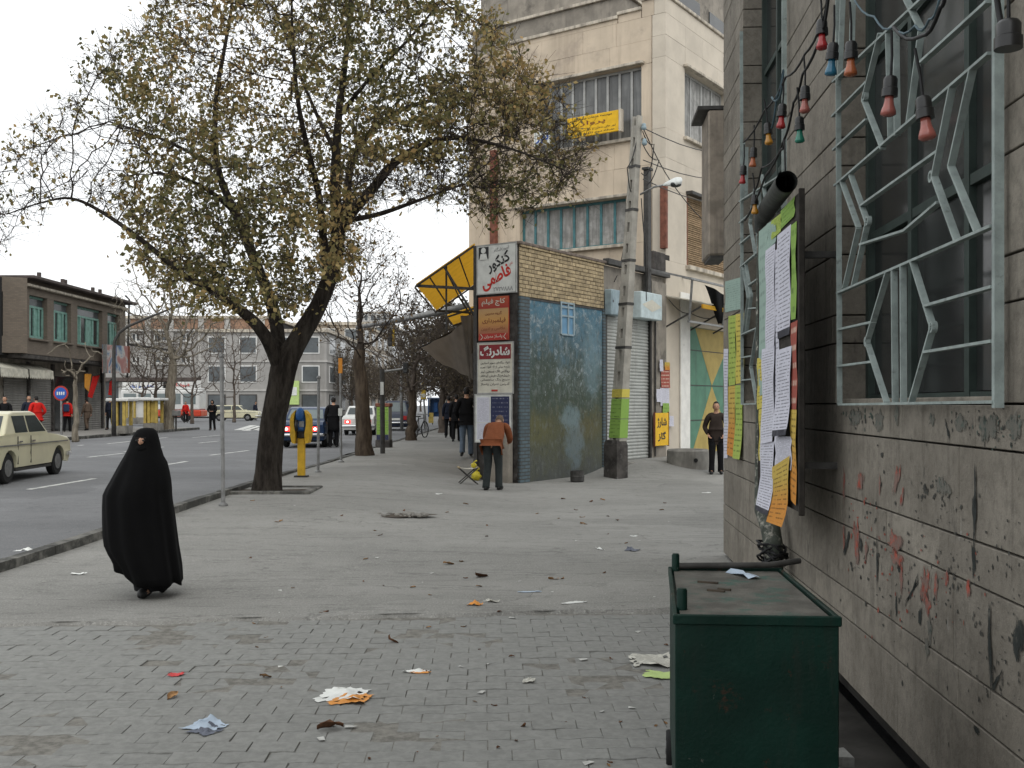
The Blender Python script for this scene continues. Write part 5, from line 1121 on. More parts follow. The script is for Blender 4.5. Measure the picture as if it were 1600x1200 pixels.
# splayed bay at the near end
cA = (FX, YA); cB = (FX-2.0, YA-1.3); ang = math.atan2(cB[1]-cA[1], cB[0]-cA[0])
bay = MB(); fr = Frame(cA[0], cA[1], ang)
def fbox(mb, x0, x1, y0, y1, z0, z1):
    n0 = len(mb.v); mb.box(x0, x1, y0, y1, z0, z1)
    for i in range(n0, len(mb.v)): mb.v[i] = tuple(fr.w(*mb.v[i]))
    return mb
Lb = 4.2
fbox(MB(), 0, Lb, -.0, .5, z1_, zw0-.003).build('bay_spandrel', 'brick_brown', lb); fbox(MB(), 0, Lb, 0, .5, zw1+.003, z2-.02).build('bay_parapet', 'brick_brown', lb); fbox(MB(), 0, 1.0, 0, .5, zw0, zw1).build('pier', 'brick_brown', lb); fbox(MB(), 2.3, Lb, 0, .5, zw0, zw1).build('pier', 'brick_brown', lb)
w_ = fbox(MB(), 1.0, 1.12, .1, .25, zw0, zw1); fbox(w_, 2.18, 2.3, .1, .25, zw0, zw1); fbox(w_, 1.121, 2.179, .1, .25, zw1-.65, zw1-.5); w_ = w_.build('window', 'mint_frame', lb); fbox(MB(), 1.121, 2.179, .2, .22, zw0, zw1-.66).build('pane', 'pane_dark', w_); fbox(MB(), 1.121, 2.179, .2, .22, zw1-.49, zw1).build('pane', 'pane_grey', w_)
fbox(MB(), .8, Lb, -.25, -.003, zw0-.15, zw0-.02).build('sill', 'mint_frame', lb); fbox(MB(), -.05, Lb, -.12, -.003, zw1+.36, zw1+.46).build('string_course', 'coping', lb)
# recessed ground floor with shutters
MB().box(FX-12, FX-1.15, YA-6, YB, 0, z1_-.15).build('ground_floor_wall', 'plaster_grey', lb)
MB().box(FX-1.1, FX-.02, YA-.4, YB, z1_-.2, z1_-.01).build('soffit', 'plaster_dark', lb)
sp_ = [(0, 26), (27, 44), (47, 62), (66, 84), (118, 128), (134, 160), (163, 190)]
for (a, b_) in [(6, 42), (45, 80), (116, 133), (136, 158)]:
    y0, y1 = (FX-1.1)*F/(a-CX), (FX-1.1)*F/(b_-CX)
    s_ = shutter(lb, 0, 1, .25, 3.0, 0, 'shutter_dull', .12)
    s_.data.transform(Matrix(((0, -1, 0, FX-1.12), (y1-y0, 0, 0, y0), (0, 0, 1, 0), (0, 0, 0, 1))))
    MB().box(FX-1.14, FX-1.02, y1+.02, y1+.22, 0, 3.7).build('pier', 'plaster_dark', lb)
y0, y1 = (FX-1.1)*F/(84-CX), (FX-1.1)*F/(115-CX); MB().box(FX-1.148, FX-1.1, y0, y1, .2, 3.1).build('shop_door', 'pane_dark', lb)
def scallop(label, y0, y1, z):
    t = thing('shop_awning', label, 'awning'); n = 14; V = []
    for i in range(n*2+1):
        y = y0+(y1-y0)*i/(n*2); V += [(FX-1.0, y, z+.3), (FX-.3, y, z), (FX-.28, y, z-.35-.1*abs(math.sin(i*math.pi/2)))]
    MB().add(V, [(3*i+a, 3*i+3+a, 3*i+4+a, 3*i+1+a) for i in range(n*2) for a in (0, 1)]).build('cloth', 'tin_pale', t)
    for y in (y0+.05, y1-.05): MB().bar((FX-1.0, y, z+.26), (FX-.3, y, z-.04), .04, .04).build('arm', 'steel_dark', t)
scallop('near scalloped cream shop awning under the brick house', ly(11), ly(54), 3.3); scallop('farther scalloped cream shop awning under the brick house', ly(56), ly(93), 3.3)
# corner mast with diagonal stay, billboard, banners
t = thing('billboard', 'faded pink and blue picture billboard at the brick house corner', 'billboard'); Yb = ly(196)+.3
P = [at(164, 583, 55.2), at(201, 583, 58.5), at(201, 541, 58.5), at(164, 538, 55.2)]; MB().quad(*P, th=.15).build('picture', 'billboard_print', t); MB().bar(P[0], P[3], .16, .2).build('frame', 'steel_grey', t); MB().bar(P[1], P[2], .1, .2).build('frame', 'rust_red', t)
t = thing('corner_mast', 'thin dark mast at the roof corner of the brick house', 'mast'); MB().tube([at(199, 590, Yb+.6), at(200, 540, Yb+.6), at(202, 468, Yb+.6), at(196, 462, Yb+.6)], .06, 6).build('mast', 'steel_dark', t); MB().bar(at(200, 538, Yb+.6), at(278, 549, Yb+3), .12, .12).build('stay', 'steel_dark', t)
for lab, (a, b_, c, d_), mt in (('orange fabric banner hanging at the shop corner', ((133, 584), (143, 584), (139, 612), (133, 606)), 'flag_orange'), ('first red diagonal fabric banner at the shop corner', ((146, 588), (156, 586), (144, 622), (138, 620)), 'cloth_red'), ('second red banner hanging near the corner lamp post', ((172, 596), (179, 590), (176, 618), (170, 617)), 'cloth_red')):
    t = thing('banner', lab, 'banner'); MB().quad(*[at(q[0], q[1], ly(q[0])+.35) for q in (d_, c, b_, a)], th=.03).build('cloth', mt, t); MB().bar(at(a[0], a[1]-1, ly(a[0])+.35), at(b_[0], b_[1]-1, ly(b_[0])+.35), .05, .05).build('rod', 'steel_dark', t)
# ------------------------------------------------------------------ long grey office block beyond the side street
gb = thing('office_block', 'long grey four-storey office block beyond the side street', 'building'); GY_ = 128.0
def gx(px): return (px-CX)/F*GY_
def gzz(py): return CAMZ+(HY-py)/F*GY_
gl, grt = gx(120), gx(424); gt = gzz(498); gband = gzz(516); gfl = gzz(590)
MB().box(gl, grt, GY_+.6, GY_+20, -1, gt-.1).build('wall_core', 'dark_void', gb)
rows = [(gzz(534), gzz(520)), (gzz(568), gzz(556))]
cols_px = [(166, 180), (205, 219), (240, 262), (282, 298), (324, 346), (373, 389)]
# wall strips between window rows, piers between windows
for (za, zb) in ((gfl, rows[1][0]), (rows[1][1], rows[0][0]), (rows[0][1], gband)): MB().box(gl, grt, GY_, GY_+.6, za, zb).build('wall', 'grey_facade', gb)
for (za, zb) in rows:
    cur = gl
    for (a, b_) in cols_px+[(424, 424)]:
        if gx(a)-cur > .05: MB().box(cur, gx(a), GY_, GY_+.6, za+.003, zb-.003).build('pier', 'grey_facade', gb)
        cur = gx(b_)
    for (a, b_) in cols_px:
        x0, x1 = gx(a), gx(b_); f = MB()
        f.box(x0, x1, GY_+.1, GY_+.25, za+.003, za+.15); f.box(x0, x1, GY_+.1, GY_+.25, zb-.15, zb-.003); f.box((x0+x1)/2-.08, (x0+x1)/2+.08, GY_+.1, GY_+.25, za+.15, zb-.15); f.box(x0, x0+.12, GY_+.1, GY_+.25, za+.15, zb-.15); f.box(x1-.12, x1, GY_+.1, GY_+.25, za+.15, zb-.15)
        fo = f.build('window', 'shop_white', gb); MB().box(x0+.05, x1-.05, GY_+.3, GY_+.34, za, zb).build('pane', 'pane_far', fo); MB().box(x0-.3, x1+.3, GY_-.25, GY_-.003, za-.2, za-.02).build('sill', 'grey_facade_pale', gb)
for px in (200, 232, 268, 315, 356, 410): MB().box(gx(px)-.35, gx(px)+.35, GY_-.3, GY_-.004, gfl+.2, gt+.2).build('pilaster', 'grey_facade_pale', gb)
MB().box(gl, grt, GY_-.1, GY_+.6, gband+.003, gt).build('brick_band', 'brick_far', gb); MB().box(gl-.2, grt+.2, GY_-.5, GY_+.7, gband-.15, gband+.1).build('string_course', 'grey_facade_pale', gb); MB().box(gl-.2, grt+.2, GY_-.4, GY_+20, gt+.003, gt+.35).build('roof', 'coping', gb)
MB().box(gl, grt, GY_-1.5, GY_+.5, gfl-.5, gfl-.02).build('canopy', 'roof_dark', gb); MB().box(gl, grt, GY_+.2, GY_+.5, -1, gfl-.52).build('shop_wall', 'pane_far', gb)
for px in (190, 230, 268, 314, 362, 412): MB().box(gx(px)-.3, gx(px)+.3, GY_-.2, GY_+.19, -1, gfl-.55).build('column', 'shop_white', gb)
for (a, b_) in ((318, 338), (340, 358), (366, 378), (384, 396), (400, 410)): MB().box(gx(a), gx(b_), GY_-.0, GY_+.15, -.4, gzz(614)).build('shop_window', 'pane_dark', gb)
def fascia(label, a, b_, y0, y1, mat):
    t = thing('shop_sign', label, 'sign'); MB().box(gx(a), gx(b_), GY_-1.9, GY_-1.55, gzz(y1), gzz(y0), .03).build('panel', mat, t); return t
t = fascia('white shop sign with blue oval on the grey office block', 314, 360, 595, 611, 'shop_white')
P = [(gx(337)+gx(351)*0+1.15*math.cos(a), 0, 0) for a in (0,)]; xc, zc = gx(337), gzz(603); mb = MB(); n = 24; rx = (gx(351)-gx(321))/2
mb.add([(xc+rx*math.cos(2*math.pi*k/n), GY_-1.94, zc+.55*math.sin(2*math.pi*k/n)) for k in range(n)], [tuple(range(n))]); mb.build('oval', 'sign_blue', t); letters('lettering', 'ایرانا', 'shop_white', t, (xc, GY_-1.97, zc), (1, 0, 0), (0, 0, 1), rx*1.2, .6, .02)
t = fascia('white shop sign with red writing left of the blue oval', 274, 312, 597, 612, 'shop_white'); letters('lettering', 'فروشگاه', 'ink_red', t, (gx(290), GY_-1.95, gzz(602)), (1, 0, 0), (0, 0, 1), 2.2, .5, .02)
t = fascia('long pale shop sign at the far end of the office block', 200, 262, 598, 610, 'shop_white'); letters('lettering', 'کتاب و نوار', 'sign_blue', t, (gx(230), GY_-1.95, gzz(604)), (1, 0, 0), (0, 0, 1), 3, .5, .02)
t = fascia('small blue and white shop sign right of the oval sign', 362, 408, 611, 620, 'shop_white'); MB().box(gx(362)+.1, gx(376), GY_-1.95, GY_-1.91, gzz(619), gzz(612)).build('patch', 'sign_blue', t); letters('lettering', 'بانک', 'sign_blue', t, (gx(392), GY_-1.95, gzz(615.5)), (1, 0, 0), (0, 0, 1), 1.6, .4, .02)
t = fascia('small blue sign fixed on the grey office wall', 326, 344, 577, 585, 'sign_blue')
# ------------------------------------------------------------------ buildings down the street, beyond the crossing
def far_house(label, x0, x1, y0, y1, h, mat, floors, face='both', ground=-.3, roofm='coping', n_x=4, n_y=4):
    t = thing('street_house', label, 'building'); MB().box(x0, x1, y0, y1, ground, h).build('wall', mat, t); MB().box(x0-.3, x1+.3, y0-.3, y1+.3, h+.003, h+.35).build('roof', roofm, t)
    fh = h/floors
    for k in range(floors):
        za, zb = k*fh+fh*.3, k*fh+fh*.82
        for i in range(n_x):
            xa = x0+(x1-x0)*(i+.25)/n_x; xb = x0+(x1-x0)*(i+.75)/n_x; w_ = MB().box(xa-.12, xb+.12, y0-.08, y0-.003, za-.12, zb+.12).build('window', 'shop_white' if k else 'steel_dark', t); MB().box(xa, xb, y0-.1, y0-.085, za, zb).build('pane', 'pane_far', w_)
        for i in range(n_y):
            ya = y0+(y1-y0)*(i+.25)/n_y; yb = y0+(y1-y0)*(i+.75)/n_y; w_ = MB().box(x1+.003, x1+.08, ya-.12, yb+.12, za-.12, zb+.12).build('window', 'shop_white' if k else 'steel_dark', t); MB().box(x1+.085, x1+.1, ya, yb, za, zb).build('pane', 'pane_far', w_)
    for k in range(1, floors): MB().box(x0-.12, x1+.12, y0-.12, y1+.1, k*fh-.1, k*fh+.1).build('string_course', 'grey_facade_pale', t)
    return t
far_house('grey corner block beyond the crossing, behind the dark blue car', -34, -20.3, 112, 140, 9.5, 'grey_facade', 3)
far_house('tan four-storey block down the left side of the street', -33, -20.6, 141, 170, 12.5, 'facade_tan', 4)
far_house('pale block farther down the left side of the street', -33, -20.4, 171, 220, 15, 'grey_facade_pale', 5)
far_house('tall pale tower block far down the street', -50, -40, 330, 345, 31, 'grey_facade_pale', 9, n_x=5)
far_house('distant tan block closing the end of the street', -20, 3, 300, 320, 11, 'facade_tan', 3, n_x=8)
t = thing('shop_sign', 'small green and white shop sign on the grey corner block', 'sign'); MB().box(-24.6, -23.2, 111.4, 111.85, 1.6, 4.2).build('panel', 'paper_green', t); MB().box(-24.4, -23.4, 111.34, 111.39, 2.6, 3.5).build('patch', 'sign_white', t)
# street front continuing along the near pavement past the corner shop
for lab, x0, x1, y0, y1, h, mt, fl in (('first tan shop house past the yellow awnings', -1.0, 9, 52.5, 70, 9, 'facade_tan', 3), ('grey shop house farther along the near pavement', -.8, 9, 70.4, 95, 11, 'grey_facade', 3), ('pale shop house far along the near pavement', -.6, 9, 95.4, 140, 10, 'grey_facade_pale', 3)):
    t = thing('street_house', lab, 'building'); MB().box(x0, x1, y0, y1, -.1, h).build('wall', mt, t); MB().box(x0-.3, x1, y0, y1, h+.003, h+.3).build('roof', 'coping', t)
    for k in range(fl):
        for i in range(5):
            ya = y0+(y1-y0)*(i+.2)/5; yb = y0+(y1-y0)*(i+.8)/5; MB().box(x0-.06, x0-.003, ya, yb, k*h/fl+.6, k*h/fl+2.4).build('window', 'pane_far', t)
# ------------------------------------------------------------------ trees: limbs grown towards points spread through the crown
def grow(nodes, parents, attr, step, infl, kill, iters, rng, cap=9000):
    N = np.zeros((cap, 3)); n = len(nodes); N[:n] = nodes; P = list(parents)
    A = attr.copy(); best = np.full(len(A), 1e9); bi = np.zeros(len(A), int)
    def upd(lo, hi):
        nonlocal best, bi
        for s in range(lo, hi, 256):
            e = min(hi, s+256); d = np.linalg.norm(A[:, None, :]-N[None, s:e, :], axis=2); k = d.argmin(1); m = d[np.arange(len(A)), k]
            w_ = m < best; best[w_] = m[w_]; bi[w_] = k[w_]+s
    upd(0, n)
    for _ in range(iters):
        act = best < infl
        if not act.any() or n > cap-400: break
        idx = bi[act]; v = A[act]-N[idx]; v /= np.linalg.norm(v, axis=1)[:, None]+1e-9
        acc = np.zeros((n, 3)); np.add.at(acc, idx, v); cnt = np.bincount(idx, minlength=n); g_ = np.nonzero(cnt)[0]
        d = acc[g_]/cnt[g_][:, None]+rng.normal(0, .18, (len(g_), 3)); d /= np.linalg.norm(d, axis=1)[:, None]+1e-9
        lo = n; new = N[g_]+d*step; k = min(len(new), cap-n); N[n:n+k] = new[:k]; P += [int(q) for q in g_[:k]]; n += k
        upd(lo, n); keep = best > kill; A = A[keep]; best = best[keep]; bi = bi[keep]
        if len(A) == 0: break
    return N[:n].copy(), P
def pipe(n, P, tip, ex):
    acc = np.zeros(n); r = np.zeros(n)
    for i in range(n-1, -1, -1):
        r[i] = max(tip, acc[i]**(1/ex)) if acc[i] > 0 else tip
        if P[i] >= 0: acc[P[i]] += r[i]**ex
    return r
def frusta(A, B, ra, rb, sides):
    d = B-A; L = np.linalg.norm(d, axis=1)[:, None]+1e-9; d = d/L; ref = np.where(np.abs(d[:, 2:3]) < .9, np.array([[0, 0, 1.]]), np.array([[1., 0, 0]]))
    u = np.cross(d, ref); u /= np.linalg.norm(u, axis=1)[:, None]+1e-9; v = np.cross(d, u); a = np.arange(sides)*2*np.pi/sides
    ring = u[:, None, :]*np.cos(a)[None, :, None]+v[:, None, :]*np.sin(a)[None, :, None]
    V = np.concatenate([A[:, None, :]+ring*ra[:, None, None], B[:, None, :]+ring*rb[:, None, None]], 1).reshape(-1, 3)
    k = np.arange(sides); f = np.stack([k, (k+1) % sides, (k+1) % sides+sides, k+sides], 1)
    Fc = (f[None]+(np.arange(len(A))*2*sides)[:, None, None]).reshape(-1, 4); return V, Fc
def np_mesh(name, parts, mat, parent, tint=None, smooth=False):
    V = []; Fc = []; o = 0
    for v, f in parts: V.append(v); Fc.append(f+o); o += len(v)
    V = np.concatenate(V); Fc = np.concatenate(Fc); me = bpy.data.meshes.new(name); k = Fc.shape[1]
    me.vertices.add(len(V)); me.vertices.foreach_set('co', V.astype(np.float32).ravel()); me.loops.add(Fc.size); me.loops.foreach_set('vertex_index', Fc.astype(np.int32).ravel())
    me.polygons.add(len(Fc)); me.polygons.foreach_set('loop_start', (np.arange(len(Fc))*k).astype(np.int32)); me.polygons.foreach_set('loop_total', np.full(len(Fc), k, np.int32))
    me.update(calc_edges=True); me.validate()
    if tint is not None:
        ca = me.color_attributes.new('tint', 'FLOAT_COLOR', 'POINT'); c = np.ones((len(V), 4), np.float32); c[:, 0] = tint; ca.data.foreach_set('color', c.ravel())
    me.materials.append(M[mat])
    if smooth: me.polygons.foreach_set('use_smooth', np.ones(len(Fc), bool))
    return link(bpy.data.objects.new(name, me), parent)
def leaf_quads(C, size, rng, droop=.5):
    n = len(C); d = rng.normal(0, 1, (n, 3)); d[:, 2] -= droop; d /= np.linalg.norm(d, axis=1)[:, None]; e = np.cross(d, rng.normal(0, 1, (n, 3))); e /= np.linalg.norm(e, axis=1)[:, None]+1e-9
    L = (size*rng.uniform(.65, 1.25, n))[:, None]; w_ = L*.33; nn = np.cross(d, e)
    q = np.stack([C, C+d*L*.5+e*w_+nn*L*.08, C+d*L, C+d*L*.5-e*w_+nn*L*.08], 1).reshape(-1, 3); f = np.arange(n*4).reshape(n, 4); return q, f
def twigs(N, P, r, rng, thr, per, L, up=.25):
    idx = np.nonzero(r < thr)[0]; idx = np.repeat(idx, per); par = np.array(P)[idx]; d0 = N[idx]-N[np.maximum(par, 0)]; d0 /= np.linalg.norm(d0, axis=1)[:, None]+1e-9
    d = d0*.7+rng.normal(0, .6, d0.shape); d[:, 2] += up; d /= np.linalg.norm(d, axis=1)[:, None]+1e-9; ln = rng.uniform(.4, 1.2, len(idx))[:, None]*L
    A = N[idx]; B = A+d*ln*.5+rng.normal(0, .02, A.shape); d2 = d+rng.normal(0, .35, d.shape); d2[:, 2] += up*.3; C = B+d2*ln*.5; return A, B, C
def wood(t, N, P, r, rng, barkm, twigm, tw=None, rt=.0035, trunk_sides=9, split=.03, skip=0):
    P = np.array(P); ch = np.nonzero(P >= 0)[0]; ch = ch[ch >= skip]; A, B = N[P[ch]], N[ch]; ra, rb = np.minimum(r[P[ch]], r[ch]*1.6), r[ch]
    big = rb > split
    if big.any() and not skip: np_mesh('trunk', [frusta(A[big], B[big]+(B[big]-A[big])*.06, ra[big], rb[big], trunk_sides)], barkm, t, smooth=True)
    if skip: big[:] = False
    parts = [frusta(A[~big], B[~big], ra[~big], rb[~big], 5 if skip else 4)]
    if tw is not None:
        a, b_, c = tw; k = len(a); parts += [frusta(a, b_, np.full(k, rt*1.2), np.full(k, rt), 3), frusta(b_, c, np.full(k, rt), np.full(k, rt*.6), 3)]
    tag(np_mesh('branches', parts[:1], twigm, t), kind='stuff')
    if len(parts) > 1: tag(np_mesh('twigs', parts[1:], twigm, t), kind='stuff')
def in_poly(x, y, poly):
    c = np.zeros(len(x), bool); j = len(poly)-1
    for i in range(len(poly)):
        xi, yi = poly[i]; xj, yj = poly[j]; k = ((yi > y) != (yj > y)) & (x < (xj-xi)*(y-yi)/(yj-yi+1e-12)+xi); c ^= k; j = i
    return c
# ---- the big tree by the kerb
tb = gnd(418, 769); TY = tb.y
mt = thing('street_tree', 'large spreading street tree with thinning olive leaves by the kerb', 'tree', tb)
rng = np.random.default_rng(42)
def tp_(px, py, dy=0.0): return np.array(at(px, py, TY+dy))-np.array(tb)
limbs = [  # (photo column, row, depth offset, radius)
 [(418, 772, 0, .275), (419, 745, 0, .235), (421, 700, 0, .218), (427, 650, 0, .21), (437, 605, 0, .22), (446, 570, 0, .23), (462, 540, 0, .18), (482, 505, .1, .165), (500, 470, .2, .155), (517, 425, .2, .15), (526, 385, .2, .145), (528, 345, .2, .12), (524, 290, .1, .10), (526, 230, 0, .085), (530, 170, 0, .07), (538, 110, 0, .055), (545, 40, 0, .04), (550, -40, 0, .03)],
 [(440, 580, 0, .15), (424, 545, -.2, .12), (410, 520, -.4, .105), (386, 493, -.6, .09), (340, 460, -.9, .07), (285, 428, -1.2, .055), (225, 378, -1.4, .044), (160, 332, -1.5, .034), (110, 310, -1.6, .024), (60, 318, -1.6, .016), (10, 335, -1.6, .01)],
 [(440, 575, 0, .16), (434, 530, .3, .13), (428, 490, .6, .12), (412, 440, .9, .11), (392, 390, 1.1, .1), (372, 340, 1.2, .09), (345, 280, 1.3, .075), (336, 220, 1.3, .06), (338, 150, 1.3, .05), (350, 80, 1.2, .04), (362, 10, 1.2, .03), (366, -60, 1.2, .02)],
 [(528, 360, .2, .11), (548, 335, 0, .1), (580, 298, -.4, .09), (612, 258, -.8, .08), (655, 230, -1.1, .062), (705, 215, -1.4, .046), (760, 222, -1.7, .03), (820, 240, -2, .018), (880, 265, -2.2, .01)],
 [(525, 380, .2, .1), (540, 330, .7, .085), (548, 260, 1.2, .075), (575, 210, 1.5, .065), (620, 175, 1.8, .05), (670, 158, 2, .04), (740, 150, 2.2, .025), (810, 140, 2.4, .015)],
 [(512, 430, .2, .09), (505, 370, -.5, .075), (497, 300, -.9, .06), (480, 230, -1.2, .05), (466, 160, -1.4, .04), (458, 70, -1.5, .025), (455, -20, -1.5, .018)],
 [(540, 345, .2, .06), (590, 335, .8, .05), (640, 318, 1.2, .04), (690, 300, 1.5, .025), (735, 285, 1.7, .015)],
 [(370, 335, 1.2, .055), (330, 300, .6, .045), (285, 278, .1, .035), (240, 270, -.3, .022)], [(342, 265, 1.3, .055), (300, 240, 1.8, .04), (240, 212, 2.2, .03), (170, 190, 2.5, .018)], [(526, 240, .1, .05), (500, 190, .8, .04), (470, 120, 1.3, .03), (440, 40, 1.5, .02)], [(530, 180, 0, .045), (580, 120, -.6, .035), (640, 60, -1, .025), (690, 0, -1.2, .015)]]
nodes, par, rh = [], [], []
for li, L_ in enumerate(limbs):
    prev = -1
    if li:
        q = tp_(*L_[0][:3]); prev = int(np.argmin([np.linalg.norm(q-n_) for n_ in nodes]))
    pts = [(tp_(a, b_, c), r_) for a, b_, c, r_ in L_]
    for k, (p, r_) in enumerate(pts):
        if k == 0 and li: continue
        p0, r0 = (pts[k-1] if k else (p, r_)); m = max(1, int(np.linalg.norm(p-p0)/.22)) if k else 1
        for s_ in range(1, m+1):
            q = p0+(p-p0)*s_/m
            if k > 3: q = q+rng.normal(0, .015, 3)
            nodes.append(q); par.append(prev); rh.append(r0+(r_-r0)*s_/m); prev = len(nodes)-1
sil = [(0, 230), (40, 200), (95, 150), (145, 85), (225, 12), (280, -60), (400, -140), (560, -150), (690, -90), (745, 10), (800, 55), (850, 120), (900, 175), (930, 250), (905, 300), (840, 320), (770, 335), (735, 345), (715, 310), (680, 330), (650, 400), (590, 420), (555, 400), (500, 440), (470, 495), (410, 505), (340, 492), (275, 476), (222, 430), (188, 360), (120, 300), (60, 345), (0, 410), (-60, 400), (-60, 260)]
n_a = 5200; X = rng.uniform(-60, 935, n_a*3); Yp = rng.uniform(-150, 490, n_a*3); k = in_poly(X, Yp, sil); X, Yp = X[k][:n_a], Yp[k][:n_a]
# open windows where the sky shows between the limbs
gap = ((np.abs(X-625)/75)**2+(np.abs(Yp-365)/55)**2 < 1) | ((np.abs(X-260)/45)**2+(np.abs(Yp-290)/16)**2 < 1) | ((np.abs(X-450)/26)**2+(np.abs(Yp-150)/40)**2 < 1) | ((np.abs(X-600)/40)**2+(np.abs(Yp-215)/22)**2 < .8) | ((np.abs(X-480)/24)**2+(np.abs(Yp-400)/40)**2 < .8)
X, Yp = X[~gap], Yp[~gap]
cx_ = (X-430)/480; dep = rng.uniform(-1, 1, len(X))*3.1*np.sqrt(np.clip(1-cx_**2*.8, .15, 1))
att = np.stack([(X-CX)/F*(TY+dep), TY+dep, CAMZ+(HY-Yp)/F*(TY+dep)], 1)-np.array(tb)
Nn, Pp = grow(np.array(nodes), par, att, .2, 3.2, .27, 70, rng, 15000)
rr = pipe(len(Nn), Pp, .0042, 2.35); rr[:len(rh)] = np.maximum(rr[:len(rh)]*.6, np.array(rh)*.9); rr[len(rh):] = np.minimum(rr[len(rh):], .05)
tw = twigs(Nn, Pp, rr, rng, .0085, 3, .36)
NW = Nn+np.array(tb); nx_ = CX+NW[:, 0]/NW[:, 1]*F; ny_ = HY-(NW[:, 2]-CAMZ)/NW[:, 1]*F
fr_m = ((nx_ > 680) & (ny_ > 120)) | ((nx_ > 540) & (ny_ > 230)); r2_ = np.where(fr_m, rr, 9.0); tx = twigs(Nn, Pp, r2_, rng, .0085, 4, .5, .1); tw = tuple(np.concatenate([a, b_]) for a, b_ in zip(tw, tx))
wood(mt, Nn, Pp, rr, rng, 'bark_dark', 'bark_twig', tw, .0036, 12, skip=len(rh))
def spline(P, R_, m=5):
    P = [Vector(p) for p in P]; Q, q = [], []
    for i in range(len(P)-1):
        p0, p1, p2, p3 = P[max(i-1, 0)], P[i], P[i+1], P[min(i+2, len(P)-1)]
        for k in range(m):
            t = k/m; Q.append(.5*((2*p1)+(p2-p0)*t+(2*p0-5*p1+4*p2-p3)*t*t+(3*p1-p0-3*p2+p3)*t**3)); q.append(R_[i]+(R_[i+1]-R_[i])*t)
    return Q+[P[-1]], q+[R_[-1]]
for li, L_ in enumerate(limbs):
    Q, q = spline([tp_(a, b_, c) for a, b_, c, _ in L_], [r_*(.86 if py_ < 480 else .95) for _, py_, _, r_ in L_])
    ns = 30 if li == 0 else 14; mb = MB(); mb.tube(Q, q, ns); V = []
    for i, p in enumerate(mb.v):
        ring, k = divmod(i, ns)
        if ring >= len(Q): V.append(p); continue
        c = Q[ring]; d = Vector(p)-c; a = 2*math.pi*k/ns; f_ = 1+.06*math.sin(a*3+ring*.23+li)+.05*math.sin(a*5-ring*.17)+random.uniform(-.02, .02)+(.03 if k % 2 else -.03)*(1 if li < 3 else .4)
        if li == 0 and ring < 8: f_ *= 1+.10*(1-ring/8)*(1+math.sin(a*4+.6))
        V.append(tuple(c+d*f_))
    mb.v = V; mb.build('trunk' if li == 0 else 'limb', 'bark_dark', mt, smooth=True)
ends = np.concatenate([tw[2], tw[1], (tw[1]+tw[2])/2]+[tw[2]+rng.normal(0, .06, tw[2].shape), tw[1]+rng.normal(0, .08, tw[1].shape), (tw[0]+tw[1])/2+rng.normal(0, .06, tw[1].shape)])
W = ends+np.array(tb); lx_ = CX+W[:, 0]/W[:, 1]*F; ly_ = HY-(W[:, 2]-CAMZ)/W[:, 1]*F
dens = np.full(len(ends), .5)
dens[(lx_ < 190) & (ly_ > 130)] = .07; dens[(lx_ < 150)] = .06; dens[(lx_ < 330) & (ly_ < 110)] = .2; dens[(lx_ > 690) & (ly_ > 190)] = .14; dens[(lx_ > 690) & (ly_ <= 190)] = .34; dens[lx_ > 860] = .12; dens[(lx_ > 560) & (lx_ < 720) & (ly_ > 250)] = .08; dens[(lx_ > 240) & (lx_ < 470) & (ly_ > 300)] = .62; dens[(lx_ > 330) & (lx_ < 560) & (ly_ > 60) & (ly_ < 300)] = .36
cl = np.sin(ends[:, 0]*2.3+1.1)*np.sin(ends[:, 1]*1.9)*np.sin(ends[:, 2]*2.6+.7)+.5*np.sin(ends[:, 0]*5.1)*np.sin(ends[:, 2]*4.7+ends[:, 1]*3); dens = dens*np.clip(.8+1.45*cl, .06, 2.3)
C = ends[rng.random(len(ends)) < dens*.5]; C = np.concatenate([C, C+rng.normal(0, .05, C.shape), C+rng.normal(0, .07, C.shape)])
q, f = leaf_quads(C, .09, rng); tint = np.repeat(np.clip(.5+.24*np.sin(C[:, 0]*1.3+2)*np.sin(C[:, 2]*1.1)+rng.normal(0, .2, len(C)), 0, 1), 4)
np_mesh('crown', [(q, f)], 'leaf_olive', mt, tint)
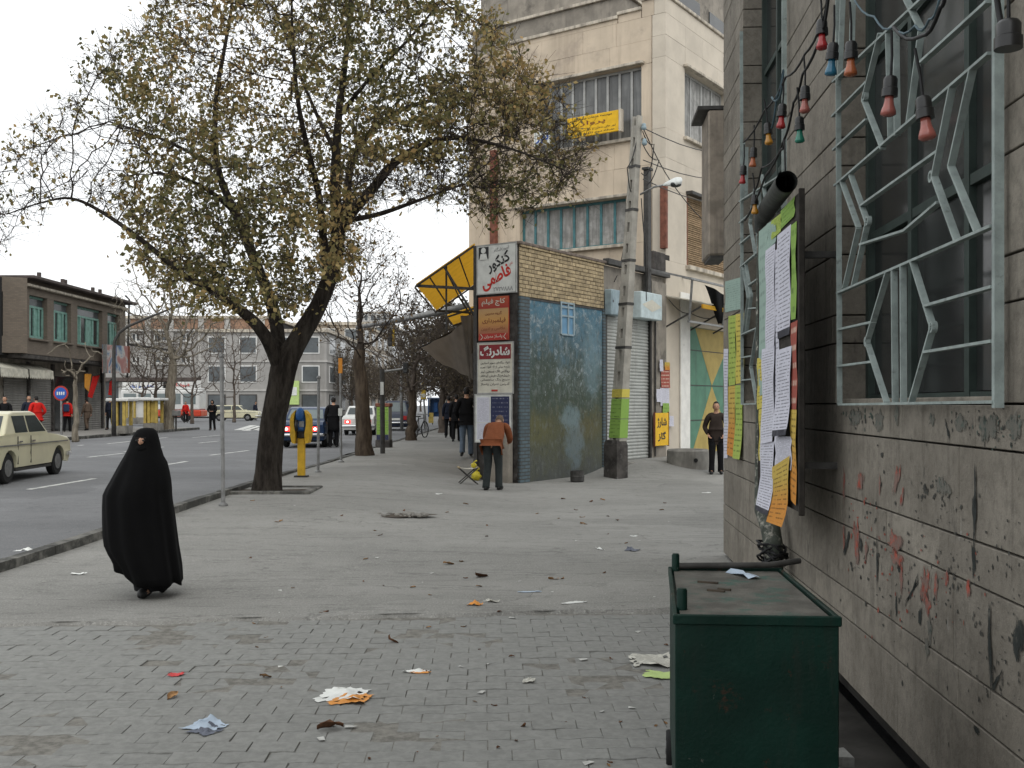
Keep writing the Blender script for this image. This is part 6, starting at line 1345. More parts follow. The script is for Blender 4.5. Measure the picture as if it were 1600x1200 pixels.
# planting pit round the big tree
pit = thing('tree_pit', 'square kerbed earth pit around the large tree', 'tree pit', tb); random.seed(4)
MB().box(-.55, .62, -.2, .75, -.05, .012).build('earth', 'soil', pit)
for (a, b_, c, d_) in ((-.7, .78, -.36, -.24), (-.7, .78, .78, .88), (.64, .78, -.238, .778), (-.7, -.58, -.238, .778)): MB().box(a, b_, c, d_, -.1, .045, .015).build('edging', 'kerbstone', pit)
def tree(label, base_, H, trunk_h, rad, n_att, r0, seed, barkm, twigm, leafm=None, nleaf=0, lean=(0, 0), kill=.3, step=.25, tip=.005, per=1, tl=.35, up=.3, zs=1.0, name='street_tree', group=None, leafsize=.09):
    rg = np.random.default_rng(seed); t = thing(name, label, 'tree', base_, 0, group)
    nd = [np.array([lean[0]*k/10*trunk_h, lean[1]*k/10*trunk_h, trunk_h*k/10]) for k in range(11)]; nd[0][2] = -.1
    nd = [p+(rg.normal(0, .02, 3)*(1 if 0 < i else 0)) for i, p in enumerate(nd)]; pr = [-1]+list(range(10)); rh_ = [r0*(1.25-.45*k/10) if k else r0*1.5 for k in range(11)]
    c = np.array([lean[0]*trunk_h*1.3, lean[1]*trunk_h*1.3, trunk_h+(H-trunk_h)*.5]); p = rg.normal(0, 1, (n_att, 3)); p /= np.linalg.norm(p, axis=1)[:, None]; p *= (rg.random(n_att)**.4)[:, None]; p[:, 2] *= (H-trunk_h)*.56; p[:, :2] *= rad*(1-.25*np.clip(p[:, 2:3]/(H-trunk_h), -.2, .6)); att = c+p
    Nn, Pp = grow(np.array(nd), pr, att, step, 4.5, kill, 60, rg, 5000); r = pipe(len(Nn), Pp, tip, 2.3); k = r[10]; r *= np.clip(r0*.75/max(k, 1e-3), .4, 2.5)**np.clip((r-tip)/max(k-tip, 1e-4), 0, 1); r[:11] = rh_
    r = np.maximum(r, tip)
    tw = twigs(Nn, Pp, r, rg, tip*2.2, per, tl, up) if per else None
    wood(t, Nn, Pp, r, rg, barkm, twigm, tw, tip*.75, 9, skip=11)
    Q, q_ = spline([Vector(x) for x in Nn[:11]], [float(x) for x in r[:11]], 3); mb = MB(); mb.tube(Q, q_, 14); mb.v = [tuple(Q[min(i//14, len(Q)-1)]+(Vector(p)-Q[min(i//14, len(Q)-1)])*(1+.07*math.sin(i % 14*1.35+seed)+random.uniform(-.03, .03))) for i, p in enumerate(mb.v)]; mb.build('trunk', barkm, t, smooth=True)
    if nleaf and tw is not None:
        e = np.concatenate([tw[2], tw[1]]); C = e[rg.integers(0, len(e), nleaf)]+rg.normal(0, .06, (nleaf, 3)); q, f = leaf_quads(C, leafsize, rg); np_mesh('crown', [(q, f)], leafm, t, np.repeat(rg.random(nleaf), 4))
    return t
tree('slim second street tree with rusty sparse leaves past the yellow phone', gnd(571, 712), 6.6, 2.9, 1.7, 900, .19, 2, 'bark_brown', 'bark_twig', 'leaf_rust', 900, (-.06, .0), .26, .2, .0055, 2, .4)
tree('third street tree with round bare crown behind the green poster pillar', gnd(642, 688), 5.6, 1.9, 2.3, 900, .17, 3, 'bark_brown', 'bark_far', 'leaf_far', 900, (.03, 0), .26, .22, .007, 2, .4)
# the avenue beyond: a few grown trees, repeated turned and scaled
pro = []
for s_ in range(3):
    pro.append(tree('bare avenue tree', (0, 0, 0), 6.4+s_*.5, 1.9, 2.9, 800, .17, 50+s_, 'bark_far', 'bark_far', 'leaf_far', 3800, (.02*s_, 0), .32, .28, .012, 3, .55, name='avenue_tree', group='bare trees along the avenue', leafsize=.16))
spots = [(-3.4, 50), (-3.3, 58), (-3.4, 67), (-3.1, 77), (-3.2, 88), (-3.0, 100), (-3.1, 114), (-3.0, 130), (-3.0, 150), (-3.0, 175), (-18.5, 118), (-18.6, 130), (-18.4, 144), (-18.5, 160), (-18.5, 180), (-3.2, 205), (-18.3, 205), (-10.5, 190), (-9, 230), (-14, 240), (-5, 260)]
names = ['first', 'second', 'third', 'fourth', 'fifth', 'sixth', 'seventh', 'eighth', 'ninth', 'tenth']
for i, (x, y) in enumerate(spots):
    o = pro[i] if i < 3 else copy_tree(pro[i % 3]); s_ = random.uniform(.9, 1.15); o.location = (x, y, gz(x, y)-.02); o.rotation_euler = (0, 0, random.uniform(0, 6)); o.scale = (s_, s_, s_)
    o['label'] = ('bare avenue tree on the near pavement, %s beyond the blue phone booth' % names[i]) if i < 10 else ('bare avenue tree on the far pavement, %s beyond the crossing' % names[i-10]) if i < 15 else ('bare tree far down the avenue, %s in the brown haze of twigs' % ('on the near kerb', 'on the far kerb', 'mid street', 'right of middle', 'left of middle', 'last')[i-15])
# pale plane tree and smaller bare trees on the far pavement
bt = tree('tall pale-barked bare plane tree on the far pavement corner', gnd(262, 671), 10.4, 3.6, 3.6, 700, .27, 7, 'bark_pale', 'bark_pale', None, 0, (.09, .0), .4, .32, .014, 1, .5)
tree('small pollarded bare tree before the brick house shutters', gnd(118, 686), 4.3, 2.2, 1.35, 26, .1, 8, 'bark_pale', 'bark_pale', None, 0, (0, 0), .3, .2, .02, 0, .4)
for lab, px, py, H, rd, sd in (('bare brown tree behind the yellow booths', 243, 668, 6.5, 2.0, 9), ('bare thin tree before the office block sign', 300, 660, 8.5, 2.8, 10), ('bare twiggy tree at the left end of the office block', 222, 660, 9, 3.2, 12), ('bare twiggy tree near the right end of the office block', 366, 658, 9, 3.0, 13)):
    tree(lab, gnd(px, py), H, 2.2, rd, 420, .11, sd, 'bark_far', 'bark_far', None, 0, (0, 0), .4, .32, .013, 1, .5)
# ------------------------------------------------------------------ vehicles
def saloon(label, loc, rz, body='car_cream', L=4.3, Wd=1.6, H=1.42, wb=2.5, style='saloon', roofm=None, brake=False, group=None, glass='car_glass'):
    """x forward from the rear bumper, y left; origin on the ground under the middle of the rear axle"""
    t = thing('parked_car' if False else 'car', label, 'car', loc, rz, group); ra = .95; x0 = -ra; hw = Wd/2; rw = .305
    def arch(cx, r=.36, n=9): return [(cx+r*math.cos(math.pi-math.pi*k/n), .30+r*math.sin(math.pi-math.pi*k/n)) for k in range(n+1)]
    if style == 'suv': top = [(x0+L, .5), (x0+L, .9), (x0+L-.1, 1.0), (x0+L-1.25, 1.05), (x0+.05, 1.05), (x0, .95), (x0, .45)]
    elif style == 'estate': top = [(x0+L, .5), (x0+L-.03, .78), (x0+L-.15, .86), (x0+L-1.3, .95), (x0+.05, .97), (x0, .88), (x0, .45)]
    else: top = [(x0+L, .48), (x0+L-.02, .74), (x0+L-.14, .83), (x0+L-.7, .9), (x0+L-1.28, .945), (x0+1.1, .965), (x0+.5, .945), (x0+.1, .9), (x0, .8), (x0+.02, .45)]
    prof = [(x0+.06, .27)]+arch(0)+arch(wb)+[(x0+L-.1, .27)]+top
    def ring(y, ins): return [(x if not ins else x, y, z) for x, z in prof]
    mb = MB(); n = len(prof)
    def sec(y, k): return [(px if True else px, y, z) for (px, z) in prof]
    ys = [-hw, -hw+.0, hw]
    # body sides curve slightly inwards above and below the waist
    R_ = []
    for y in (-1, -.94, .94, 1):
        rg = []
        for (px, z) in prof:
            f = hw*abs(y); tuck = .05*max(0, (z-.62)/.35)+.04*max(0, (.5-z)/.25)
            ex = .03 if abs(y) == 1 else 0
            cxm = x0+L/2; rg.append((cxm+(px-cxm)*(1-ex*.35), math.copysign(f-(tuck if abs(y) == 1 else 0), y), z-(.02 if abs(y) == 1 and z > .8 else 0)))
        R_.append(rg)
    mb.loft(R_, cap=True); bo = mb.build('body', body, t, smooth='auto', fixn=True)
    # cabin
    if style == 'suv': cab = [(x0+.08, 1.03), (x0+.22, H), (x0+2.7, H), (x0+3.0, 1.03)]; cuts = [(x0+.3, x0+1.05), (x0+1.12, x0+1.9), (x0+1.97, x0+2.62)]
    elif style == 'estate': cab = [(x0+.06, .95), (x0+.42, H-.02), (x0+2.45, H), (x0+2.66, H-.04), (x0+3.12, .94)]; cuts = [(x0+.55, x0+1.25), (x0+1.33, x0+1.98), (x0+2.05, x0+2.6)]
    else: cab = [(x0+.82, .95), (x0+1.28, H-.05), (x0+1.5, H), (x0+2.42, H), (x0+2.62, H-.05), (x0+3.1, .935)]; cuts = [(x0+1.36, x0+1.98), (x0+2.05, x0+2.64)]
    def hwz(z): return hw*.93-(z-.95)*.26
    V = []
    for sgn in (-1, 1):
        for (px, z) in cab: V.append((px, sgn*hwz(z), z))
    m = len(cab); mb = MB().add(V, [tuple(range(m)), tuple(range(m, 2*m))[::-1]]+[(i, m+i, m+(i+1) % m, (i+1) % m) for i in range(m)]); mb.build('cabin', roofm or body, t, bevel=.03, fixn=True)
    zlo, zhi = cab[0][1]+.04, H-.09
    def edge_x(z, side):
        pts = cab if side == 'rear' else cab[::-1]
        for (xa, za), (xb, zb) in zip(pts, pts[1:]):
            if za <= z <= zb: return xa+(xb-xa)*(z-za)/(zb-za+1e-9)
        return pts[1][0]
    for sgn in (-1, 1):
        for i, (a, b_) in enumerate(cuts):
            al = max(a, edge_x(zlo, 'rear')+.09) if i == 0 else a; ah = max(a, edge_x(zhi, 'rear')+.07) if i == 0 else a
            bl = min(b_+(.5 if i == len(cuts)-1 else 0), edge_x(zlo, 'front')-.1); bh2 = min(b_, edge_x(zhi, 'front')-.07)
            P = [(al, sgn*(hwz(zlo)+.006), zlo), (bl, sgn*(hwz(zlo)+.006), zlo), (bh2, sgn*(hwz(zhi)+.006), zhi), (ah, sgn*(hwz(zhi)+.006), zhi)]
            MB().quad(*(P if sgn < 0 else P[::-1]), th=.004).build('side_window', glass, t)
            c0, c1 = Vector(P[0]), Vector(P[2])
    def screen(side, nm):
        za, zb = zlo+.02, zhi; xa, xb = edge_x(za, side), edge_x(zb, side); o = -.012 if side == 'rear' else .012; wa, wb_ = hwz(za)-.1, hwz(zb)-.09
        P = [(xa+o, wa, za), (xa+o, -wa, za), (xb+o, -wb_, zb), (xb+o, wb_, zb)]; MB().quad(*(P if side == 'rear' else P[::-1]), th=.004).build(nm, glass if side == 'rear' else glass, t)
    screen('rear', 'rear_window'); screen('front', 'windscreen')
    # chrome, lamps, doors
    for (xx, nm) in ((x0-.07, 'rear_bumper'), (x0+L+.06, 'front_bumper')):
        d = 1 if xx > 0 else -1
        MB().tube([(xx-d*.3, hw-.0, .46), (xx-d*.06, hw-.03, .46), (xx, hw-.14, .46), (xx, -hw+.14, .46), (xx-d*.06, -hw+.03, .46), (xx-d*.3, -hw+.0, .46)], .05, 8).build(nm, 'chrome', t, smooth='auto')
    for sgn in (-1, 1):
        lz0, lz1 = (.58, .74) if style != 'suv' else (.62, .85)
        la = MB().box(x0-.02, x0+.03, sgn*hw*.62-.14, sgn*hw*.62+.14, lz0, lz1, .01).build('tail_lamp', 'brake_lamp' if brake else 'lamp_red', t)
        if brake: MB().sphere((x0-.02, sgn*hw*.62, (lz0+lz1)/2), (.02, .055, .045), 8, 5).build('bulb', 'brake_bulb', la)
        MB().lathe([(.02, -.02), (.09, -.02), (.085, .02), (.02, .03)], 14, (x0+L-.01, sgn*hw*.68, .66), 'x').build('headlamp', 'chrome', t, smooth='auto')
        MB().box(x0+.12, x0+L-.2, sgn*(hw-.0)-.004, sgn*(hw-.0)+.006, .735, .76).build('trim_strip', 'steel_grey', t)
        for xx in ([cuts[-1][0]-.035, cuts[0][0]-.0] if style == 'saloon' else [c_[0]-.035 for c_ in cuts]):
            MB().box(xx-.006, xx+.006, sgn*(hw-.012)-.008, sgn*(hw-.012)+.008, .36, .92).build('door_gap', 'steel_dark', t)
            MB().box(xx+.06, xx+.2, sgn*(hw-.01)-.015, sgn*(hw-.01)+.018, .80, .825).build('door_handle', 'chrome', t)
        MB().box(.37, wb-.37, sgn*(hw-.06)-.02, sgn*(hw-.06)+.01, .22, .275).build('sill_panel', 'steel_dark', t)
        for xx in (0, wb):
            y = sgn*(hw-.12)
            tw_ = MB().lathe([(.16, -.085), (rw-.03, -.085), (rw, -.06), (rw, .06), (rw-.03, .085), (.16, .085)], 26, (xx, y, rw), 'y').build('wheel', 'tyre', t, smooth='auto')
            MB().lathe([(.02, -.092), (.1, -.096), (.13, -.088), (.165, -.094), (.17, -.08), (.17, .08), (.165, .094), (.13, .088), (.1, .096), (.02, .092)], 20, (xx, y, rw), 'y').build('hub_cap', 'steel_grey', tw_, smooth='auto')
    MB().box(x0-.03, x0-.022, -.26, .26, .5 if style != 'suv' else .6, .62 if style != 'suv' else .72).build('number_plate', 'number_plate', t)
    MB().box(x0+.35, x0+L-.35, -hw+.25, hw-.25, .2, .34).build('chassis', 'steel_dark', t)
    return t
rr_ = gnd(6, 756, -.12); fr_ = gnd(84, 740.8, -.12); hd = (fr_-rr_); rz = math.atan2(hd.y, hd.x); lf = Vector((-math.sin(rz), math.cos(rz), 0))
saloon('cream old-fashioned saloon car driving past at the left edge', Vector((rr_.x, rr_.y, rr_.z))+lf*.68, rz, 'car_cream', wb=max(2.4, min(2.65, hd.length)), glass='car_glass')
def on_road(px, Y): X = (px-CX)/F*Y; return Vector((X, Y, gz(X, Y)-.12))
saloon('dark blue saloon with brake lights on, seen from behind past the phone', on_road(478, 36.3), R(91), 'car_blue', brake=True, roofm='car_blue', glass='car_glass_pale')
saloon('white saloon with lit brake light behind the leaning street tree', on_road(563, 50.5), R(91), 'car_white', brake=True, style='saloon', glass='car_glass')
saloon('dark navy off-road car farther up the road behind the poster pillar', on_road(621, 59), R(91), 'car_navy', style='suv', H=1.7, brake=False, glass='car_glass_pale')
p = gnd(346, 657.5, -.12); saloon('cream estate car crossing before the grey office block', p, R(2), 'car_cream', style='estate', L=4.4)
# red and white minibus behind the yellow booths
p = gnd(205, 659, -.12); b = thing('minibus', 'red and white minibus half hidden behind the yellow booths', 'bus', p, R(1))
MB().box(-.6, 6.2, -1, 1, .45, 1.0, .08).build('body', 'bus_red', b); MB().box(-.58, 6.1, -.97, .97, 1.002, 2.7, .1).build('upper_body', 'bus_white', b); MB().box(-.5, 6, -.9, .9, 2.702, 2.85, .05).build('roof', 'bus_white', b)
for i in range(5): MB().box(-.3+1.25*i, .75+1.25*i, -.985, -.972, 1.5, 2.4).build('side_window', 'car_glass_pale', b)
for x in (.6, 4.9):
    w_ = MB().lathe([(.16, -.1), (.4, -.1), (.42, -.06), (.42, .06), (.4, .1), (.16, .1)], 20, (x, -.9, .42), 'y').build('wheel', 'tyre', b, smooth='auto'); MB().lathe([(.02, -.11), (.18, -.11), (.18, .11), (.02, .11)], 14, (x, -.9, .42), 'y').build('hub_cap', 'steel_grey', w_)
# ------------------------------------------------------------------ people
def skin_mesh(name, joints, edges, radii, mat, parent, extra=None, sub=2):
    """one continuous surface grown over a posed skeleton"""
    me = bpy.data.meshes.new(name); bm = bmesh.new(); lay = bm.verts.layers.skin.verify(); vv = [bm.verts.new(j) for j in joints]
    for a, b_ in edges: bm.edges.new((vv[a], vv[b_]))
    for v, r in zip(vv, radii):
        v[lay].radius = r if isinstance(r, tuple) else (r, r)
    vv[0][lay].use_root = True
    bm.to_mesh(me); bm.free(); o = bpy.data.objects.new(name, me); COL.objects.link(o)
    s = o.modifiers.new('s', 'SKIN'); s.use_smooth_shade = True; u = o.modifiers.new('u', 'SUBSURF'); u.levels = sub; u.render_levels = sub
    dg = bpy.context.evaluated_depsgraph_get(); dg.update(); m2 = bpy.data.meshes.new_from_object(o.evaluated_get(dg)); bpy.data.objects.remove(o)
    if extra:
        b2 = bmesh.new(); b2.from_mesh(m2)
        t = bpy.data.meshes.new('x'); t.from_pydata(extra.v, [], extra.f); b2.from_mesh(t); b2.to_mesh(m2); b2.free(); bpy.data.meshes.remove(t)
    m2.materials.clear(); m2.materials.append(M[mat]); m2.polygons.foreach_set('use_smooth', [True]*len(m2.polygons)); m2.name = name
    return link(bpy.data.objects.new(name, m2), parent)
def person(label, foot, face, h=1.72, coat='cloth_black', legs='cloth_navy', hairm='hair', step=.18, arms=('down', 'down'), bend=0.0, longcoat=0.0, headcloth=None, extras=None, group=None, girth=1.0, look=0.0, knee=0.0):
    """facing: world heading of the nose (radians, 0 = +X); bend: forward lean of the upper body"""
    t = thing('person', label, 'person', foot, face-math.pi/2, group); k = h/1.75
    cb_, sb_ = math.cos(bend), math.sin(bend); hipz = .93-.03*knee
    def up(x, y, z):                       # upper body leans about the hips (local +y is forward)
        dz, dy = z-hipz, y; return Vector((x, dy*cb_+dz*sb_, hipz+dz*cb_-dy*sb_))*k
    J = {}
    J['pel'] = Vector((0, -.06*sb_, hipz))*k; J['wai'] = up(0, 0, 1.08); J['che'] = up(0, .0, 1.28); J['nb'] = up(0, -.01, 1.45); J['nk'] = up(0, .01+.02*sb_, 1.52)
    J['hd0'] = up(0, .03, 1.575); J['hd1'] = up(0, .03, 1.66)
    for s, sg in (('l', -1), ('r', 1)):
        J['sh'+s] = up(sg*.175*girth, -.01, 1.41); J['hip'+s] = Vector((sg*.09, -.05*sb_, hipz-.04))*k
        fy = step*sg; J['kn'+s] = Vector((sg*.1, fy*.45+.05+.06*knee, .49))*k; J['an'+s] = Vector((sg*.11, fy-.03, .085+(.05 if fy < -.1 else 0)))*k; J['toe'+s] = Vector((sg*.125, fy+.13, .035))*k
        a = arms[0 if sg < 0 else 1]
        if a == 'down': e, w_ = up(sg*.235*girth, -.03-fy*.35, 1.14), up(sg*.235*girth, .05-fy*.6, .9)
        elif a == 'pocket': e, w_ = up(sg*.27*girth, -.1, 1.15), up(sg*.18*girth, .06, .97)
        elif a == 'front': e, w_ = up(sg*.23*girth, .12, 1.15), up(sg*.08, .28, 1.12)
        elif a == 'reach': e, w_ = J['sh'+s]+Vector((sg*.05, .06, -.25))*k, J['sh'+s]+Vector((-sg*.02, .28, -.32))*k
        elif a == 'phone': e, w_ = up(sg*.25*girth, .12, 1.2), up(sg*.12, .16, 1.5)
        J['el'+s], J['wr'+s] = e, w_
    order = list(J); ix = {n: i for i, n in enumerate(order)}
    ed = [('pel', 'wai'), ('wai', 'che'), ('che', 'nb'), ('nb', 'nk'), ('nk', 'hd0'), ('hd0', 'hd1')]
    for s in 'lr': ed += [('nb', 'sh'+s), ('sh'+s, 'el'+s), ('el'+s, 'wr'+s), ('pel', 'hip'+s), ('hip'+s, 'kn'+s), ('kn'+s, 'an'+s), ('an'+s, 'toe'+s)]
    rad = dict(pel=(.13, .1), wai=(.115, .09), che=(.135, .1), nb=(.09, .08), nk=.05, hd0=.06, hd1=.07)
    for s in 'lr': rad.update({'sh'+s: .055, 'el'+s: .04, 'wr'+s: .028, 'hip'+s: .085, 'kn'+s: .055, 'an'+s: .04, 'toe'+s: .035})
    R2 = lambda v, f=1.0: tuple(x*k*f for x in v) if isinstance(v, tuple) else v*k*f
    # head with face and hands with fingers, joined into the one body mesh
    ex = MB(); hc = up(0, .035, 1.655); rotm = Matrix.Rotation(-bend, 3, 'X') @ Matrix.Rotation(look, 3, 'Z')
    def hd(p): return hc+rotm @ (Vector(p)*k)
    n0 = len(ex.v); ex.sphere((0, 0, 0), (.075, .092, .115), 14, 10)
    for i in range(n0, len(ex.v)):
        x, y, z = ex.v[i]; y = y*(1.0 if z > -.02 else 1+.12*(z+.02)/.1); x *= 1 if z > -.03 else 1+1.6*(z+.03)
        ex.v[i] = tuple(hd((x, y, z)))
    ex.add([hd(p) for p in ((-.013, .085, -.03), (.013, .085, -.03), (0, .112, -.032), (0, .088, .02), (0, .085, -.042))], [(0, 2, 3), (2, 1, 3), (0, 4, 2), (2, 4, 1)])
    for sg in (-1, 1): ex.sphere(hd((sg*.076, -.005, -.01)), (.012*k, .02*k, .032*k), 6, 4)
    for s, sg in (('l', -1), ('r', 1)):
        d = (J['wr'+s]-J['el'+s]).normalized(); sd = d.cross(Vector((0, 0, 1)) if abs(d.z) < .8 else Vector((0, 1, 0))).normalized(); nn = sd.cross(d); w0 = J['wr'+s]
        ex.tube([w0, w0+d*.05*k, w0+d*.09*k], [.026*k, .036*k, .034*k], 8, sq=.55)
        for f_ in range(4):
            o_ = sd*(.024-.016*f_)*k; L_ = (.055, .07, .075, .06)[f_]*k; ex.tube([w0+d*.085*k+o_, w0+d*(.085*k+L_*.5)+o_+nn*.008*k, w0+d*(.085*k+L_*.9)+o_+nn*.022*k], [.0095*k, .0088*k, .007*k], 6)
        ex.tube([w0+d*.03*k+sd*.025*k, w0+d*.06*k+sd*.05*k+nn*.01*k, w0+d*.09*k+sd*.055*k+nn*.02*k], [.011*k, .01*k, .008*k], 6)
    body = skin_mesh('body', [J[n] for n in order], [(ix[a], ix[b_]) for a, b_ in ed], [R2(rad[n]) for n in order], 'skin', t, ex, 1)
    for sg in (-1, 1): MB().sphere(hd((sg*.03, .082, .012)), (.014*k, .008*k, .008*k), 6, 4).build('eye', 'eye_dark', body)
    MB().add([hd(p) for p in ((-.025, .086, -.065), (.025, .086, -.065), (.022, .084, -.075), (-.022, .084, -.075))], [(0, 1, 2, 3)]).build('mouth', 'ink_brown', body)
    if headcloth: 
        mb = MB(); n0 = 0; mb.sphere((0, 0, 0), (.1, .112, .14), 14, 9)
        mb.f = [f for f in mb.f if not all(mb.v[i][1] > .055 and -.09 < mb.v[i][2] < .085 for i in f)]
        mb.v = [tuple(hd((x, y-.006, z+.0))) for x, y, z in mb.v]; mb.build('headscarf', headcloth, t, smooth=True)
    else:
        mb = MB(); mb.sphere((0, 0, 0), (.082, .098, .12), 14, 10); mb.f = [f for f in mb.f if not (sum(mb.v[i][2] for i in f)/len(f) < -.06 or (sum(mb.v[i][1] for i in f)/len(f) > .035 and sum(mb.v[i][2] for i in f)/len(f) < .065))]
        mb.v = [tuple(hd((x, y-.008, z+.012))) for x, y, z in mb.v]; mb.build('hair', hairm, t, smooth=True)
    # clothes follow the same skeleton
    names = ['pel', 'wai', 'che', 'nb']+[a+s for s in 'lr' for a in ('sh', 'el', 'wr')]; jj = {n: J[n].copy() for n in names}
    jj['nb'] = J['nb']+(J['nk']-J['nb'])*.25
    for s in 'lr': jj['wr'+s] = J['wr'+s]-(J['wr'+s]-J['el'+s])*.04
    hem = [('hemc', up(0, -.02, .86) if longcoat == 0 else Vector((0, 0, hipz-longcoat))*k)]
    jj['hem'] = hem[0][1]; names = ['pel', 'hem']+names[1:]; ii = {n: i for i, n in enumerate(names)}
    ce = [('pel', 'hem'), ('pel', 'wai'), ('wai', 'che'), ('che', 'nb')]+[e_ for s in 'lr' for e_ in (('nb', 'sh'+s), ('sh'+s, 'el'+s), ('el'+s, 'wr'+s))]
    cr = dict(pel=(.185*girth, .135*girth), hem=(.19*girth, .14*girth), wai=(.175*girth, .13*girth), che=(.18*girth, .135*girth), nb=(.095, .09))
    for s in 'lr': cr.update({'sh'+s: .085, 'el'+s: .066, 'wr'+s: .05})
    skin_mesh('coat', [jj[n] for n in names], [(ii[a], ii[b_]) for a, b_ in ce], [R2(cr[n]) for n in names], coat, t, None, 2)
    for s in 'lr':
        a0, b0, c0 = J['hip'+s], J['kn'+s], J['an'+s]
        mb = MB(); mb.tube([a0+Vector((0, 0, .08))*k, a0, a0.lerp(b0, .5), b0, b0.lerp(c0, .5), c0+Vector((0, 0, .0)), c0-Vector((0, 0, .03))*k], [.1*k, .108*k, .093*k, .076*k, .07*k, .072*k, .074*k], 12); mb.build('trouser_leg', legs, t, smooth=True)
        tt = J['toe'+s]; hl = c0+Vector((0, -.05, -.045))*k
        mb = MB(); mb.tube([Vector((hl.x, hl.y-.02*k, max(.03, hl.z))), Vector((c0.x, c0.y+.02*k, max(.045, c0.z-.03*k))), Vector((tt.x, tt.y, .038)), Vector((tt.x, tt.y+.06*k, .028))], [.035*k, .05*k, .046*k, .022*k], 10, sq=.85); mb.build('shoe', 'shoe', t, smooth=True)
    if extras: extras(t, J, k, up)
    return t
# ---- the woman in a black chador
wf = gnd(232, 931); SC = wf.y/F
cw = thing('person', 'woman wrapped in a long black chador walking on the pavement', 'person', wf, 0)
def wp(px, py): return ((px-232)*SC, (931-py)*SC)
outline = [(669, 222, 240), (672, 216, 244), (678, 211.5, 247), (688, 207, 249.5), (700, 203, 252), (712, 197, 255.5), (722, 191, 261), (735, 184, 264), (750, 176, 266.5), (762, 169, 267.5), (773, 164.5, 268), (790, 164, 270), (810, 164.5, 272.5), (835, 165.5, 275), (855, 168, 277), (870, 174, 279), (885, 181, 281), (898, 186, 282.5), (912, 190, 284)]
n = 72; rings = []
for r_i, (py, xl, xr) in enumerate(outline):
    a, z = wp(xl, py); b_, _ = wp(xr, py); c = (a+b_)/2; hw = (b_-a)/2; f = r_i/(len(outline)-1); dpt = min(hw*.92, .26) if r_i > 5 else hw*1.0
    ring = []
    for k_ in range(n):
        th = 2*math.pi*k_/n; cx_, sy = math.cos(th), math.sin(th); am = .075*max(0, f-.25)*(1+.6*math.sin(th*2+1))
        fold = 1+am*(math.sin(th*8+f*2.2)+.7*math.sin(th*13-f*3)+.4*math.sin(th*5+f*6))/max(hw, .05)*.5
        zz = z
        if r_i >= len(outline)-5:                      # hem rides up on one side
            lift = S(-cx_, .05, .9)*.13*S(r_i, len(outline)-6, len(outline)-1)+(.018*abs(math.sin(th*4.5+.4))+.008*math.sin(th*11))*S(r_i, len(outline)-3, len(outline)-1); zz = z+lift
        ring.append((c+hw*cx_*(fold if abs(cx_) < .85 else 1+(fold-1)*.3), dpt*sy*fold-.02, zz))
    rings.append(ring)
rings = rings[::-1]
# face opening: skip the faces in front of the face (towards -y)
mb = MB().loft(rings, cap=False); top_i = len(mb.v); ctr = tuple(np.mean(np.array(rings[-1]), 0)+np.array([0, 0, .006])); mb.v.append(ctr); m_ = len(rings)
mb.f += [((m_-1)*n+k_, (m_-1)*n+(k_+1) % n, top_i) for k_ in range(n)]
fx_, fz_ = wp(229, 690)
ch_ = mb.build('chador', 'chador', cw, smooth=True); so_ = ch_.modifiers.new('cloth', 'SOLIDIFY'); so_.thickness = .006; so_.offset = -1
# veil wraps the lower face; body with face, legs and shoes as one surface
ex = MB(); hc = Vector((fx_-.0, -.072, fz_+.003)); n0 = len(ex.v); ex.sphere(hc, (.043, .085, .048), 16, 12)
ex.add([hc+Vector(p) for p in ((-.013, -.08, -.015), (.013, -.08, -.015), (0, -.106, -.018), (0, -.084, .03), (0, -.08, -.028))], [(2, 0, 3), (1, 2, 3), (4, 0, 2), (4, 2, 1)])
zs = lambda z: z*1.45/1.75
Jw = [Vector((.02, 0, zs(.93))), Vector((.01, 0, zs(1.2))), Vector((0, 0, zs(1.45))), Vector((fx_, -.01, fz_-.1)), Vector((fx_, -.02, fz_)), Vector((.1, 0, zs(.88))), Vector((.08, -.06, zs(.48))), Vector((.02, -.02, .07)), Vector((.0, -.14, .035)), Vector((-.08, .05, zs(.88))), Vector((-.04, .16, zs(.5))), Vector((.06, .28, .1)), Vector((.06, .18, .05)), Vector((.1, .02, zs(1.34))), Vector((.12, .0, zs(1.1))), Vector((.04, -.06, zs(1.15))), Vector((-.12, .02, zs(1.34))), Vector((-.16, .0, zs(1.1))), Vector((-.05, -.06, zs(1.2)))]
body = skin_mesh('body', Jw, [(0, 1), (1, 2), (2, 3), (3, 4), (0, 5), (5, 6), (6, 7), (7, 8), (0, 9), (9, 10), (10, 11), (11, 12), (2, 13), (13, 14), (14, 15), (2, 16), (16, 17), (17, 18)], [.1, .1, .08, .045, .06, .07, .05, .035, .03, .07, .05, .035, .03, .045, .035, .03, .045, .035, .03], 'skin', cw, ex, 1)
for sg in (-1, 1):
    MB().sphere(hc+Vector((sg*.028, -.078, .012)), (.016, .007, .008), 8, 5).build('eye', 'eye_dark', body); MB().box(hc.x+sg*.028-.02, hc.x+sg*.028+.02, hc.y-.083, hc.y-.077, hc.z+.03, hc.z+.037).build('eyebrow', 'hair', body)
P_ = [hc+Vector((.06*math.cos(a), -.035+.012*math.sin(a), .07*math.sin(a)+.004)) for a in [2*math.pi*i/22 for i in range(23)]]; MB().tube(P_, .015, 8, cap=False).build('hood_edge', 'chador', cw, smooth=True)
mb = MB(); mb.sphere(hc+Vector((0, -.008, -.06)), (.075, .092, .05), 14, 8); mb.build('veil', 'chador', cw, smooth=True)
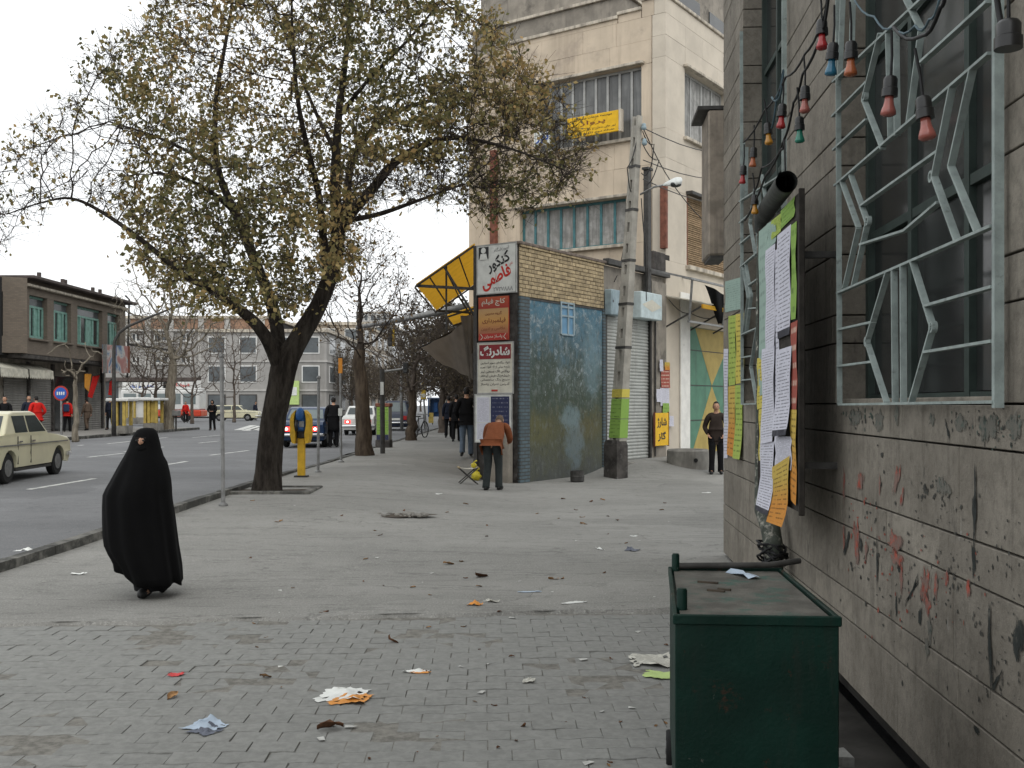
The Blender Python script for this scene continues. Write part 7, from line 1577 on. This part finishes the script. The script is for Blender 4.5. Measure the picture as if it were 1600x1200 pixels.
for (px, py, L_) in ((231, 921, .14), (240, 914, .05)):
    a, z = wp(px, py); mb = MB(); mb.tube([(a+.01, .06, .06), (a, -.02, .055), (a-.008, -.12, .04), (a-.012, -.17, .03)] if L_ > .1 else [(a+.03, .3, .12), (a+.03, .2, .06), (a+.03, .12, .03)], [.035, .05, .045, .02] if L_ > .1 else [.035, .045, .03], 10); mb.build('shoe', 'shoe', cw, smooth=True)
for q_ in ([(.02, -.02, .05), (.05, -.04, .25), (.08, -.05, .45)], [(.06, .28, .08), (.01, .22, .25), (-.04, .16, .42)]): MB().tube(q_, [.046, .06, .075], 12).build('stocking', 'cloth_black', cw, smooth=True)
a, z = wp(226, 912); mb = MB(); mb.lathe([(.14, 0), (.16, .12), (.18, .35)], 18, (a+.04, .05, .05), cap=False); mb.build('skirt', 'cloth_black', cw, smooth=True)
UPF = R(90)
# ---- man in the brown jacket stooping at the corner shop
def bag(t, J, k, up): pass
mf = gnd(770, 766); person('man in a brown jacket bending over at the shop corner', mf, R(78), 1.74, 'jacket_brown', 'trouser_grey', step=.08, arms=('reach', 'reach'), bend=.92, girth=1.15, look=0.0, hairm='cloth_khaki')
# ---- walkers
person('man in a black jacket and blue jeans walking away past the shop signs', gnd(729, 713), R(92), 1.84, 'cloth_black', 'jeans', step=.13, arms=('pocket', 'pocket'), girth=1.1)
person('dark-coated walker behind the man in jeans', gnd(713, 690), R(92), 1.74, 'cloth_black', 'cloth_black', step=.16, longcoat=.1)
person('dark-coated walker beside the blue phone booth', gnd(701, 684), R(94), 1.7, 'cloth_navy', 'cloth_black', step=.14)
person('man in a dark jacket standing in the alley at the wall corner', gnd(1119, 741), R(-100), 1.7, 'cloth_brown', 'cloth_black', step=.05, arms=('pocket', 'pocket'), girth=1.05)
Yp_ = 36.0; person('man in a long dark coat standing beside the dark blue saloon', on_road(521, Yp_), R(95), 1.74, 'cloth_black', 'cloth_black', step=.04, longcoat=.4, girth=1.15, arms=('down', 'pocket'))
# ---- people across the road
person('woman in a black coat crossing the side street', gnd(332, 672.5, -.12), R(-88), 1.72, 'cloth_black', 'cloth_black', step=.06, longcoat=.35, headcloth='cloth_black', girth=1.1, arms=('front', 'front'))
person('person in a bright red padded jacket behind the cream saloon', gnd(57, 687), R(140), 1.7, 'cloth_red', 'cloth_navy', arms=('pocket', 'pocket'), girth=1.2)
person('dark-haired man just behind the red jacket', gnd(45, 684), R(-60), 1.74, 'cloth_navy', 'cloth_black')
person('man in dark clothes seen over the saloon roof at the left edge', gnd(8, 689), R(-80), 1.72, 'cloth_black', 'cloth_black')
def pack(t, J, k, up): 
    c = up(0, -.17, 1.25); MB().box(c.x-.14, c.x+.14, c.y-.09, c.y+.05, c.z-.2, c.z+.18, .05).build('backpack', 'backpack', t, smooth=False)
person('person with a red jacket and blue backpack walking before the shutters', gnd(105, 674.5), R(100), 1.7, 'cloth_red', 'cloth_black', step=.15, extras=pack)
person('person in a brown coat walking before the closed shutter', gnd(136, 672.5), R(150), 1.68, 'cloth_khaki', 'cloth_khaki', step=.14, longcoat=.3)
person('man in dark clothes by the corner lamp post', gnd(172, 671.5), R(-90), 1.76, 'cloth_navy', 'cloth_black', step=.12)
person('woman in a black veil and white collar by the plane tree', gnd(255, 664.5), R(200), 1.66, 'cloth_black', 'cloth_black', longcoat=.55, headcloth='cloth_black', girth=1.15)
person('person in a red and white jacket crossing before the shops', gnd(290, 660.5, -.12), R(-70), 1.7, 'cloth_red', 'cloth_black', step=.18)
person('person in a navy coat with white bag by the cream estate', gnd(399, 656.5, -.12), R(-20), 1.72, 'cloth_navy', 'cloth_grey', step=.1)
# ------------------------------------------------------------------ street furniture
def pole(label, name, cat, px, py, topy, r, mat, topx=None, parts=None):
    b_ = gnd(px, py); t = thing(name, label, cat, b_); tp = at(topx or px, topy, b_.y)-b_; MB().tube([(0, 0, -.05), tp], r, 10).build('shaft', mat, t, smooth='auto'); MB().lathe([(r*2.4, 0), (r*2.4, .02), (r*1.2, .05)], 12).build('foot', mat, t)
    if parts: parts(t, tp)
    return t
def cap_(t, tp): MB().sphere(tp, .045, 8, 6).build('cap', 'steel_grey', t, smooth=True)
pole('thin grey post on the kerb in front of the big tree', 'sign_post', 'post', 349, 790, 556, .03, 'steel_grey', 346, cap_)
pole('thin grey post just past the yellow phone', 'sign_post', 'post', 497, 738, 590, .03, 'steel_grey', 498, cap_)
def bus(t, tp):
    for z, h_, m_ in ((tp.z-.45, .9, 'sign_orange'), (tp.z-1.2, .25, 'sign_white')): MB().box(tp.x-.05, tp.x+.05, -.03, -.0, z+(.3 if h_ > .5 else 0), z+h_*.75, .005).build('plate', m_, t)
pole('thin post with narrow orange plate beside the leaning tree', 'sign_post', 'post', 533, 722, 574, .03, 'steel_grey', 532, bus)
# public phone
b_ = gnd(471, 745); t = thing('public_phone', 'yellow post with blue and yellow public phone near the big tree', 'telephone', b_, R(0)); SCp = b_.y/F
MB().box(-.07, .07, -.06, .06, -.02, 60*SCp, .01).build('post', 'phone_yellow', t); MB().box(-.13, .13, -.1, .1, -.02, .03).build('foot', 'steel_dark', t)
zc = 78*SCp; hw = 15.5*SCp; hh = 26*SCp
for sg in (-1, 1):
    mb = MB(); P = [(sg*hw*.45, hh*1.0), (sg*hw*.85, hh*.75), (sg*hw, hh*.45), (sg*hw, -hh*.45), (sg*hw*.8, -hh*.95), (sg*hw*.5, -hh), (sg*hw*.45, -hh*.4), (sg*hw*.6, hh*.1), (sg*hw*.6, hh*.5)]
    if sg < 0: P = P[::-1]
    V = [(x, -.16, zc+z) for x, z in P]+[(x, .14, zc+z) for x, z in P]; m_ = len(P); mb.add(V, [tuple(range(m_)), tuple(range(m_, 2*m_))[::-1]]+[(i, m_+i, m_+(i+1) % m_, (i+1) % m_) for i in range(m_)]); mb.build('side_shield', 'phone_yellow', t, fixn=True)
MB().box(-hw*.44, hw*.44, -.02, .14, zc-hh*.7, zc+hh*.95, .02).build('back_plate', 'steel_dark', t)
ph = MB().box(-hw*.5, hw*.5, -.14, -.021, zc-hh*.25, zc+hh*.85, .05).build('phone_set', 'phone_blue', t); MB().sphere((0, -.12, zc+hh*.75), (hw*.45, .1, .14), 12, 8).build('hood', 'phone_blue', t, smooth=True)
MB().tube([(-hw*.3, -.17, zc+hh*.4), (-hw*.32, -.2, zc+hh*.1), (-hw*.3, -.17, zc-hh*.2)], .03, 8).build('handset', 'bakelite', ph, smooth=True); MB().box(-.02, hw*.4, -.15, -.141, zc+.0, zc+hh*.35).build('keypad', 'steel_grey', ph)
# green poster pillar
b_ = gnd(600, 699); s_ = b_.y/F; t = thing('poster_pillar', 'square pillar covered with bright green posters on the pavement', 'pillar', b_, R(-8)); w_ = 10.5*s_; H = 68*s_
MB().box(-w_, w_, -w_*.8, w_*.8, -.02, H-.1, .01).build('core', 'concrete', t); MB().box(-w_*1.12, w_*1.12, -w_*.92, w_*.92, H-.098, H+.02, .02).build('cap', 'rust_red', t); MB().box(-w_*1.1, w_*1.1, -w_*.9, w_*.9, -.02, .25, .02).build('plinth', 'plaster_dark', t)
U = {0: (0, 0), 1: (1, 0), 2: (1, 1), 3: (0, 1)}
for za, zb, mt in ((.62, .97, 'print_green'), (.3, .61, 'print_green'), (.18, .29, 'print_navy')):
    y = -w_*.8-.006; MB().add([(-w_*.9, y, H*za), (w_*.9, y, H*za), (w_*.9, y, H*zb), (-w_*.9, y, H*zb)], [(0, 1, 2, 3)]).build('poster', mt, t, uv=U)
# blue phone booth
b_ = gnd(681, 663); s_ = b_.y/F; t = thing('phone_booth', 'dark blue open phone booth farther along the pavement', 'phone booth', b_, 0); zt, zb = 40*s_, 12*s_; w_ = 11*s_
for sg in (-1, 1): MB().box(sg*w_-.04, sg*w_+.04, -.3, .3, zb, zt, .02).build('side', 'booth_blue', t)
MB().box(-w_+.05, w_-.05, .22, .28, zb, zt).build('back', 'booth_blue', t); MB().box(-w_-.06, w_+.06, -.34, .34, zt+.003, zt+.08, .02).build('roof', 'booth_blue', t); MB().box(-.14, .14, .02, .21, zb+.3, zt-.25, .02).build('phone_set', 'phone_blue', t)
for sg in (-.5, .5): MB().tube([(sg*w_, .2, -.02), (sg*w_, .2, zb)], .035, 8).build('leg', 'steel_dark', t)
MB().box(-w_*1.0, -w_*.3, -.25, -.22, .1, .8).build('yellow_plate', 'post_yellow', t)
# warning signal on pale post
b_ = gnd(666, 670); t = thing('warning_signal', 'pale post carrying a small yellow double signal', 'signal', b_); s_ = b_.y/F; MB().tube([(0, 0, 0), (-4*s_, 0, 48*s_)], .05, 8).build('post', 'steel_grey', t)
sg_ = MB().box(-.13-4*s_, .13-4*s_, -.1, .1, 46*s_, 72*s_, .03).build('head', 'signal_yellow', t)
for z in (52, 64): MB().lathe([(.02, -.03), (.12, -.03), (.12, .0), (.02, .0)], 14, (-4*s_, -.1, z*s_), 'y').build('lens', 'sign_cream', sg_)
# bicycle leaning by the third tree
b_ = gnd(656, 684); t = thing('bicycle', 'old bicycle parked behind the third street tree', 'bicycle', b_, R(70))
for x in (-.5, .5):
    w_ = MB(); P = [(x+.33*math.cos(a), 0, .33+.33*math.sin(a)) for a in [2*math.pi*i/24 for i in range(25)]]; w_.tube(P, .022, 6, cap=False); w_ = w_.build('wheel', 'tyre', t); sp_ = MB()
    for i in range(8): sp_.tube([(x, 0, .33), (x+.32*math.cos(i*math.pi/4), 0, .33+.32*math.sin(i*math.pi/4))], .005, 4)
    sp_.build('spokes', 'steel_grey', w_)
mb = MB()
for a, c in (((-.5, 0, .33), (-.05, 0, .3)), ((-.5, 0, .33), (-.15, 0, .8)), ((-.05, 0, .3), (-.15, 0, .85)), ((-.15, 0, .78), (.38, 0, .82)), ((-.05, 0, .3), (.4, 0, .72)), ((.5, 0, .33), (.37, 0, .95))): mb.tube([a, c], .018, 6)
mb.build('frame', 'steel_dark', t); MB().box(-.28, -.02, -.07, .07, .86, .91, .02).build('saddle', 'bakelite', t); MB().tube([(.3, -.28, .98), (.37, -.1, .97), (.37, .1, .97), (.3, .28, .98)], .015, 6).build('handlebar', 'steel_grey', t)
for (x, y) in ((-.05, .1), (-.05, -.1)): MB().box(x-.05, x+.05, y-.04, y+.04, .24, .27).build('pedal', 'bakelite', t)
MB().tube([(-.05, .06, .3), (-.2, .2, .0)], .012, 6).build('kickstand', 'steel_dark', t)
# traffic signals and gantry arms
b_ = gnd(598, 709); t = thing('signal_pole', 'black traffic signal pole with short arm behind the leaning tree', 'traffic light', b_); s_ = b_.y/F; MB().tube([(0, 0, 0), (-1*s_, 0, 132*s_)], .07, 10).build('pole', 'steel_dark', t); MB().tube([(-1*s_, 0, 128*s_), (34*s_, 0, 133*s_)], .03, 8).build('arm', 'steel_grey', t)
h_ = MB().box(32*s_, 40*s_, -.12, .12, 126*s_, 143*s_, .02).build('signal_head', 'steel_dark', t); MB().box(-3*s_, 2*s_, -.1, -.06, 92*s_, 112*s_).build('plate', 'sign_white', t)
for z in (130, 134.5, 139): MB().lathe([(.02, -.03), (.055, -.03), (.055, 0), (.02, 0)], 12, (36*s_, -.12, z*s_), 'y').build('lens', 'pane_dark', h_)
t = thing('gantry_arm', 'long grey mast arm reaching over the pavement from behind the awning', 'mast arm'); Yg = 38.0; P = [at(556, 512, Yg), at(640, 497, Yg), at(742, 476, Yg-1)]; MB().tube(P, [.07, .1, .14], 12).build('arm', 'steel_grey', t, smooth=True); b2 = at(748, 476, Yg-1); MB().tube([(b2.x, b2.y, gz(b2.x, b2.y)), b2+Vector((0, 0, .3))], .16, 12).build('mast', 'steel_grey', t)
t = thing('traffic_light', 'hanging black and yellow traffic light against the pale sky', 'traffic light'); Yt = 44; a = at(611, 515, Yt); c = at(611, 541, Yt); hd_ = MB().box(a.x-.13, a.x+.07, Yt-.15, Yt+.1, c.z, a.z, .02).build('head', 'steel_dark', t); MB().box(a.x+.075, a.x+.16, Yt-.16, Yt+.1, c.z, a.z, .01).build('backboard', 'signal_yellow', t)
for k_ in (.2, .5, .8): MB().lathe([(.02, -.05), (.09, -.05), (.09, 0), (.02, 0)], 12, (a.x-.03, Yt-.15, c.z+(a.z-c.z)*k_), 'y').build('lens', 'pane_dark', hd_)
MB().tube([at(611, 513, Yt), at(600, 510, Yt-2), at(590, 506, 38.1)], .03, 6).build('hanger', 'steel_dark', t)
b_ = gnd(628, 672); t = thing('street_lamp', 'tall curved street lamp beyond the third tree', 'street lamp', b_); Yl = b_.y; P = [Vector((0, 0, 0))]+[at(x, y, Yl)-b_ for x, y in ((627, 620), (626, 560), (625, 535), (627, 525), (634, 519), (648, 516))]; MB().tube(P, [.09, .08, .07, .06, .05, .05, .05], 10).build('mast', 'steel_grey', t, smooth=True); q = at(629, 511, Yl)-b_; MB().tube([at(648, 519, Yl)-b_, at(640, 514, Yl)-b_, at(634, 511, Yl)-b_, q], [.03, .06, .13, .06], 10).build('head', 'lamp_white', t, smooth=True)
MB().tube([at(648, 519, Yl)-b_, at(715, 513, Yl)-b_], [.09, .1], 8).build('crossarm', 'steel_dark', t)
# lamp post and round sign on the far pavement
b_ = gnd(178, 681); t = thing('street_lamp', 'dark lamp post with long arched arm at the brick house corner', 'street lamp', b_); Yl = b_.y; P = [Vector((0, 0, 0))]+[at(x, y, Yl)-b_ for x, y in ((178, 640), (178, 590), (178, 545), (179, 533), (186, 520), (200, 510), (230, 497), (272, 480))]; MB().tube(P, [.1, .09, .085, .075, .07, .065, .06, .05, .04], 10).build('mast', 'steel_dark', t, smooth=True); MB().tube([P[-1], at(285, 476, Yl)-b_], [.06, .12], 8).build('head', 'steel_grey', t)
b_ = gnd(96, 686); t = thing('traffic_sign', 'round blue sign with red rim on a thin post', 'traffic sign', b_); Yl = b_.y; c = at(95, 614.5, Yl)-b_; MB().tube([(0, 0, 0), c+Vector((0, .04, .1))], .045, 8).build('post', 'steel_grey', t)
MB().lathe([(.01, -.01), (.3, -.01), (.3, .01), (.01, .01)], 24, c, 'y').build('rim', 'sign_red', t); MB().lathe([(.01, -.006), (.235, -.006), (.235, .002), (.01, .002)], 24, c-Vector((0, .012, 0)), 'y').build('face', 'sign_blue', t)
for i in range(4): MB().box(c.x-.15+.085*i, c.x-.1+.085*i, c.y-.026, c.y-.02, c.z-.07, c.z+.06).build('symbol', 'sign_white', t)
# yellow booths on the far corner
def booth(label, px, py, w_, h_, full):
    b_ = gnd(px, py); s_ = b_.y/F; t = thing('booth', label, 'booth', b_); w_, h_ = w_*s_, h_*s_
    MB().box(-w_, w_, -.5, .5, -.02, h_*.24, .02).build('base', 'concrete', t)
    for x in (-w_+.08, -.1, w_-.08): MB().box(x-.07, x+.07, -.5, -.36, h_*.24, h_, .01).build('post', 'post_yellow', t); MB().box(x-.07, x+.07, .36, .5, h_*.24, h_, .01).build('post', 'post_yellow', t)
    MB().box(-w_+.1, w_-.1, -.34, -.3, h_*.26, h_*.97).build('panel', full, t); MB().box(-w_-.2, w_+.2, -.7, .7, h_+.003, h_+.14, .03).build('roof', 'shop_white', t)
booth('yellow-framed glass booth by the corner lamp post', 191, 677, 11, 50, 'pane_grey'); booth('solid yellow booth next to the pale plane tree', 240, 672, 11, 46, 'post_yellow'); booth('grey and white booth behind the glass booth', 216, 662, 16, 38, 'shop_white')
b_ = gnd(275, 671); t = thing('litter_box', 'small grey box on a post by the plane tree', 'box', b_); s_ = b_.y/F; MB().tube([(0, 0, 0), (0, 0, 24*s_)], .05, 8).build('post', 'steel_dark', t); MB().box(-6*s_, 6*s_, -.2, .2, 21*s_, 30*s_, .03).build('box', 'steel_grey', t)
# folding stool and yellow bag at the shop corner
b_ = gnd(731, 756); s_ = b_.y/F; t = thing('folding_stool', 'folding canvas stool beside the stooping man', 'stool', b_, R(10)); w_, h_ = .19, .33
for x in (-w_, w_): MB().box(x-.015, x+.015, -.17, .17, h_-.005, h_+.025, .005).build('rail', 'canvas', t)
for y in (-.14, .14):
    MB().tube([(-w_, y, 0), (w_, y, h_)], .012, 8).build('leg', 'steel_dark', t); MB().tube([(w_, y, 0), (-w_, y, h_)], .012, 8).build('leg', 'steel_dark', t)
MB().add([(-w_+2*w_*i/6, y, h_+.01-.03*math.sin(math.pi*i/6)) for y in (-.15, .15) for i in range(7)], [(i, i+1, 8+i, 7+i) for i in range(6)]).build('seat', 'sign_cream', t, smooth=True)
def blobbag(name, label, c, r, mat, seed):
    t = thing(name, label, 'bag', c); rg = random.Random(seed); mb = MB(); mb.sphere((0, 0, r*.9), (r, r*.8, r*.95), 14, 10); mb.v = [(x*(1+.18*math.sin(7*z/r+x*20)), y*(1+.15*math.sin(9*x/r+1)), z) for x, y, z in mb.v]; mb.build('body', mat, t, smooth=True)
    mb = MB(); mb.tube([(0, 0, r*1.75), (.02, 0, r*2.2), (.06, .02, r*2.4)], [r*.3, r*.16, r*.3], 10); mb.build('knot', mat, t, smooth=True)
blobbag('carrier_bag', 'yellow plastic bag behind the folding stool', gnd(744, 751), .11, 'bag_yellow', 1)
blobbag('carrier_bag', 'small yellow plastic bag resting on the folding stool', Vector((b_.x+.12, b_.y+.02, b_.z+.325)), .06, 'bag_yellow', 2)
# ------------------------------------------------------------------ litter and fallen leaves
random.seed(77)
def crumple(name, label, cat, px, py, w_, d_, mat, h_=.03, seed=0, group=None, extra=None, n=12, edge=None):
    b_ = gnd(px, py)
    if b_.y < 8.2: b_.z = -.02
    s_ = b_.y/F; rg = random.Random(seed*7+int(px)); t = thing(name, label, cat, b_, rg.uniform(-.4, .4), group); w_ *= s_; V = []
    for j in range(n+1):
        for i in range(n+1):
            u, v = i/n-.5, j/n-.5; k = 1+rg.uniform(-.12, .12)
            V.append((u*w_*k+v*w_*.15, v*d_*k+.1*d_*math.sin(u*6+seed), .003+.6*h_*(.45+.3*math.sin(u*6.1+v*3.3+seed)+.28*math.sin(v*8.3-u*4.7+seed*1.7)+.12*math.sin(u*17+v*13))**2*rg.uniform(.8, 1.15)))
    Fc = [(j*(n+1)+i, j*(n+1)+i+1, (j+1)*(n+1)+i+1, (j+1)*(n+1)+i) for j in range(n) for i in range(n)]
    Fc = [f for f in Fc if rg.random() > (.12 if any(abs(V[i][0]) > w_*.4 for i in f) else 0)]
    me = MB().add(V, Fc); uv = {j*(n+1)+i: (i/n, j/n) for j in range(n+1) for i in range(n+1)}
    me.build('sheet', mat, t, uv=uv, smooth=True)
    if extra: MB().add([(x*.8+w_*.25, y*.8-d_*.35, z*.7+.002) for x, y, z in V], Fc).build('second_sheet', extra, t, uv=uv)
    return t
crumple('paper_scrap', 'large torn white paper sheet with orange edge on the pavers', 'paper', 535, 1081, 68, .24, 'paper_white', .035, 1, extra='paper_orange')
crumple('plastic_wrapper', 'crumpled blue grey plastic wrapper on the pavers', 'wrapper', 322, 1130, 52, .16, 'plastic_blue', .05, 2, extra='wrap_dark')
crumple('newspaper', 'torn newspaper with a green flyer beside the green bin', 'newspaper', 1018, 1028, 66, .3, 'news', .03, 3); crumple('flyer', 'pale green flyer half under the torn newspaper', 'paper', 1030, 1050, 44, .17, 'paper_green', .015, 4)
crumple('wrapper', 'small red wrapper on the pavers', 'wrapper', 275, 1050, 22, .07, 'paper_red', .02, 5); crumple('wrapper', 'flat white and orange wrapper on the pavers', 'wrapper', 648, 1045, 36, .06, 'paper_white', .02, 6, extra='paper_orange'); crumple('wrapper', 'pale wrapper with dark mark on the pavers', 'wrapper', 826, 1059, 18, .08, 'news', .02, 7)
crumple('paper_scrap', 'pale scrap lying on the road by the kerb', 'paper', 41, 860, 22, .16, 'paper_white', .04, 8); crumple('wrapper', 'dark wrapper with white corner on the pavement', 'wrapper', 988, 860, 20, .16, 'wrap_dark', .05, 9); crumple('paper_scrap', 'white scrap on the pavement near the folding stool', 'paper', 684, 772, 9, .14, 'paper_white', .01, 10); crumple('paper_scrap', 'white scrap behind the walking woman', 'paper', 122, 897, 20, .07, 'paper_white', .02, 11)
crumple('paper_strip', 'first narrow white and blue paper strip lying on the pavement', 'paper', 828, 925, 34, .05, 'plastic_blue', .01, 12); crumple('paper_strip', 'second narrow pale paper strip lying on the pavement', 'paper', 897, 942, 44, .05, 'paper_white', .012, 13); crumple('carton', 'small crushed brown carton on the pavement', 'carton', 742, 945, 20, .08, 'paper_orange', .05, 14); crumple('wrapper', 'pale crumpled wrapper behind the crushed carton', 'wrapper', 768, 940, 24, .06, 'news', .03, 15)
crumple('paper_scrap', 'thin white scrap in the pavement beside the green bin', 'paper', 937, 858, 6, .16, 'paper_white', .03, 16); crumple('paper_scrap', 'pale slip on the pavement near the alley', 'paper', 990, 838, 12, .1, 'paper_white', .01, 17); crumple('paper_scrap', 'white scrap in the alley near the wall corner', 'paper', 1104, 770, 14, .12, 'paper_white', .01, 18)
def curled_leaf(seed):
    rg = random.Random(seed); V = []; n = 6
    for j in range(n+1):
        for i in range(5):
            u, v = i/4-.5, j/n; wd = math.sin(math.pi*min(1, v*1.02))**.7*.055; V.append((u*2*wd*(1-.5*abs(u)), (v-.5)*.15, .004+.05*abs(u)**1.3*rg.uniform(.6, 1.2)+.03*math.sin(v*3+seed)*rg.uniform(.2, 1)))
    o = MB().add(V, [(j*5+i, j*5+i+1, j*5+i+6, j*5+i+5) for j in range(n) for i in range(4)]).build('dry_leaf', 'dry_leaf' if seed % 2 else 'dry_leaf_dark', None, smooth=True); me = o.data; bpy.data.objects.remove(o); return me
lv = [curled_leaf(i) for i in range(6)]
def leaf(label, px, py, wpx, i, group='dry leaves on the ground', tilt=0.0, cat='leaf'):
    b_ = gnd(px, py)
    if b_.y < 8.2: b_.z = -.022
    o = bpy.data.objects.new('dry_leaf', lv[i % 6]); COL.objects.link(o); k_ = wpx*b_.y/F/.13; o.location = b_; o.scale = (k_, k_, k_); o.rotation_euler = (tilt, random.uniform(-.2, .2), random.uniform(0, 6)); return tag(o, label, cat, group)
leaf('upright curled brown leaf standing on the pavers', 616, 998, 24, 2, tilt=.9); leaf('broad curled brown leaf below the torn white sheet', 516, 1133, 36, 0); leaf('tan leaf below the small red wrapper', 269, 1083, 22, 1); leaf('small dark rolled leaf on the pavers near the bin', 818, 1128, 14, 4, tilt=.5); leaf('tan leaf on the pavement before the pole', 912, 819, 15, 3); leaf('curled leaf in front of the pothole', 701, 882, 16, 1); leaf('large dry leaf on the pavement middle', 753, 901, 26, 2); leaf('light brown leaf on the pavement before the bin', 869, 905, 22, 3); leaf('dark curled leaf by the paver edge', 506, 957, 13, 4); leaf('leaf lying in the gap of the pavers', 415, 1052, 16, 5)
names_ = 'small dry leaf fragment scattered on the pavement'
for k_ in range(70):
    px, py = random.uniform(380, 1060), 780+420*random.random()**1.5
    leaf(names_, px, py, random.uniform(4, 9), random.randint(0, 5), 'small leaf fragments on the ground', cat='leaf')
pbr('scrap_white', (.5, .5, .47), .8, .2, 9, .1, 40, rnd=.2)
for k_ in range(26):
    px, py = random.uniform(420, 1050), 790+400*random.random()**1.3; b_ = gnd(px, py); b_.z = (-.021 if b_.y < 8.2 else b_.z)+.003; s_ = random.uniform(.012, .035); o = MB().add([(-s_, -s_*.6, 0), (s_, -s_*.4, .004), (s_*.8, s_*.6, .001), (-s_*.7, s_*.5, .006)], [(0, 1, 2, 3)]).build('paper_bit', 'scrap_white'); o.location = b_; o.rotation_euler = (0, 0, random.uniform(0, 6)); tag(o, 'tiny white paper bit scattered on the pavement', 'paper', 'tiny paper bits on the ground')
